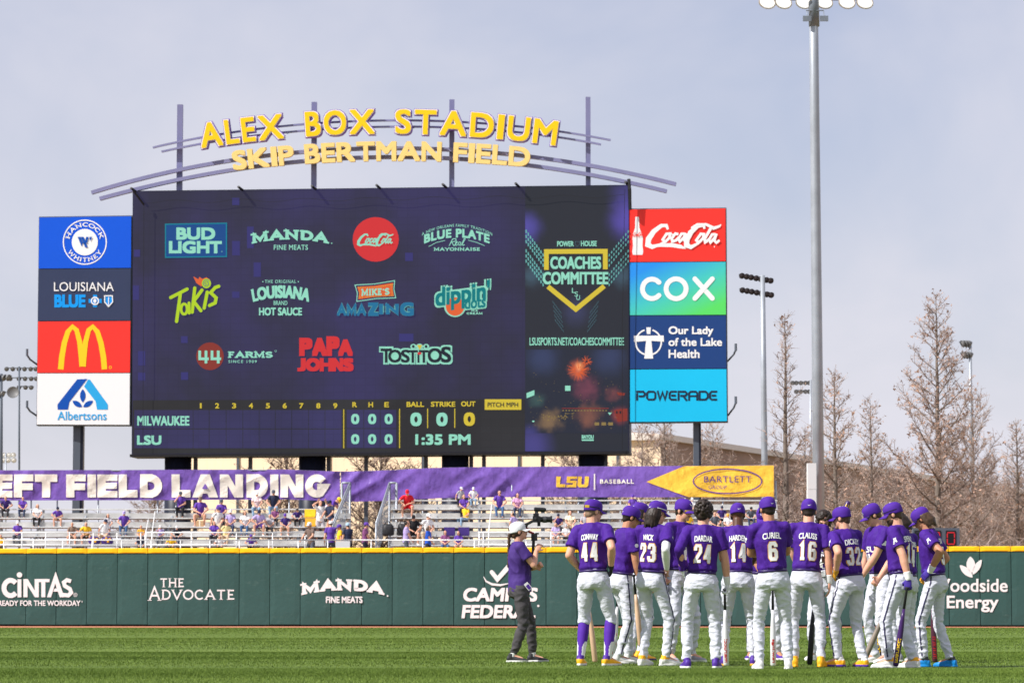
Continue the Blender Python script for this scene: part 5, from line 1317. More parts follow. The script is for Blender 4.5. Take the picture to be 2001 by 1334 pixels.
def tree(kind, px, Y, pytop, rot, label, wide=1.0):
    kd = KINDS[kind]; H0 = (16.5, 15.5, 12.5, 11, 8)[kind]; H = CAMZ + (1192 - pytop) / FPX * Y; s_ = H / H0
    p = pick(px, 1192, Y); t = thing("cypress_tree", label, "tree", (p.x, Y, 0), rot, "bare cypress trees behind the wall"); t.scale = (s_ * wide, s_ * wide, s_)
    tr_ = obj("trunk", kd['trunk'], None, t, True); b_ = obj("crown", kd['branches'], None, t, True); obj("twigs", kd['twigs'], None, b_, True)
    if kd['leaves']: obj("dry_leaves", kd['leaves'], None, b_, True)
tree(0, 1836, 158, 578, 0.3, "biggest bare cypress with rusty leaf clumps, right of the tall floodlight pole", 0.98)
tree(1, 1537, 150, 612, 1.2, "narrow dark bare cypress between the two grey floodlight poles")
tree(2, 1634, 178, 728, 2.2, "rusty bare cypress just right of the tall floodlight pole", 1.05)
tree(2, 1706, 190, 782, 4.0, "slim bare cypress midway between the tall pole and the biggest tree", .9)
tree(2, 1992, 178, 828, 5.0, "bare cypress cut off by the right edge of the photo", 1.1)
tree(3, 1905, 176, 770, 0.7, "bare cypress right behind the biggest one, at the side-on lamp pole", .8)
tree(2, 1575, 205, 842, 1.7, "small bare cypress behind the foot of the tall floodlight pole", 1.0)
tree(3, 1300, 172, 800, 3.1, "bare tree in the gap between scoreboard and right sign tower")
tree(3, 1396, 186, 838, 5.2, "low bare tree behind the post of the right sign tower", .9)
tree(3, 1255, 168, 842, 1.1, "bare tree half hidden by the scoreboard's lower right corner", .9)
tree(4, 1120, 150, 905, 2.0, "bare shrubby tree under the scoreboard behind the gold team word", 1.1)
tree(4, 742, 149, 862, 0.5, "bare tree under the middle of the scoreboard above the stair gap", 1.25)
tree(4, 560, 150, 880, 2.9, "bare tree under the scoreboard left of its second column", 1.2)
tree(4, 800, 149.5, 930, 3.9, "low bare tree behind the purple banner right of the stair gap", 1.2)
tree(4, 1180, 150, 925, 4.6, "low bare tree beneath the scoreboard's right end", 1.2)
tree(4, 300, 149, 950, 1.4, "small bare shrub under the white banner words, left of the scoreboard", 1.2)
for i, (px, Y, py, rot) in enumerate(((1640, 215, 950, .2), (1700, 200, 965, 1.4), (1760, 210, 935, 2.2), (1800, 190, 985, 3.3), (1870, 196, 945, 4.1), (1930, 205, 905, 5.0), (1965, 188, 950, .9), (2015, 215, 890, 2.7), (1735, 232, 900, 3.7), (1600, 190, 1000, 4.4))):
    tree(4 if py > 920 else 3, px, Y, py, rot, "low bare tree massed behind the wall, " + ("farthest left of the mass", "second from its left", "below the slim cypress", "left of the biggest trunk", "just right of the biggest trunk", "under the side-on lamp pole", "near the right edge, low", "cut off by the right edge, taller", "rising behind the slim cypress", "beside the tall pole's control box")[i], 1.25)
# tangled brush behind the wall on the right
rb = random.Random(21); sg = []
for i in range(2400):
    px = rb.uniform(1530, 2040); Y = rb.uniform(140, 165); p = pick(px, 1192, Y); z = rb.uniform(0.6, 3.9) * rb.random() ** .35
    d = Vector((rb.uniform(-1, 1), rb.uniform(-.6, .6), rb.uniform(-.1, 1.1))).normalized(); L = rb.uniform(.5, 1.8); a = Vector((p.x, Y, z)); m_ = a + d * L * .5; e = m_ + (d + Vector((rb.uniform(-.4, .4), 0, rb.uniform(-.5, .2)))).normalized() * L * .5
    sg.append((*a, *m_, .018, .014)); sg.append((*m_, *e, .014, .008))
V, F = tubes_np(sg, 3); o = obj("brush", tri_mesh("brush", V, F), M['twig']); tag(o, "tangled leafless brush behind the right end of the wall", "brush", kind='stuff')

# ------------------------------------------------------------------ small pitch clock board behind the wall
cb = thing("small_scoreboard", "small dark grey digit board standing behind the wall near the last player", "scoreboard", tuple(pick(1830, 1120, 126)))
a = pick(1784, 1075, 126); b = pick(1875, 1031, 126); s = S(); s.box((a.x, 126, a.z - .6), (b.x, 126.35, b.z)); obj("cabinet", s.me("cabinet"), M['grey_steel'], cb)
PB = Plane(1784, 125.99, 1875, 125.99)
for px in (1797, 1829, 1858):
    d = Draw(); d.rect(px - 10, 1036, px + 10, 1066); f = d.build("digit_window", PB, 0.01, M['black'], cb)
M['e_digit'] = emis("red digit", lin(190, 44, 52), .9); M['off_digit'] = mat("unlit digit", (0.03, 0.035, 0.045), .5)
for px, m_ in ((1797, M['off_digit']), (1829, M['e_digit']), (1858, M['e_digit'])):
    d = Draw(); 
    for q in ([(px - 7, 1040), (px + 7, 1040)], [(px + 7, 1041.5), (px + 7, 1050)], [(px + 7, 1052), (px + 7, 1061)], [(px - 7, 1062.5), (px + 7, 1062.5)], [(px - 7, 1041.5), (px - 7, 1050)], [(px - 7, 1052), (px - 7, 1061)]): d.stroke(q, 2.2)
    d.build("digit", PB, 0.02, m_, cb, 0.0)
# ================================================================== people
M['skin'] = mat("skin light", lin(214, 160, 134), 0.5, 9, 0.08, sss=0.05)
M['skin_tan'] = mat("skin tanned", lin(190, 134, 104), 0.5, 9, 0.08, sss=0.05)
M['skin_dark'] = mat("skin dark", lin(92, 60, 46), 0.45, 9, 0.08)
M['eye'] = mat("eye", (0.02, 0.015, 0.012), 0.3); M['lip'] = mat("lips", lin(176, 104, 92), 0.5)
M['jersey'] = mat("purple jersey", lin(68, 31, 130), 0.68, 5, 0.08, (15, 0.5, 0.02), spec=0.15)
M['pants'] = mat("white trousers", (0.62, 0.63, 0.71), 0.72, 6, 0.03, (17, 0.55, 0.022), spec=0.12, stretch=(1, 1, 1.9))
M['capm'] = mat("purple cap", lin(74, 36, 142), 0.72, 9, 0.05, (120, 0.1, 0.002), spec=0.2)
M['navy'] = mat("navy piping", lin(38, 32, 74), 0.6); M['belt'] = mat("dark purple belt", lin(52, 32, 92), 0.4)
M['hair_dk'] = mat("dark brown hair", (0.022, 0.013, 0.009), 0.5, 30, 0.4); M['hair_br'] = mat("brown hair", (0.075, 0.042, 0.024), 0.5, 30, 0.3); M['hair_bl'] = mat("blond hair", (0.30, 0.19, 0.09), 0.5, 30, 0.3)
M['hair_crop'] = mat("cropped fair hair", (0.22, 0.14, 0.09), 0.7, 30, 0.2)
M['knit_white'] = mat("white knit", (0.78, 0.78, 0.77), 0.7, 20, 0.04); M['sock'] = mat("purple sock", lin(80, 34, 156), 0.7)
M['num_white'] = mat("jersey print white", (0.84, 0.83, 0.82), 0.6); M['num_gold'] = mat("jersey print gold", lin(236, 170, 80), 0.6)
M['s_white'] = mat("white shoe", (0.76, 0.75, 0.74), 0.5, 25, 0.06); M['s_yel'] = mat("yellow shoe", lin(246, 176, 30), 0.5, 25, 0.08); M['s_pur'] = mat("purple shoe", lin(78, 44, 146), 0.5, 25, 0.1); M['s_blue'] = mat("bright blue shoe", lin(20, 130, 205), 0.45, 25, 0.1)
M['s_black'] = mat("black shoe", (0.03, 0.03, 0.033), 0.55, 25, 0.3); M['sole'] = mat("white sole", (0.7, 0.7, 0.68), 0.6); M['s_grey'] = mat("grey shoe", (0.30, 0.29, 0.33), 0.55, 25, 0.2)
M['gl_white'] = mat("white glove", (0.72, 0.72, 0.74), 0.55); M['gl_pur'] = mat("purple glove", lin(70, 50, 150), 0.55); M['gl_gold'] = mat("gold glove", lin(206, 150, 40), 0.55); M['gl_blk'] = mat("black glove", (0.02, 0.02, 0.022), 0.5)
M['gold_lens'] = mat("gold mirror lens", lin(220, 180, 60), 0.12, metal=0.7); M['dark_lens'] = mat("dark lens", (0.012, 0.012, 0.015), 0.12, spec=0.6)
M['green_band'] = mat("green wristband", lin(60, 200, 70), .6)

UP = 1.85
def ik(a, t, l1, l2, pole):
    a = Vector(a); t = Vector(t); d = t - a; L = d.length
    if L > l1 + l2 - .004: t = a + d * ((l1 + l2 - .004) / L); d = t - a; L = d.length
    x = (l1 * l1 - l2 * l2 + L * L) / (2 * L); h = sqrt(max(0, l1 * l1 - x * x)); u = d / L
    p = Vector(pole); p = p - u * p.dot(u); p = p.normalized() if p.length > 1e-6 else u.orthogonal().normalized()
    return a + u * x + p * h, t
ARMS = {  # wrist target from the pelvis, pole, hand direction, palm normal, finger curl   (right arm; x mirrors)
    'down': ((.275, .03, -.115), (.6, -1, 0), (.0, .12, -1), (-1, 0.1, 0), .35),
    'bat': ((.30, .10, -.09), (.7, -1, 0), (.05, .25, -1), (-1, .1, 0), 1.0),
    'hip': ((.205, .0, .105), (.45, -1, .1), (-.25, .75, -.55), (-1, -.3, 0), .4),
    'hipback': ((.20, -.10, .11), (.6, -1, 0), (-.75, -.25, -.55), (-.2, 1, 0), .4),
    'fronthip': ((.175, .12, .07), (.5, -1, 0), (-.5, .6, -.6), (-.6, -.7, 0), .5),
    'fold': ((-.07, .235, .27), (.9, .25, -.8), (-1, .1, .15), (0, -1, 0), .5),
    'front': ((.03, .27, .02), (1, -.2, -.3), (-.5, .5, -.7), (-.7, -.5, 0), .9),
    'chest': ((.05, .27, .38), (.9, -.1, -1), (-.4, .3, .9), (-.3, -1, 0), .8),
    'chin': ((.10, .22, .60), (.7, .1, -1), (-.3, -.2, 1), (-.2, -1, 0), .7),
    'knee': ((.15, .34, .10), (.9, -.1, -.2), (-.3, .8, -.5), (0, 0, -1), .4),
    'lap': ((.04, .30, .12), (1, -.3, -.3), (-.7, .5, -.2), (0, 0, -1), .6),
    'rest': ((.22, -.22, .04), (.6, -1, .1), (.1, -.3, -1), (-1, 0, 0), .3),
    'reach': ((.12, .42, .20), (.8, 0, -1), (0, .9, -.4), (-.3, 0, -1), .5),
    'raise': ((.16, .22, .80), (1, .2, -.2), (-.2, .2, 1), (0, 1, 0), .5),
    'rail': ((.20, .40, .10), (.8, -.2, -.6), (-.2, .8, -.3), (0, 0, -1), .6),
    'gimbal_up': ((.02, .225, .47), (.5, .35, -1), (-.15, .45, .8), (-.9, .3, 0), 1.0),
    'gimbal_low': ((-.03, .205, .25), (.8, .2, -1), (-.35, .8, .4), (-.6, -.6, 0), 1.0),
}
def rot2(v, a): return Vector((v[0] * cos(a) - v[1] * sin(a), v[0] * sin(a) + v[1] * cos(a), v[2] if len(v) > 2 else 0))
def skeleton(po):
    """po: pose dictionary -> joints in a 1.85 m figure facing +y"""
    J = {'bulk': po.get('bulk', 1.0), 'dep': po.get('dep', 1.0)}
    P = Vector(po.get('P', (0, 0, .98))); lean = radians(po.get('lean', 3)); side = radians(po.get('side', 0)); ty = radians(po.get('ty', 0)); hy = radians(po.get('hy', 0)); hp = radians(po.get('hp', 5))
    RT = Matrix.Rotation(ty, 3, 'Z') @ Matrix.Rotation(-lean, 3, 'X') @ Matrix.Rotation(side, 3, 'Y')
    J['P'] = P; J['RT'] = RT; T = lambda x, y, z: P + RT @ Vector((x, y, z)); J['T'] = T
    RP = Matrix.Rotation(ty * .5, 3, 'Z'); J['RP'] = RP
    J['neck'] = T(0, -.005, .595)
    RH = Matrix.Rotation(ty + hy, 3, 'Z') @ Matrix.Rotation(-hp, 3, 'X'); J['RH'] = RH
    J['head'] = J['neck'] + RT @ Vector((0, .018, .045)) + RH @ Vector((0, .012, .09)); J['H'] = lambda x, y, z: J['head'] + RH @ Vector((x, y, z))
    shr = po.get('shrug', 0); sw = po.get('sw', .170)
    for s_, k in ((-1, 'L'), (1, 'R')):
        hip = P + RP @ Vector((.092 * s_, 0, -.03)); J['hip' + k] = hip
        ft = po.get('foot' + k, (.12 * s_, 0, 12 * -s_)); an = Vector((ft[0], ft[1], ft[3] if len(ft) > 3 else .085)); J['fyaw' + k] = radians(ft[2]); J['fpit' + k] = radians(ft[4]) if len(ft) > 4 else 0
        pole = rot2((s_ * .12, 1, 0), radians(ft[2]) * .6); pole.z = po.get('kup', 0)
        J['knee' + k], J['ank' + k] = ik(hip, an, .455, .435, pole)
        sh = T(sw * s_, -.005, .522 + shr); J['sh' + k] = sh
        a = po.get('arm' + k, 'down'); w_, pl, hd, pn, curl = ARMS[a] if isinstance(a, str) else a
        mir = lambda v: Vector((v[0] * s_, v[1], v[2]))
        w2 = P + Matrix.Rotation(ty, 3, 'Z') @ mir(w_) if a != 'down' else sh + RT @ mir((.085, .02, -.57))
        if isinstance(a, str) and a in ('chest', 'chin', 'fold', 'raise', 'gimbal_up', 'gimbal_low'): w2 = P + RT @ mir(w_)
        J['el' + k], J['wr' + k] = ik(sh, w2, .30, .275, Matrix.Rotation(ty, 3, 'Z') @ mir(pl))
        RZ = Matrix.Rotation(ty, 3, 'Z')
        J['hd' + k] = (RZ @ mir(hd)).normalized(); J['pn' + k] = (RZ @ mir(pn)).normalized(); J['curl' + k] = curl; J['s' + k] = s_
    return J
def hand(S_, J, k, inf=0.0):
    """palm, four bent fingers of different length and a thumb from the palm's side"""
    w_ = J['wr' + k]; d = J['hd' + k]; n = J['pn' + k]; n = (n - d * n.dot(d)).normalized(); sd = d.cross(n).normalized(); c = J['curl' + k]
    # the thumb lies on the body-front side
    th = sd if (sd.y * 1.0 + sd.z * .3 > 0) else -sd
    R = []
    for t, a, b in ((-.005, .026, .021), (.02, .034, .018), (.055, .041, .016), (.082, .040, .0145), (.092, .034, .011)):
        R.append((w_ + d * t, th * (a + inf), n * (b + inf)))
    S_.loft(R, 14)
    for i, (off, ln) in enumerate(((.031, .95), (.0105, 1.06), (-.0105, 1.0), (-.031, .80))):
        p = w_ + d * .084 + th * off; q = d
        for seg, (l, r0, r1) in enumerate(((.040, .0098, .0092), (.027, .0092, .0086), (.022, .0086, .0074))):
            a = c * (.55 + .08 * i, 1.15, .85)[seg]
            q = (Matrix.Rotation(a if d.cross(n).dot(d.cross(n)) else a, 3, d.cross(n).normalized()) @ q).normalized()
            e = p + q * l * ln; S_.cap(p, e, r0 + inf * .7, r1 + inf * .7, 8); p = e
    p = w_ + d * .028 + th * .030; q = (d * .62 + th * .72 + n * .3).normalized(); e = p + q * .040; S_.cap(p, e, .0125 + inf * .7, .011 + inf * .7, 8)
    q2 = (q * .6 + d * .5 + n * .75 * c - th * .25).normalized(); S_.cap(e, e + q2 * .032, .0105 + inf * .7, .0085 + inf * .7, 8)
def shoe_solid(S_, an, yaw, pit=0.0, k=1.0):
    R = Matrix.Rotation(yaw, 3, 'Z') @ Matrix.Rotation(-pit, 3, 'X'); B = Vector((an.x, an.y, an.z - .085)); T = lambda x, y, z: B + R @ Vector((x, y, z))
    X = lambda v: R @ Vector((v, 0, 0)); Z = lambda v: R @ Vector((0, 0, v)); Y = lambda v: R @ Vector((0, v, 0))
    S_.loft([(T(0, -.078, .042), X(.012), Z(.020)), (T(0, -.068, .046), X(.034), Z(.042)), (T(0, -.02, .052), X(.040), Z(.052)), (T(0, .03, .048), X(.041), Z(.048)), (T(0.002, .08, .036), X(.045), Z(.036)), (T(.003, .14, .027), X(.047), Z(.027)), (T(.002, .185, .022), X(.036), Z(.022)), (T(0, .205, .020), X(.012), Z(.012))], 16)
    S_.cap(T(0, -.02, .06), T(0, -.012, .115), .044, .043, 12, True)
    S_.loft([(T(0, .062, 0), X(.05), Y(.152)), (T(0, .062, .014), X(.05), Y(.152)), (T(0, .062, .022), X(.045), Y(.146))], 24)
def rings_T(J, L, rot='RT'):
    R = J[rot]; P = J['P']
    return [(P + R @ Vector((0, yo, z)), R @ Vector((a, 0, 0)), R @ Vector((0, b, 0))) for z, a, b, yo in L]
def folds(me, amp, fr, seed, zones=()):
    """cloth folds: push the surface in and out along its normals"""
    co = get_co(me); n = len(co); nr = np.empty(n * 3, np.float32); me.vertex_normals.foreach_get("vector", nr); nr = nr.reshape(-1, 3)
    out = co.copy()
    for i in range(n):
        x, y, z = co[i]
        v = noise.noise(Vector((x * fr[0] + seed, y * fr[1], z * fr[2] + x * fr[3])))
        r = 1.0 - 2.7 * abs(v) ** .75; r2 = noise.noise(Vector((x * fr[0] * 2.2 + seed, y * fr[1] * 2.2 + 7, z * fr[2] * 2.0 - x * fr[3])))
        k = amp
        for (zc, zw, ka) in zones: k += ka * math.exp(-((z - zc) / zw) ** 2)
        d = k * (r * .85 + r2 * .5 - .2); out[i] += nr[i] * d
    set_co(me, out)
def face_mats(me, J):
    """eyes and lips by polygon position on the one continuous skin"""
    H = J['H']; eyes = [H(-.031, .086, .004), H(.031, .086, .004)]; brows = [H(-.032, .092, .026), H(.032, .092, .026)]; lips = H(0, .098, -.056)
    for p in me.polygons:
        c = p.center
        if (c - J['head']).length > .16: continue
        for e in eyes:
            q = J['RH'].transposed() @ (c - e)
            if abs(q.x) < .014 and abs(q.z) < .007 and q.y > -.03: p.material_index = 1
        for e in brows:
            q = J['RH'].transposed() @ (c - e)
            if abs(q.x) < .02 and abs(q.z) < .005 and q.y > -.03: p.material_index = 1
        q = J['RH'].transposed() @ (c - lips)
        if abs(q.x) < .024 and abs(q.z) < .009 and q.y > -.02: p.material_index = 2
def body_mesh(J, vox, gloves=(), fem=False, clothed=True):
    """clothed: the figure is drawn in a little where cloth hides it"""
    s = S(); T = J['T']; H = J['H']
    a_ = .9 if fem else 1.0; q_ = .86 if clothed else 1.0; l_ = .78 if clothed else 1.0
    s.loft(rings_T(J, [(z_, x_ * q_, y_ * q_, o_) for z_, x_, y_, o_ in ((-.11, .12, .09, 0), (-.05, .165, .115, 0), (.04, .148, .108, 0), (.13, .128 * a_, .098, .005), (.25, .142 * a_, .108, .005), (.38, .160 * a_, .118, .0), (.48, .152 * a_, .108, -.005), (.55, .10, .08, -.01))] + [(.59, .062, .060, -.008)]))
    s.cap(T(0, -.008, .56), H(0, -.022, -.06), .064 * a_, .060 * a_)
    s.ell(H(0, -.008, .028), (.074, .094, .093), J['RH'], 20, 13); s.ell(H(0, .022, -.045), (.056, .068, .072), J['RH'], 18, 11); s.ell(H(0, .06, -.094), (.026, .024, .022), J['RH'])
    s.cap(H(0, .087, .012), H(0, .108, -.022), .008, .0135, 10); s.ell(H(0, .096, -.030), (.018, .012, .010), J['RH']); s.ell(H(0, .085, -.056), (.023, .014, .012), J['RH']); s.cap(H(-.034, .078, .025), H(.034, .078, .025), .014, .014, 8)
    for sx in (-1, 1): s.ell(H(.076 * sx, -.008, -.008), (.011, .020, .031), J['RH'])
    for k in 'LR':
        s.cap(T(.05 * J['s' + k], -.01, .545), J['sh' + k], .055 * q_, .054); s.cap(J['sh' + k], J['el' + k], .055 * a_, .045 * a_)
        m_ = J['el' + k].lerp(J['wr' + k], .3); s.cap(J['el' + k], m_, .044 * a_, .048 * a_); s.cap(m_, J['wr' + k], .048 * a_, .029)
        s.cap(J['hip' + k], J['knee' + k], .092 * l_, .06 * l_); c = J['knee' + k].lerp(J['ank' + k], .32); s.cap(J['knee' + k], c, .057 * l_, .056 * l_); s.cap(c, J['ank' + k], .056 * l_, .034)
        f = J['ank' + k]; R = Matrix.Rotation(J['fyaw' + k], 3, 'Z'); s.cap(f, f + R @ Vector((0, .12, -.045)), .034, .028)
        hand(s, J, k)
    me = remesh(s, "body", vox, 2, .4); face_mats(me, J); return me
def jersey_mesh(J, vox, sleeve=.66, loose=1.0, seed=0, tucked=True, fem=False, longL=False, longR=False):
    s = S(); T = J['T']; a_ = (.9 if fem else 1) * J['bulk']
    hem = [(.075, .150, .116, 0), (.105, .162 * a_, .132, .0)] if tucked else [(-.06, .178, .136, 0), (0, .176, .136, 0), (.08, .168, .130, 0)]
    D_ = J['dep']; s.loft(rings_T(J, [(z_, x_, y_ * D_, o_) for z_, x_, y_, o_ in hem + [(.17, .154 * a_, .128, .004), (.28, .163 * a_, .132, .004), (.38, .178 * a_, .136, -.002), (.47, .168 * a_, .122, -.006), (.535, .128, .10, -.01), (.575, .088, .082, -.008), (.60, .075, .072, -.006)]]), 28)
    if fem: s.ell(T(-.07, .10, .36), (.07, .06, .065)); s.ell(T(.07, .10, .36), (.07, .06, .065))
    for k in 'LR':
        sl = .0
        s.cap(T(.045 * J['s' + k], -.01, .555), J['sh' + k], .055, .066)
        if (longL and k == 'L') or (longR and k == 'R'):
            s.cap(J['sh' + k], J['el' + k], .069, .056); s.cap(J['el' + k], J['wr' + k], .055, .036, flat=True)
        else:
            e = J['sh' + k].lerp(J['el' + k], sleeve); s.cap(J['sh' + k], e, .069, .074 * loose, 16, True)
    me = remesh(s, "jersey", vox, 4, .5)
    folds(me, .006, (9, 9, 6, 8), seed, ((J['P'].z + .14, .07, .006),)); return me
def trouser_mesh(J, vox, seed=0, legend=.99, slim=1.0, jog=False):
    s = S(); slim *= J['bulk'] * .94
    s.loft(rings_T(J, [(z_, x_, y_ * J['dep'], o_) for z_, x_, y_, o_ in ((.085, .152, .114, 0), (.05, .159, .120, -.002), (-.02, .174, .130, -.008), (-.08, .176, .130, -.01), (-.13, .14, .11, -.005))], 'RT' if abs(J['RT'][2][2]) > .93 else 'RP'), 28)
    for k in 'LR':
        sx = J['s' + k]; g = J['P'] + J['RP'] @ Vector((.080 * sx, -.046, -.055)); s.ell(g, (.086, .076, .105), J['RP'])
        kn = J['knee' + k]; an = J['ank' + k]; h = J['hip' + k]
        s.cap(h, h.lerp(kn, .45), .101 * slim, .090 * slim, 16); s.cap(h.lerp(kn, .45), kn, .090 * slim, .069 * slim, 16)
        if legend < .6:
            s.cap(kn, kn.lerp(an, legend), .072, .068, 16, True)
        else:
            c = kn.lerp(an, .35); s.cap(kn, c, .069 * slim, .067 * slim, 16); s.cap(c, kn.lerp(an, legend), .067 * slim, (.046 if jog else .056) * slim, 16, True)
    me = remesh(s, "trousers", vox, 4, .5)
    zk = (J['kneeL'].z + J['kneeR'].z) / 2; fq = .8 + .45 * ((seed * 7.13) % 1); folds(me, .005, (7 * fq, 7 * fq, 12 * fq, 9 * (1.6 - fq)), seed, ((zk - .02, .09, .008), (J['ankL'].z + .12, .10, .010), (J['P'].z - .13, .06, .006)))
    return me
def cap_meshes(J, tilt=0.0, back=False):
    """crown, brim and button"""
    RH = J['RH'] @ Matrix.Rotation(radians(tilt), 3, 'X'); c = J['head'] + J['RH'] @ Vector((0, -.008, .028))
    if back: RH = RH @ Matrix.Rotation(pi, 3, 'Z')
    f = lambda x, y, z: c + RH @ Vector((x, y, z)); n = 28
    R = []
    for z, q in ((-.012, .985), (.0, 1.0), (.02, 1.0), (.045, .965), (.068, .875), (.086, .73), (.099, .53), (.106, .30), (.109, .08)):
        R.append([f(.087 * q * cos(2 * pi * k / n), (.108 * q + (.004 if z > .03 else 0)) * sin(2 * pi * k / n) - .004 * (1 if sin(2 * pi * k / n) < 0 else 0), z - (.016 if sin(2 * pi * k / n) < -.2 and z < .01 else 0)) for k in range(n)])
    s = S(); s.rings(R); crown = s.me("cap", True)
    V = []; F = []; nu, nv = 13, 6
    for lay in (0, -.005):
        for j in range(nv):
            for i in range(nu):
                u = -1 + 2 * i / (nu - 1); v = j / (nv - 1); ang = u * 1.18
                bx = .085 * sin(ang); by = .106 * cos(ang) - .004; ext = .078 * v * (1 - .30 * abs(u) ** 2.5)
                x = bx * (1 - .06 * v); y = by + ext; z = -.006 - .018 * v - .020 * (abs(u) ** 2) * v + lay
                V.append(f(x, y, z))
    m_ = nu * nv
    for j in range(nv - 1):
        for i in range(nu - 1):
            a = j * nu + i; F.append((a, a + 1, a + nu + 1, a + nu)); F.append((m_ + a + nu, m_ + a + nu + 1, m_ + a + 1, m_ + a))
    ed = list(range(nu)) + [nu * j + nu - 1 for j in range(1, nv)] + [nu * (nv - 1) + i for i in range(nu - 2, -1, -1)] + [nu * j for j in range(nv - 2, 0, -1)]
    for i in range(len(ed)): a, b = ed[i], ed[(i + 1) % len(ed)]; F.append((b, a, a + m_, b + m_))
    brim = mesh("brim", V, F, True)
    s = S(); s.ell(f(0, 0, .109), (.009, .009, .006), None, 8, 5); button = s.me("button", True)
    return crown, brim, button, f
def hair_mesh(J, kind, vox, seed=1):
    s = S(); H = J['H']; r = random.Random(seed); RH = J['RH']
    if kind in ('short', 'crop'):
        s.ell(H(0, -.022, .02), (.080, .088, .095) if kind == 'short' else (.0765, .083, .092), RH, 20, 13); s.ell(H(0, -.060, -.035), (.058, .042, .045), RH)
        for sx in (-1, 1): s.ell(H(.068 * sx, .012, .005), (.012, .016, .04), RH)
        me = remesh(s, "hair", vox, 1)
    elif kind == 'curly':
        s.ell(H(0, -.025, .035), (.088, .098, .100), RH, 20, 13); s.ell(H(0, -.07, -.04), (.068, .045, .055), RH)
        for i in range(260):
            a = r.uniform(0, 2 * pi); e = r.uniform(-.75, 1.5); x = cos(e) * cos(a) * .096; y = cos(e) * sin(a) * .108 - .022; z = sin(e) * .112 + .035
            if y > .045 and z < .055: continue
            q = r.uniform(.012, .021); s.ell(H(x, y, z), (q, q, q), None, 8, 6)
        me = remesh(s, "hair", vox, 0)
    elif kind in ('long', 'mullet', 'longtop'):
        s.ell(H(0, -.024, .02), (.082, .090, .097), RH, 20, 13)
        if kind == 'longtop': s.ell(H(0, -.004, .05), (.080, .098, .085), RH, 20, 13)
        b = -.16 if kind == 'long' else -.11
        for i in range(34):
            a = pi + pi * (i + .5) / 34 + r.uniform(-.06, .06); x, y = .078 * cos(a), .088 * sin(a) - .018
            w1 = H(x * 1.1 + r.uniform(-.01, .01), y * 1.12 - r.uniform(0, .02), -.05); w2 = H(x * (1.0 + r.uniform(0, .25)), y * 1.15 - r.uniform(0, .02), b + r.uniform(-.03, .03))
            s.cap(H(x, y, .03), w1, .017, .018, 8); s.cap(w1, w2, .018, .008, 8)
        me = remesh(s, "hair", vox, 1)
    elif kind == 'braid':
        s.ell(H(0, -.022, .015), (.079, .088, .094), RH, 20, 13); s.ell(H(0, -.075, -.035), (.05, .035, .04), RH)
        p = H(0, -.105, -.02); d = Vector((0, -.012, -.040))
        base = J['T'](0, 0, 0)
        for i in range(13):
            q = p + Vector((0, -.02, -.005)) + RH @ Vector((0, -.012, 0)) + Vector((0, -.001 * i, -.028 * i)); wd = .029 - .0008 * i
            for sx in (-1, 1): s.ell(q + RH @ Vector((.012 * sx, -.004 * (i % 2), .008 * sx)), (wd * .8, wd * .8, wd), None, 10, 7)
        s.ell(p + Vector((0, -.05, -.385)), (.014, .014, .05), None, 8, 6)
        me = remesh(s, "hair", vox, 0)
    if kind != 'braid' and kind != 'curly':
        co = get_co(me)
        for i in range(len(co)): 
            n_ = noise.noise(Vector(co[i] * np.array([70, 70, 16], np.float32)) + Vector((seed, 0, 0))); 
            d = Vector(co[i]) - J['head']; d.normalize(); co[i] += np.array(d * .004 * n_, np.float32)
        set_co(me, co)
    return me
def sc_all(k, *mes):
    A = Matrix.Scale(k, 4)
    for m_ in mes: m_.transform(A)
_bv = {}
def bvh(me):
    return BVHTree.FromPolygons([v.co for v in me.vertices], [p.vertices for p in me.polygons])
def decal(name, d, tree_, org, ux, uy, dirn, m, parent, lift=.004):
    """wrap flat artwork (metres, y up) on to a surface by shooting it along dirn"""
    V = []; keep = {}
    for i, ((x, y), l) in enumerate(zip(d.v, d.l)):
        o = org + ux * x + uy * y - dirn * .5
        h = tree_.ray_cast(o, dirn, 1.0)
        if h[0] is None: continue
        keep[i] = len(V); V.append(h[0] - dirn * (lift + l * .0006))
    F = [tuple(keep[i] for i in f) for f in d.f if all(i in keep for i in f)]
    if not F: return None
    return obj(name, mesh(name, V, F, True), m, parent, True)
def subdraw(d, sz=.035):
    return subdiv_draw(d, sz)
def stripe_mesh(J, tr, k, sx):
    """navy piping down the outer seam, shrunk on to the trousers"""
    pts = []; h = J['P'] + J['RP'] @ Vector((.165 * sx, 0, .03)); kn = J['knee' + k]; an = J['ank' + k]
    path = [h.lerp(J['hip' + k] + J['RP'] @ Vector((.11 * sx, 0, -.06)), t / 4) for t in range(5)]
    hp = J['hip' + k]
    cl = [hp.lerp(kn, .15 + .85 * t / 12) for t in range(13)] + [kn.lerp(an, t / 12) for t in range(1, 12)]
    out = J['RP'] @ Vector((sx, 0, 0)); V = []; F = []; n = 0
    for c in [J['P'] + J['RP'] @ Vector((.05 * sx, 0, .05)), J['P'] + J['RP'] @ Vector((.06 * sx, 0, -.02))] + cl:
        row = []
        for dy in (-.008, .008):
            fw = J['RP'] @ Vector((0, 1, 0)); q = tr.ray_cast(c + out * .4 + fw * dy, -out, .45)
            row.append(q[0] + out * .004 if q[0] is not None else None)
        if None in row: continue
        V += row; n += 1
    for i in range(n - 1): F.append((2 * i, 2 * i + 1, 2 * i + 3, 2 * i + 2) if sx > 0 else (2 * i + 2, 2 * i + 3, 2 * i + 1, 2 * i))
    return mesh("side_piping", V, F, True)
PEOPLE = {}
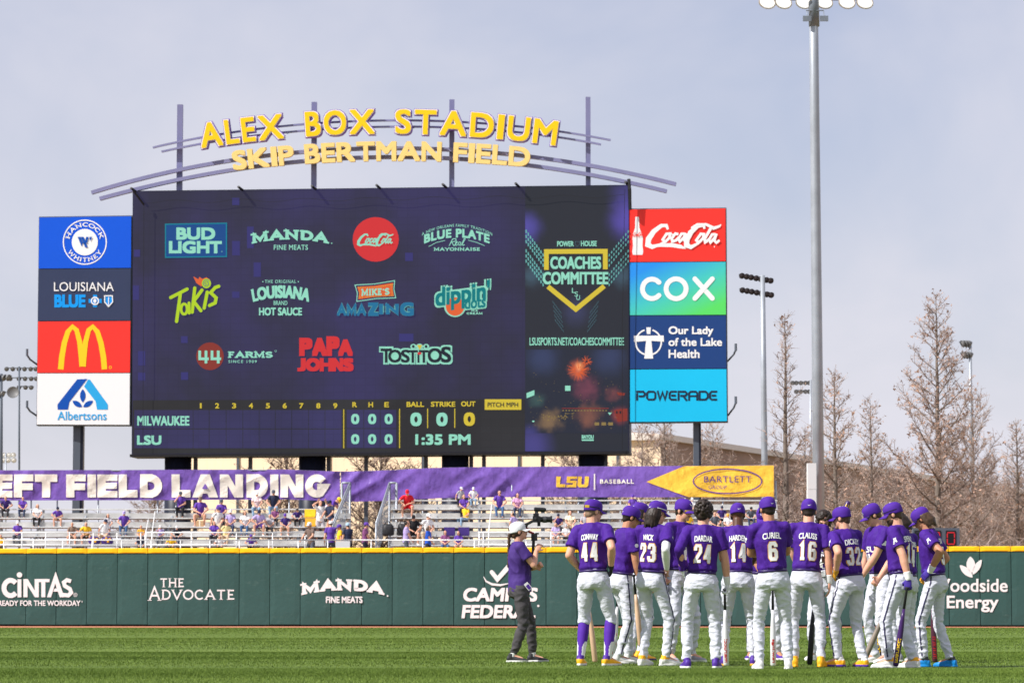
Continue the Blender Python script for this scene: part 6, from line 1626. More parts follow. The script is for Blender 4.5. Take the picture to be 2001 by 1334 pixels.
def player(key, px, fy, ty_top, yaw, label, pose, num=None, name=None, hair='short', hairm='hair_dk', skin='skin', cap=True, shoes=('s_white', 'sole'), knick=False, glasses=None, front=None, band=(), gloves={}, sleeves={}, beard=False, Y=None, seed=0, longs='', hipm=None, shadeL=None):
    Yd = Y or CAMZ * FPX / (fy - 1192.0); base = pick(px, 1192, Yd); H = CAMZ + (1192 - ty_top) / FPX * Yd
    J = skeleton(pose); top = (J['head'] + J['RH'] @ Vector((0, -.008, .028))).z + (.112 if cap else (.155 if hair == 'curly' else .10)); k = H / top
    t = thing("person", label, "person", (base.x, Yd, 0), radians(yaw), "ball players in purple jerseys standing in a huddle")
    PEOPLE[key] = (t, J, k)
    bm_ = body_mesh(J, .0075); je = jersey_mesh(J, .0095, .68, 1.04, seed * 3.1, longL='L' in longs, longR='R' in longs); tr_ = trouser_mesh(J, .0095, seed * 1.7, .12 if knick else .985)
    tj = bvh(je); tt = bvh(tr_)
    made = []
    def add(nm, me, ms, par=t):
        o = obj(nm, me, ms, par, True); made.append(me); return o
    add("body", bm_, [M[skin], M['eye'], M['lip']])
    jo = add("jersey", je, M['jersey']); po_ = add("trousers", tr_, M['pants'])
    # belt
    s = S(); s.loft(rings_T(J, [(.052, .163, .124, -.001), (.080, .158, .120, -.001)], 'RT' if abs(J['RT'][2][2]) > .93 else 'RP'), 32); add("belt", s.me("belt", True), M['belt'])
    for k_ in 'LR':
        if not knick: add("side_piping", stripe_mesh(J, tt, k_, J['s' + k_]), M['navy'], po_)
        s = S(); shoe_solid(s, J['ank' + k_], J['fyaw' + k_], J['fpit' + k_]); sm = remesh(s, "shoe", .0075, 2)
        zs = min(v.co.z for v in sm.vertices)
        for p in sm.polygons: p.material_index = 1 if p.center.z < zs + .026 else (2 if len(shoes) > 2 and p.center.z > zs + .075 else 0)
        add("shoe", sm, [M[q] for q in shoes])
        if knick:
            kn, an = J['knee' + k_], J['ank' + k_]; s = S(); c = kn.lerp(an, .33); s.cap(kn.lerp(an, .1), c, .063, .064, 16); s.cap(c, an.lerp(kn, .02), .064, .043, 16); m_ = remesh(s, "sock", .0075, 2)
            for p in m_.polygons:
                # the stirrup leaves white below, on the outer sides
                u = (p.center - an); f_ = (kn - an).length; q = u.z / f_
                ang = atan2(u.x - (kn - an).x * q, u.y - (kn - an).y * q)
                if q < .42 and abs(sin(ang)) > .45 + max(0, (q - .3) * 3): p.material_index = 1
            add("sock", m_, [M['sock'], M['knit_white']])
        if k_ in band:
            s = S(); a, b = J['wr' + k_], J['el' + k_]; s.cap(a.lerp(b, .02), a.lerp(b, .30), .035, .043, 14, True); add("wristband", remesh(s, "wristband", .0075, 1), M['knit_white'])
        if k_ in gloves:
            s = S(); hand(s, J, k_, .0035); a, b = J['wr' + k_], J['el' + k_]; s.cap(a, a.lerp(b, .12), .032, .034, 12); add("batting_glove", remesh(s, "batting_glove", .0065, 1), M[gloves[k_]])
        if k_ in sleeves:
            s = S(); a, b, c = J['sh' + k_], J['el' + k_], J['wr' + k_]; s.cap(a.lerp(b, .5), b, .053, .047); m_ = b.lerp(c, .3); s.cap(b, m_, .046, .049); s.cap(m_, c, .049, .032); add("arm_sleeve", remesh(s, "arm_sleeve", .0085, 2), M[sleeves[k_]])
    if hair: add("hair", hair_mesh(J, hair, .0065 if hair == 'curly' else .0085, seed), M[hairm])
    if beard:
        s = S(); H_ = J['H']; s.ell(H_(0, .026, -.066), (.058, .066, .052), J['RH'], 18, 11); s.ell(H_(0, .062, -.098), (.03, .026, .026), J['RH']); add("beard", remesh(s, "beard", .007, 1), M['hair_br'])
    if cap:
        cr, br, bu, cf = cap_meshes(J, -4 if not isinstance(cap, str) else 0); co_ = add("cap", cr, M['capm']); add("brim", br, M['capm'], co_); add("button", bu, M['num_white'], co_)
        V = [];  # small pale mark at the back of the cap
        tc_ = bvh(cr); RH = J['RH']; d = Draw(False); d.stroke([(-.019, .003), (-.008, -.004), (.02, .006)], [.002, .006, .001]); 
        o = decal("cap_mark", d, tc_, cf(.012, -.1, .012), RH @ Vector((1, 0, 0)), RH @ Vector((0, 0, 1)), RH @ Vector((0, 1, 0)), M['num_white'], co_, .002); made.append(o.data) if o else 0
        d = Draw(False)
        for ch, x, y in (("L", -.022, .012), ("S", -.006, 0), ("U", .008, -.012)): d.text(ch, x, y + .024, x + .018, y, .03)
        o = decal("cap_letters", d, tc_, cf(0, .1, .035), RH @ Vector((-1, 0, 0)), RH @ Vector((0, 0, 1)), RH @ Vector((0, -1, 0)), M['num_white'], co_, .002); made.append(o.data) if o else 0
        if glasses == 'cap_back':
            s = S(); R = [[cf(.088 * cos(a) * e, -.108 * sin(a) * e - .004, .012 + z) for e, z in ((1, -.004), (1.02, -.004), (1.02, .005), (1, .005))] for a in [radians(-20 + 10 * i) for i in range(23)]]; s.rings(R); go_ = add("sunglasses", s.me("sunglasses"), M['black'], co_)
            for a0 in (50, 98):
                V = [cf(.090 * cos(radians(a)), -.113 * sin(radians(a)) - .004, .012 + z) for a in range(a0, a0 + 37, 6) for z in (-.013, .017)]; F = [(2 * i, 2 * i + 2, 2 * i + 3, 2 * i + 1) for i in range(6)]; add("lens", mesh("lens", V, F, True), M['gold_lens'], go_)
        if glasses == 'cap_front':
            s = S(); R = [[cf(.087 * cos(a) * e, .107 * sin(a) * e, .016 + z) for e, z in ((1, -.004), (1.03, -.004), (1.03, .004), (1, .004))] for a in [radians(-30 + 10 * i) for i in range(25)]]; s.rings(R); add("sunglasses", s.me("sunglasses"), M['s_white' if key == 4 else 'black'], co_)
    if glasses in ('gold', 'dark'):
        H_ = J['H']; V = []; F = []
        for i in range(13):
            a = radians(-78 + 13 * i)
            for z in (-.020, .014): V.append(H_(.080 * sin(a), .062 + .042 * cos(a), z + .002 - .004 * abs(sin(a))))
        F = [(2 * i, 2 * i + 2, 2 * i + 3, 2 * i + 1) for i in range(12)]; n = len(V); V += [H_(0, .062, 0) + (Vector(p) - H_(0, .062, 0)) * .95 for p in V[:]]; F += [tuple(reversed([q + n for q in f])) for f in F[:]]
        for i in range(12): F += [(2 * i, 2 * i + n, 2 * i + 2 + n, 2 * i + 2), (2 * i + 1, 2 * i + 3, 2 * i + 3 + n, 2 * i + 1 + n)]
        so = add("sunglasses", mesh("sunglasses", V, F, True), M['gold_lens' if glasses == 'gold' else 'dark_lens'])
        s = S(); 
        for sx in (-1, 1): s.tube([H_(.078 * sx, .07, .008), H_(.082 * sx, -.005, .010)], .0035, 5)
        add("temple_arm", s.me("temple_arm"), M['black'], so)
    # printing
    T = J['T']; RT = J['RT']; ux, uy, uz = RT @ Vector((1, 0, 0)), RT @ Vector((0, 0, 1)), RT @ Vector((0, 1, 0))
    if num:
        w_ = .105 * len(num) + (0 if len(num) > 1 else .01)
        for nm, ex, m_, lf in (("number_outline", .012, 'num_gold', .005), ("number", 0, 'num_white', .0105)):
            d = Draw(False); d.digits(num, -w_ / 2, .165, w_ / 2, .378, .32, ex); o = decal(nm, d, tj, T(0, 0, 0), ux, uy, uz, M[m_], jo, lf); made.append(o.data) if o else 0
    if name:
        hw = min(.115, .0165 * len(name)); d = Draw(False); d.text(name, -hw, .474, hw, .408, .035, warp=lambda x, y: (x, y - 1.1 * x * x)); d = subdraw(d, .05); o = decal("name_lettering", d, tj, T(0, 0, 0), ux, uy, uz, M['num_white'], jo, .005); made.append(o.data) if o else 0
    if front:
        d = Draw(False); d.digits(front, -.10, .17, .02, .29, .30, 0.0); o = decal("number", d, tj, T(0, 0, 0), -ux, uy, -uz, M['num_white'], jo, .006); made.append(o.data) if o else 0
        d = Draw(False); d.text("LSU", -.11, .37, .11, .30, .06); d = subdraw(d, .05); o = decal("team_lettering", d, tj, T(0, 0, 0), -ux, uy, -uz, M['num_white'], jo, .005); made.append(o.data) if o else 0
    for k_, shape in (('L', 'state'), ('R', 'round')):
        sx = J['s' + k_]; ax = (J['el' + k_] - J['sh' + k_]).normalized(); o_ = J['sh' + k_].lerp(J['el' + k_], .44); out = ux * sx; out = (out - ax * out.dot(ax)).normalized(); sd = ax.cross(out).normalized() * (1 if sx < 0 else -1)
        d = Draw(False)
        if shape == 'round': d.disc(0, 0, .021); 
        else: d.poly([(-.028, .03), (.006, .03), (.008, .008), (.018, -.004), (.022, -.018), (.034, -.026), (.018, -.032), (0, -.026), (-.026, -.022), (-.022, .005)])
        o = decal("sleeve_patch", d, tj, o_, sd, -ax, -out, M['num_white'], jo, .004); made.append(o.data) if o else 0
        if shape == 'round':
            d = Draw(False); d.ring(0, 0, .012, .012, .004, n=16); o = decal("sleeve_patch_ring", d, tj, o_, sd, -ax, -out, M['navy'], jo, .0065); made.append(o.data) if o else 0
    sc_all(k, *made)
    return t
# ------------------------------------------------------------------ the huddle
WHO = {}
def pose(**k): return k
player(1, 1160, 1299, 975, -22, "player with number 44 and purple stirrup socks, leftmost of the huddle", pose(bulk=1.02, side=-2, footL=(-.155, .0, 10), footR=(.155, .03, -25), hy=-42, hp=4, ty=4, lean=2, armR='hip', armL='fronthip'), "44", "CONWAY", 'crop', 'hair_crop', glasses='cap_back', shoes=('s_yel', 'sole', 's_pur'), knick=True, gloves={'R': 'gl_blk'}, seed=1)
player(2, 1214, 1295, 988, -66, "capped player in profile with a white wristband, close behind number 44", pose(bulk=.95, side=2, footL=(-.13, .16, 0), footR=(.13, -.10, -10), hy=-14, hp=12, lean=7, armR=((.20, .17, -.06), (.5, -1, 0), (0, .25, -1), (-1, .1, 0), 1.0), armL='front'), None, None, 'short', 'hair_dk', 'skin_tan', glasses='dark', shoes=('s_white', 'sole'), band='R', gloves={'R': 'gl_pur', 'L': 'gl_pur'}, seed=2)
player(3, 1243, 1289, 981, -48, "long haired capped player half hidden between the profile player and number 23", pose(footL=(-.14, .05, 10), footR=(.12, -.05, -15), hy=-10, hp=10, armL='front', armR='down'), "8", None, 'long', 'hair_dk', shoes=('s_yel', 's_pur'), sleeves={'R': 'knit_white'}, seed=3)
player(4, 1272, 1299, 978, -38, "player with number 23, a white arm sleeve and hand on hip", pose(bulk=.94, side=3, footL=(-.13, .02, 5), footR=(.155, .07, -32), hy=-30, hp=10, lean=4, ty=6, armR='hip', armL='front'), "23", "WICK", 'long', 'hair_dk', glasses='cap_front', shoes=('s_white', 'sole', 's_yel'), sleeves={'R': 'knit_white'}, seed=4)
player(5, 1327, 1292, 974, -142, "capped player in gold sunglasses facing the camera side of the huddle", pose(side=-2, footL=(-.16, .02, 15), footR=(.14, .0, -15), hy=12, hp=8, lean=2, armR='down', armL='front'), None, None, 'short', 'hair_dk', glasses='gold', shoes=('s_grey', 'sole', 's_yel'), front="1", gloves={'R': 'gl_blk'}, seed=5)
player(6, 1371, 1304, 971, 0, "bareheaded player with bushy curls and number 24, back to the camera", pose(bulk=1.05, side=2.5, footL=(-.165, .02, 12), footR=(.155, -.01, -14), hy=-22, hp=8, lean=3, armL='hip', armR='bat'), "24", "DARDAR", 'curly', 'hair_dk', cap=False, shoes=('s_pur', 'sole'), band='R', gloves={'R': 'gl_white', 'L': 'gl_white'}, longs='L', seed=6)
player(7, 1443, 1299, 982, -4, "player with number 14 and a dark neck, between the curly haired one and number 6", pose(bulk=1.03, lean=9, footL=(-.17, .0, 12), footR=(.17, .05, -14), hy=3, hp=12, armL='front', armR='front'), "14", "HARDEN", None, 'hair_dk', 'skin_dark', shoes=('s_pur', 's_yel'), seed=7)
player(8, 1511, 1306, 970, 4, "player with number 6, arms folded, in all white shoes", pose(side=-3.5, footL=(-.155, 0, 8), footR=(.155, -.01, -10), hy=14, hp=8, lean=2, armL='fold', armR='fold'), "6", "CURIEL", 'short', 'hair_dk', 'skin_tan', shoes=('s_white', 'sole'), seed=8)
player(9, 1494, 1288, 990, 178, "player facing the camera, mostly hidden between numbers 14 and 6", pose(footL=(-.16, .02, 14), footR=(.17, .05, -14), hy=-10, hp=20, armL='fold', armR='front'), None, None, 'short', 'hair_br', 'skin_tan', shoes=('s_pur', 's_white'), seed=9)
player(10, 1576, 1301, 974, -6, "player with number 16 and yellow shoes", pose(bulk=.95, side=3, footL=(-.14, .05, 10), footR=(.155, -.02, -12), hy=-2, hp=10, lean=6, armL='front', armR='down'), "16", "CLAUSS", 'short', 'hair_dk', shoes=('s_yel', 's_yel'), band='R', seed=10)
player(11, 1613, 1289, 993, 164, "bareheaded curly haired player looking down with a bat held up on the shoulder", pose(footL=(-.15, 0, 12), footR=(.16, .03, -12), hy=10, hp=18, lean=4, armR=((.06, .26, .22), (.9, -.2, -1), (-.3, .5, .7), (-.6, -.6, 0), 1.0), armL=((.10, .22, .10), (1, -.2, -.4), (-.5, .6, -.1), (-.6, -.5, 0), .9)), None, None, 'curly', 'hair_dk', cap=False, shoes=('s_white', 'sole'), front="2", gloves={'R': 'gl_white', 'L': 'gl_white'}, seed=11)
player(12, 1664, 1301, 989, 34, "player with number 32 and a gold glove on the hip", pose(lean=7, side=-3, footL=(-.10, .12, 34), footR=(.12, -.06, -8), P=(.0, .01, .975), hy=34, hp=6, ty=-4, armL='hip', armR='fold'), "32", "DICKEY", 'short', 'hair_br', shoes=('s_yel', 's_pur', 's_white'), gloves={'L': 'gl_gold'}, sleeves={'R': 'knit_white'}, seed=12)
player(13, 1722, 1294, 984, 116, "capped player in dark glasses half hidden behind the bearded one, number 10 in front", pose(footL=(-.16, .04, 14), footR=(.14, .0, -14), hy=-20, hp=22, lean=4, armL='front', armR='bat'), None, None, 'short', 'hair_br', glasses='dark', shoes=('s_white', 'sole'), front="10", band='R', seed=13)
player(14, 1762, 1303, 981, 62, "bearded player with number 11, holding a purple and yellow bat", pose(bulk=1.05, side=3, footL=(-.13, .10, 18), footR=(.14, -.08, -8), hy=16, hp=14, lean=5, armL=((.21, -.19, -.08), (.6, -1, 0), (0, .12, -1), (-1, .1, 0), 1.0), armR='front'), "11", "SPENCER", 'short', 'hair_br', glasses='cap_front', shoes=('s_white', 'sole', 's_yel'), band='L', gloves={'L': 'gl_pur'}, beard=True, seed=14)
player(15, 1770, 1291, 1000, 42, "dark haired player hidden behind the bearded one's back", pose(footL=(-.14, .03, 12), footR=(.14, -.03, -12), hy=28, hp=16, armL='front', armR='front'), "4", "MOORE", 'longtop', 'hair_dk', cap=False, shoes=('s_grey', 'sole'), seed=15)
player(16, 1828, 1301, 991, 66, "rightmost player, head bowed, in bright blue shoes", pose(bulk=.97, footL=(-.13, .11, 12), footR=(.14, -.13, -4), hy=10, hp=27, lean=8, armL='hip', armR='fronthip'), "3", "DAY", 'mullet', 'hair_br', 'skin_tan', glasses='dark', shoes=('s_blue', 's_blue', 's_black'), band='L', gloves={'L': 'gl_pur', 'R': 'gl_gold'}, seed=16)

# ------------------------------------------------------------------ bats
M['b_wood'] = mat("pale wood bat", lin(206, 172, 142), 0.4, 12, 0.15, stretch=(1, 1, .2)); M['b_white'] = mat("white bat", (0.7, 0.7, 0.72), 0.3); M['b_black'] = mat("black bat", (0.02, 0.02, 0.025), 0.3); M['b_pur'] = mat("purple bat", lin(62, 34, 92), 0.3)
M['b_grey'] = mat("grey brown bat", lin(140, 128, 116), 0.4, 12, 0.15); M['b_red'] = mat("red bat print", lin(186, 40, 40), 0.4); M['b_yel'] = mat("yellow bat print", lin(250, 206, 20), 0.4); M['b_maroon'] = mat("maroon bat", lin(78, 40, 58), 0.35); M['b_grip'] = mat("black grip tape", (0.025, 0.025, 0.03), 0.8)
def bat(label, bx, by, hx, hy_, Y, m, word=None, wm=None, length=.86, dY=0.0, grip='b_grip'):
    """barrel end at pixel (bx, by), handle towards (hx, hy_)"""
    a = pick(bx, by, Y); b = pick(hx, hy_, Y + dY); d = (b - a).normalized()
    if a.z < .004: a.z = .004
    t = thing("bat", label, "bat", tuple(a), 0, "bats of the huddle")
    L = length; P = [(0, .012), (.006, .026), (.02, .032), (.30, .0325), (.42, .029), (.52, .022), (.62, .016)]
    s = S(); s.tube([a + d * p * L / .86 for p, r in P], [r for p, r in P], 16); obj("barrel", s.me("barrel", True), m, t)
    s = S(); P = [(.621, .0155), (.83, .0125), (.84, .020), (.853, .024), (.86, .018)]; s.tube([a + d * p * L / .86 for p, r in P], [r for p, r in P], 14); obj("grip", s.me("grip", True), M[grip], t)
    if word:
        side = d.cross(Vector((0, -1, 0))).normalized(); fr = side.cross(d).normalized()
        if fr.y > 0: fr = -fr; 
        dd = Draw(False); dd.text(word, .04, .021, .30, -.021, .05); V = []
        r_ = .0335
        for (x, y), l in zip(dd.v, dd.l): th = y / r_; V.append(a + d * x * L / .86 + (fr * cos(th) + d.cross(fr) * sin(th)) * (r_ + l * .0004))
        obj("lettering", mesh("lettering", V, dd.f), wm, t)
bat("pale wooden bat standing on the grass behind number 44's legs", 1163, 1293, 1147, 1150, 36.6, M['b_wood'])
bat("white and red bat behind number 44's right leg", 1199, 1284, 1209, 1140, 37.6, M['b_white'], "|||", M['b_red'])
bat("bat hanging from the profile player's purple glove behind number 23", 1252, 1262, 1241, 1150, 36.9, M['b_wood'])
bat("white bat with red lettering in the curly haired player's right hand", 1419, 1302, 1416, 1150, 34.4, M['b_white'], "marucci", M['b_red'])
bat("black bat leaning just left of the white one with red lettering", 1415, 1288, 1393, 1150, 35.6, M['b_black'], "|||", M['b_red'])
bat("white and red bat between the legs of number 6", 1511, 1301, 1510, 1160, 34.2, M['b_white'], "rawlings", M['b_red'])
bat("black bat beside the yellow shoe of number 16", 1582, 1299, 1591, 1165, 35.2, M['b_black'])
bat("dark bat with a yellow barrel end raised past the cap of number 32", 1659, 979, 1612, 1082, 36.6, M['b_pur'], "32", M['b_yel'], .80, .0, 'b_white')
bat("grey brown bat leaning beside the shoe of number 32", 1685, 1298, 1730, 1195, 35.3, M['b_grey'])
bat("purple bat with yellow lettering hanging from the half hidden player's hand", 1718, 1288, 1714, 1150, 36.9, M['b_pur'], "victus", M['b_yel'])
bat("purple bat with bold yellow lettering in the bearded player's glove", 1750, 1301, 1772, 1150, 33.22, M['b_pur'], "marucci", M['b_yel'])
bat("maroon bat standing between the blue shoes", 1827, 1293, 1820, 1150, 36.2, M['b_maroon'], "mmmm", M['b_red'])

# ------------------------------------------------------------------ camera operator and her rig
M['tee'] = mat("purple t-shirt", lin(66, 40, 116), 0.75, 6, 0.07, (50, 0.12, 0.004)); M['jog'] = mat("charcoal joggers", lin(70, 67, 70), 0.8, 6, 0.07, (50, 0.12, 0.004)); M['cap_w'] = mat("white cap", (0.8, 0.8, 0.82), 0.7)
def operator():
    px, fy, top = 1003, 1292, 1019; Yd = CAMZ * FPX / (fy - 1192.0); base = pick(px, 1192, Yd); H = CAMZ + (1192 - top) / FPX * Yd
    J = skeleton(pose(dep=1.14, footL=(-.09, .27, -8), footR=(.11, -.02, -16), P=(0, .085, .978), hy=0, hp=-14, lean=-1, sw=.165, armR='gimbal_up', armL='gimbal_low'))
    k = H / ((J['head'] + J['RH'] @ Vector((0, -.008, .028))).z + .112)
    t = thing("person", "camera operator in a white cap with a long braid, purple t-shirt and charcoal joggers", "person", (base.x, Yd, 0), radians(-84))
    made = []
    def add(nm, me, ms, par=t): o = obj(nm, me, ms, par, True); made.append(me); return o
    add("body", body_mesh(J, .0075, (), True), [M['skin'], M['eye'], M['lip']])
    add("t_shirt", jersey_mesh(J, .0095, .62, 1.0, 3, False, True), M['tee']); jt = trouser_mesh(J, .0095, 5, .93, 1.10, True); jo = add("joggers", jt, M['jog'])
    for k_ in 'LR':
        s = S(); shoe_solid(s, J['ank' + k_], J['fyaw' + k_]); sm = remesh(s, "shoe", .0075, 2); zs = min(v.co.z for v in sm.vertices)
        for p in sm.polygons: p.material_index = 1 if p.center.z < zs + .026 else 0
        add("shoe", sm, [M['s_black'], M['sole']])
        s = S(); s.cap(J['ank' + k_] - Vector((0, 0, .01)), J['ank' + k_].lerp(J['knee' + k_], .10), .040, .041, 12); add("sock", remesh(s, "sock", .008, 1), M['knit_white'])
    add("hair", hair_mesh(J, 'braid', .0065), M['hair_br'])
    cr, br, bu, cf = cap_meshes(J, -2); c = add("cap", cr, M['cap_w']); add("brim", br, M['cap_w'], c); add("button", bu, M['cap_w'], c)
    s = S(); q = J['P'] + Vector((.168, .09, .015)); s.box((-.004, -.03, -.055), (.004, .03, .05), Matrix.Translation(q) @ Matrix.Rotation(.7, 4, 'X')); add("pass_badge", s.me("pass_badge"), M['num_white']); 
    s = S(); s.box((.005, -.022, -.045), (.007, .022, .02), Matrix.Translation(q) @ Matrix.Rotation(.7, 4, 'X')); add("badge_print", s.me("badge_print"), M['s_pur'])
    sc_all(k, *made)
    RZ = Matrix.Rotation(radians(-84), 3, 'Z'); W_ = lambda v: Vector((base.x, Yd, 0)) + RZ @ (Vector(v) * k)
    return W_(J['wrR']), W_(J['wrL']), W_(J['wrR'] + J['hdR'] * .07), W_(J['wrL'] + J['hdL'] * .07), Yd
gR, gL, hR, hL, gY = operator()
rig = thing("video_camera", "black video camera with a top microphone on a hand-held stabiliser", "video camera", tuple(hL))
M['rig'] = mat("black camera body", (0.016, 0.016, 0.018), 0.4); M['rig_grey'] = mat("dark grey knob", (0.06, 0.06, 0.065), 0.4); M['rig_red'] = mat("red stabiliser trim", lin(170, 44, 40), 0.4)
yR = hR.y
def rp_(px, py, dy=0.0): return pick(px, py, yR + dy)
def rig_part(nm, fn, m=None, par=None): s = S(); fn(s); return obj(nm, s.me(nm, False), m or M['rig'], par or rig)
def boxp(s, x0, y0, x1, y1, d0, d1):
    a = rp_(x0, y1); b = rp_(x1, y0); s.box((a.x, yR + d0, a.z), (b.x, yR + d1, b.z))
rig_part("handle", lambda s: s.tube([rp_(1039, 1112), rp_(1041.5, 1080), rp_(1043, 1050)], [.017, .018, .019], 12))
rig_part("control_grip", lambda s: (boxp(s, 1038, 1042, 1050, 1056, -.03, .03), boxp(s, 1046, 1040.5, 1053, 1043.5, -.025, .025)))
rig_part("stabiliser_arm", lambda s: s.tube([rp_(1043, 1042), rp_(1034, 1038.5, .02), rp_(1026.5, 1027, .05), rp_(1028, 1023, .05)], .014, 8), M['rig_red'])
rig_part("stabiliser_motor", lambda s: (s.tube([rp_(1027.5, 1026, -.01), rp_(1027.5, 1026, .08)], .026, 12), s.tube([rp_(1027, 1025, .04), rp_(1040, 1018, .04), rp_(1056, 1013, .04)], .017, 8)), M['rig'])
cbody = rig_part("camera_body", lambda s: (boxp(s, 1041, 1008, 1056, 1020, -.055, .06), boxp(s, 1042, 1003, 1053, 1009, -.03, .03), boxp(s, 1050, 1019, 1056, 1027.5, -.02, .02)))
a, b = rp_(1055, 1014.5), rp_(1079, 1014.5); dx = (b - a).normalized(); Ls = (b - a).length
lens = rig_part("lens", lambda s: s.tube([a + dx * Ls * q for q in (0, .2, .21, .6, .61, .85, .86, 1, 1.0, .97)], [.034, .034, .038, .038, .035, .035, .045, .045, .037, .03], 20), None, cbody)
rig_part("focus_ring", lambda s: s.tube([a + dx * Ls * q for q in (.28, .52)], [.040, .040], 20), M['rig_grey'], lens)
mic = rig_part("microphone", lambda s: s.tube([rp_(1043.5, 994.5), rp_(1045, 994.5), rp_(1064, 995.5), rp_(1067, 996)], [.018, .026, .026, .018], 14))
rig_part("mount", lambda s: boxp(s, 1045, 998, 1052, 1004, -.012, .012), M['rig_grey'], mic)
rig_part("screw_knob", lambda s: s.tube([rp_(1046, 1012, -.056), rp_(1046, 1012, -.068)], .014, 12), M['rig_grey'], cbody)
# ================================================================== spectators
CL = {}
def cloth(n):
    T_ = dict(purple=(96, 60, 160), dpurple=(62, 42, 112), lavender=(178, 160, 210), white=(232, 230, 230), cream=(240, 224, 196), navy=(40, 46, 72), dnavy=(30, 32, 48), black=(30, 30, 34), yellow=(246, 196, 40), paleyellow=(244, 226, 160), gold=(224, 164, 50), red=(214, 30, 44),
              brown=(128, 106, 92), plaid=(110, 92, 84), grey=(176, 172, 178), dgrey=(84, 88, 98), pink=(206, 150, 190), floral=(232, 206, 206), blue=(36, 84, 190), ltblue=(160, 190, 216), jeans=(74, 106, 148), ltjeans=(138, 166, 192), khaki=(206, 180, 150), dark=(46, 44, 50), navyjeans=(58, 70, 98), maroon=(130, 74, 120), tanskin=(200, 150, 122))
    if n not in CL: CL[n] = mat("cloth " + n, lin(*T_[n]), 0.8, 7, 0.10)
    return CL[n]
def template(po, shorts=False, fem=False):
    J = skeleton(po); d = {}
    d['body'] = body_mesh(J, .0115, (), fem, not shorts); d['body'].materials.append(None); d['body'].materials.append(M['eye']); d['body'].materials.append(M['lip'])
    d['shirt'] = jersey_mesh(J, .016, .62, 1.05, random.random() * 9, False, fem); d['shirt'].materials.append(None)
    s = S(); s.loft(rings_T(J, [(.06, .16, .12, 0), (.0, .17, .13, 0)]), 20); s.ell(J['P'] + Vector((0, -.01, -.02)), (.175, .13, .10))
    for k in 'LR':
        h, kn, an = J['hip' + k], J['knee' + k], J['ank' + k]
        if shorts: s.cap(h, h.lerp(kn, .86), .104, .092, 14, True)
        else: s.cap(h, kn, .102, .072, 14); s.cap(kn, an, .071, .052, 14, True)
    d['trousers'] = remesh(s, "trousers", .016, 2); folds(d['trousers'], .006, (6, 6, 8, 5), 2.0); d['trousers'].materials.append(None)
    for k in 'LR':
        s = S(); shoe_solid(s, J['ank' + k], J['fyaw' + k]); m_ = remesh(s, "shoe", .014, 1); m_.materials.append(M['s_white'] if shorts else M['s_black']); d['shoe' + k] = m_
    cr, br, bu, f = cap_meshes(J); d['cap'] = cr; d['brim'] = br; cr.materials.append(None); br.materials.append(None)
    for hk in ('short', 'long'): m_ = hair_mesh(J, hk, .014, 3); m_.materials.append(None); d['hair_' + hk] = m_
    d['top'] = J['head'].z + .13
    return d
SIT = dict(P=(0, -.02, .53), footL=(-.13, .40, 12), footR=(.13, .42, -12), hp=12, kup=1.0)
random.seed(4)
TP = {
 'knee': template(dict(SIT, lean=14, armL='knee', armR='knee')),
 'kneeS': template(dict(SIT, lean=16, armL='knee', armR='lap', footL=(-.2, .38, 20), footR=(.2, .40, -20)), True),
 'lap': template(dict(SIT, lean=6, armL='lap', armR='lap', hp=8)),
 'fem': template(dict(SIT, lean=5, armL='knee', armR='lap', hp=6, hy=20), False, True),
 'femS': template(dict(SIT, lean=8, armL='lap', armR='lap', hp=14, hy=-15), True, True),
 'lean': template(dict(SIT, lean=30, armL='knee', armR='knee', hp=2)),
 'leanS': template(dict(SIT, lean=32, armL='lap', armR='knee', hp=16, footL=(-.2, .36, 20), footR=(.2, .38, -20)), True),
 'turn': template(dict(SIT, lean=8, ty=35, armL='lap', armR='rest', hy=20)),
 'chin': template(dict(SIT, lean=10, armL='lap', armR='chin', hp=10)),
 'stand': template(dict(footL=(-.13, .0, 10), footR=(.13, 0, -10), armL='down', armR='front', hy=10)),
 'standS': template(dict(footL=(-.15, .0, 10), footR=(.15, 0, -10), armL='rail', armR='rail', hy=-10, lean=8), True),
 'reach': template(dict(footL=(-.13, .1, 10), footR=(.13, -.1, -10), armL='raise', armR='raise', hy=0, hp=-5), True),
 'bend': template(dict(footL=(-.13, .1, 10), footR=(.13, -.1, -10), armL='reach', armR='reach', lean=58, hp=50, P=(0, -.1, .94))),
}
SKN = {'l': 'skin', 't': 'skin_tan', 'd': 'skin_dark'}; HRM = {'d': 'hair_dk', 'b': 'hair_br', 'y': 'hair_bl', 'g': 'hair_crop'}
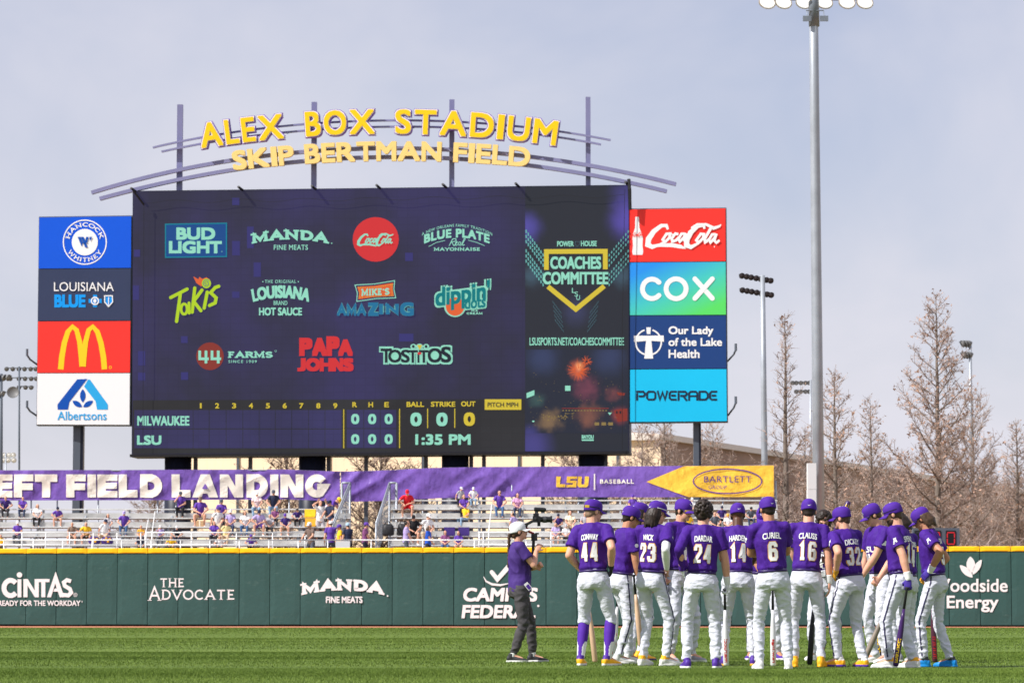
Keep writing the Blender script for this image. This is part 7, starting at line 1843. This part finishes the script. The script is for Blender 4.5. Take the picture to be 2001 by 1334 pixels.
def fan(px, top, row, tp, shirt, legs, head, label, yaw=180, skin='l'):
    """row: bench number, or 'w' for the walkway behind the wall, or a depth and floor height"""
    d = TP[tp]
    if row == 'w': Yd, zf = 125.2, 2.452
    elif isinstance(row, tuple): Yd, zf = row
    else: Yd, zf = ROW_Y[row], ROW_Z[row] - .419
    base = pick(px, 1100, Yd); zt = pick(px, top, Yd).z; k = max(.62, min(1.12, (zt - zf) / d['top'])) if tp not in ('bend',) else .95
    t = thing("person", label, "person", (base.x, Yd, zf), radians(yaw), "spectators in the bleachers"); t.scale = (k, k, k)
    def put(nm, me, m_, par=t):
        o = obj(nm, me, None, par, True)
        if m_ is not None: o.material_slots[0].link = 'OBJECT'; o.material_slots[0].material = m_
        return o
    put("body", d['body'], M[SKN[skin]]); put("shirt", d['shirt'], cloth(shirt)); put("trousers", d['trousers'], cloth(legs)); put("shoe", d['shoeL'], None); put("shoe", d['shoeR'], None)
    for part in head.split('+'):
        if part in ('d', 'b', 'y', 'g'): put("hair", d['hair_short'], M[HRM[part]])
        elif part[0] == 'L' and len(part) == 2: put("hair", d['hair_long'], M[HRM[part[1]]])
        else: c = put("cap", d['cap'], cloth(part)); put("brim", d['brim'], cloth(part), c)
for a in (
 # left section
 (11, 969, 4, 'lean', 'dpurple', 'dark', 'd', "person in a dark purple shirt at the left end of the top row"),
 (43, 970, 4, 'fem', 'purple', 'navyjeans', 'b', "person in a purple top and jeans, second from the left end of the top row"),
 (72, 984, 3, 'fem', 'white', 'black', 'Ly', "fair haired person in a white long top and black trousers"),
 (113, 990, 3, 'leanS', 'purple', 'khaki', 'navy+d', "person in a purple shirt, navy cap and shorts looking down, left bleachers"),
 (34, 1017, 1, 'lap', 'purple', 'dgrey', 'white+b', "person in a white cap and purple printed shirt low in the left bleachers"),
 (1, 1044, 0, 'lap', 'yellow', 'dark', 'd', "person in yellow cut off by the left edge, lowest row"),
 (141, 1020, 1, 'kneeS', 'brown', 'khaki', 'd', "person in a brown t-shirt beside the one in yellow"),
 (169, 1020, 1, 'leanS', 'yellow', 'dark', 'b', "person in a bright yellow shirt low in the left bleachers"),
 (203, 1014, 1, 'turn', 'white', 'khaki', 'navy+d', "big person in a white shirt and navy cap turned sideways"),
 (210, 1003, 2, 'fem', 'grey', 'dpurple', 'Lb', "long haired person in a grey top behind the big white shirt"),
 (242, 998, 2, 'knee', 'purple', 'jeans', 'lavender+d', "person in a purple polo and blue jeans with a pale cap"),
 (275, 1027, 1, 'lap', 'gold', 'navy', 'b', "child in yellow and navy left of the aisle handrail"),
 (313, 1028, 1, 'chin', 'lavender', 'dgrey', 'white+b', "person in a white cap and lavender shirt right of the aisle handrail"),
 (346, 1027, 1, 'lean', 'dnavy', 'navy', 'white+b', "person in a white cap and navy top next to the lavender shirt"),
 (335, 1054, 0, 'lean', 'yellow', 'dark', 'b', "person in yellow bent low behind the wall"),
 (276, 1056, 0, 'lean', 'navy', 'dark', 'd', "person in navy bent low behind the wall"),
 (352, 960, 4, 'chin', 'purple', 'black', 'dgrey+d', "person in purple with a grey cap and black trousers on the top row"),
 (391, 970, 3, 'kneeS', 'purple', 'khaki', 'brown+d', "large person in a bright purple polo and khaki shorts above the cardboard box"),
 (432, 975, 3, 'lap', 'purple', 'dark', 'dgrey+d', "person in purple with a grey cap behind the white shirt"),
 (424, 990, 2, 'turn', 'white', 'khaki', 'dpurple+d', "person in a white shirt and dark purple cap leaning back"),
 (450, 995, 2, 'lap', 'lavender', 'navyjeans', 'white+g', "person in a lavender shirt and white cap at the centre of the left bleachers"),
 (418, 1017, 1, 'fem', 'purple', 'dark', 'Ld', "black haired person in a purple top beside the pale yellow shirt"),
 (440, 1018, 1, 'turn', 'paleyellow', 'khaki', 'b', "person in a pale yellow shirt reaching to the side"),
 (478, 997, 2, 'fem', 'white', 'jeans', 'Ld', "black haired person in a white top and jeans"),
 (501, 960, 4, 'fem', 'floral', 'ltjeans', 'white+b', "person in a pink floral top and pale jeans on the top row"),
 (534, 957, 4, 'knee', 'navy', 'ltjeans', 'dgrey+d', "person in a navy sweatshirt and pale jeans on the top row"),
 (507, 996, 2, 'leanS', 'lavender', 'purple', 'navy+d', "bearded person in a purple and white printed shirt and navy cap"),
 (527, 1004, 2, 'lap', 'grey', 'dark', 'g', "grey haired person in a grey shirt with folded hands"),
 (537, 998, 3, 'lap', 'maroon', 'dark', 'b', "brown haired person behind the grey haired one"),
 (557, 1003, 2, 'kneeS', 'dpurple', 'khaki', 'purple+d', "person in dark purple with a purple cap, crossed legs in pale shorts"),
 (581, 994, 3, 'lean', 'dpurple', 'black', 'dark+d', "person in a purple jacket leaning forward left of the yellow seat"),
 (640, 955, (130.0, 4.0), 'bend', 'purple', 'dark', 'yellow+b', "bending person in a purple jacket and yellow cap near the left stair frame", 250),
 (625, 977, (129.2, 3.45), 'reach', 'white', 'grey', 'b', "child in white with raised arms by the bending person", 200),
 (647, 977, (128.8, 3.55), 'standS', 'navy', 'tanskin', 'navy+d', "child in navy beside the left stair frame", 140),
 (608, 1020, 'w', 'standS', 'plaid', 'dgrey', 'white+g', "person in a brown plaid shirt and white cap standing at the rail", 140),
 (646, 1017, 'w', 'stand', 'purple', 'dgrey', 'white+b', "person in a big purple shirt and white cap standing with back turned at the rail", 5),
 (665, 1024, (125.9, 2.452), 'stand', 'yellow', 'dark', 'purple+d', "person in yellow with a purple cap standing in the rail group", 100),
 (680, 1021, 'w', 'stand', 'navy', 'dark', 'ltblue+b', "person in a navy polo and pale blue cap standing at the rail", 20),
 (713, 1020, 'w', 'stand', 'maroon', 'dnavy', 'purple+d', "person in a purple cap and maroon shirt walking right along the rail", 265),
 (430, 1054, 0, 'lean', 'white', 'dark', 'Lb', "child in white bent low behind the wall under the pale yellow shirt"),
 (491, 1044, 0, 'lean', 'purple', 'dark', 'purple+d', "person in a purple shirt and purple cap on the lowest row"),
 # right section
 (796, 957, 4, 'leanS', 'red', 'red', 'red+d', "person in red shirt, red shorts and red cap on the top row"),
 (899, 953, (131.5, 5.02), 'turn', 'grey', 'dark', 'white+g', "person in a grey shirt and white cap on the top row"),
 (906, 966, 4, 'fem', 'purple', 'black', 'Ly', "fair haired person in a purple top before two white caps"),
 (925, 952, (131.5, 5.02), 'knee', 'white', 'ltjeans', 'white+b', "person in a white shirt, white cap and pale jeans on the top row"),
 (910, 985, 3, 'turn', 'yellow', 'ltjeans', 'purple+b', "person in a bright yellow shirt and purple cap seen from the side", 120),
 (976, 958, 4, 'knee', 'purple', 'jeans', 'd', "person in a purple polo, jeans and sunglasses above the camera operator"),
 (1011, 963, 4, 'fem', 'pink', 'navyjeans', 'Ld', "dark haired person in a pink top and jeans above the camera operator"),
 (1005, 1001, 2, 'turn', 'lavender', 'dark', 'd', "dark haired person in lavender just behind the camera operator's cap", 20),
 (808, 1006, 1, 'kneeS', 'black', 'dark', 'black+d', "person in a black shirt and black cap near the black bags"),
 (834, 1003, 1, 'turn', 'white', 'khaki', 'white+b', "person in white with a white cap beside the black shirt"),
 (793, 1017, 'w', 'stand', 'lavender', 'dgrey', 'd', "dark haired person in a lavender t-shirt walking right before the black bags", 270),
 (836, 1026, 'w', 'stand', 'blue', 'dark', 'Lb', "long haired person in blue walking along the rail", 250),
 (870, 1036, 0, 'lap', 'maroon', 'jeans', 'd', "dark haired person in a dull purple shirt below the left purple seat"),
 (896, 1037, 0, 'femS', 'purple', 'khaki', 'Ld', "dark haired person in purple below the right purple seat"),
 (1091, 1003, 2, 'chin', 'dpurple', 'dark', 'navy+d', "person in a dark purple top and navy cap behind the video camera's lens"),
 (1114, 997, 2, 'fem', 'cream', 'khaki', 'Ly', "fair haired person in a cream top left of number 44's shoulder"),
 (1086, 1021, 1, 'femS', 'lavender', 'white', 'Ly', "fair haired person in a white and lavender top low behind the video camera"),
 (1106, 1024, 1, 'lap', 'white', 'dark', 'grey+b', "person in a white shirt and pale cap left of number 44's sleeve"),
 (1143, 1000, 2, 'lap', 'grey', 'dark', 'd', "person in pale grey mostly hidden behind number 44's head"),
 (1237, 966, 4, 'lap', 'purple', 'dark', 'purple+d', "person in a purple top and purple cap above the profile player's cap"),
 (1353, 972, 4, 'lap', 'white', 'dgrey', 'white+b', "person in white with a white cap beside the sunglasses wearer's cap"),
 (1411, 988, 3, 'knee', 'dpurple', 'dark', 'navy+d', "person in dark purple and navy cap seen left of number 14"),
 (1423, 1003, 2, 'lap', 'white', 'khaki', 'gold+b', "person in white with a gold cap just left of number 14's head"),
 (1397, 1000, 2, 'kneeS', 'dgrey', 'dgrey', 'g', "person in dark grey beside the curly head"),
 (1468, 990, 3, 'lean', 'dgrey', 'navyjeans', 'black+d', "person in a black cap bowing between numbers 14 and 6"),
 (1345, 1000, 2, 'turn', 'yellow', 'dark', 'Lb', "long haired person in yellow beside the sunglasses wearer"),
): fan(*a)
# things left on the benches
def onrow(px, row, dy=0.0): p = pick(px, 1100, ROW_Y[row] + dy); return Vector((p.x, ROW_Y[row] + dy, ROW_Z[row] + .002))
def seat_back(px, row, c, label, grp):
    p = onrow(px, row); t = thing("folding_chair", label, "chair", tuple(p), 0, grp)
    s = S(); s.box((p.x - .23, p.y - .2, p.z), (p.x + .23, p.y + .1, p.z + .06)); obj("seat_pad", s.me("seat_pad"), cloth(c), t)
    s = S(); M_ = Matrix.Translation((p.x, p.y + .12, p.z + .06)) @ Matrix.Rotation(radians(-12), 4, 'X'); s.box((-.23, -.03, .0), (.23, .03, .30), M_); obj("seat_back", s.me("seat_back"), cloth(c), t)
    s = S(); 
    for dx in (-.235, .235): s.tube([(p.x + dx, p.y - .15, p.z + .03), (p.x + dx, p.y + .12, p.z + .04), (p.x + dx, p.y + .2, p.z + .32)], .012, 5)
    obj("seat_frame", s.me("seat_frame"), M['s_black'], t)
seat_back(605, 3, 'yellow', "upper yellow folding chair near the left stair frame", "yellow folding chairs")
seat_back(606, 2, 'gold', "lower yellow folding chair near the left stair frame", "yellow folding chairs")
seat_back(878, 1, 'dpurple', "left of two purple folding chairs under the bright yellow shirt", "purple folding chairs"); seat_back(906, 1, 'dpurple', "right of two purple folding chairs under the bright yellow shirt", "purple folding chairs")
def bag(px, row, label, wd):
    p = onrow(px, row); t = thing("bag", label, "bag", tuple(p), 0, "black bags on the bench")
    s = S(); s.loft([(p + Vector((0, 0, .0)), (wd * .8, 0, 0), (0, .15, 0)), (p + Vector((0, 0, .06)), (wd, 0, 0), (0, .18, 0)), (p + Vector((0.02, 0, .34)), (wd * .95, 0, 0), (0, .16, 0)), (p + Vector((0, 0, .48)), (wd * .7, 0, 0), (0, .10, 0)), (p + Vector((0, 0, .50)), (wd * .3, 0, 0), (0, .04, 0))], 20); me = s.me("pack", True); me.transform(Matrix.Translation(-p)); folds(me, .02, (4, 4, 5, 2), 3); me.transform(Matrix.Translation(p)); obj("pack", me, M['s_black'], t)
    s = S(); s.tube([p + Vector((-.12, -.05, .47)), p + Vector((-.06, -.05, .58)), p + Vector((.06, -.05, .58)), p + Vector((.12, -.05, .47))], .02, 6); obj("handle", s.me("handle", True), M['s_black'], t)
bag(757, 1, "left black bag on the bench by the stair gap", .27); bag(786, 1, "right black bag on the bench beside the black shirt", .24)
p = onrow(390, 2); s = S(); s.box((p.x - .16, p.y - .12, p.z), (p.x + .16, p.y + .12, p.z + .24)); t = thing("cardboard_box", "brown cardboard box on the bench below the large purple polo", "box", tuple(p)); obj("carton", s.me("carton"), mat("cardboard", lin(196, 158, 118), .8, 6, .1), t)
s = S(); s.box((p.x - .03, p.y - .125, p.z), (p.x + .03, p.y - .121, p.z + .242)); obj("tape", s.me("tape"), cloth('cream'), t)
p = pick(670, 1063, 124.5); s = S(); s.box((p.x - .29, 124.45, 2.6), (p.x + .29, 124.48, 3.42)); t = thing("notice_board", "white notice board on the rail under the standing group", "board", tuple(p)); obj("panel", s.me("panel"), M['white'], t)
for px, lab in ((184, "purple cushion with gold print, left of a pair on the lowest bench"), (209, "purple cushion with gold print, right of a pair on the lowest bench")):
    p = onrow(px, 0); t = thing("cushion", lab, "cushion", tuple(p), 0, "purple printed cushions")
    s = S(); s.ell(p + Vector((0, 0, .16)), (.26, .14, .2), None, 16, 9); obj("cover", s.me("cover", True), cloth('dpurple'), t)
    s = S(); [s.ell(p + Vector((dx, -.13, dz)), (.055, .02, .05), None, 8, 5) for dx, dz in ((-.1, .2), (.05, .13), (.12, .24), (-.02, .27))]; obj("print", s.me("print", True), cloth('gold'), t)
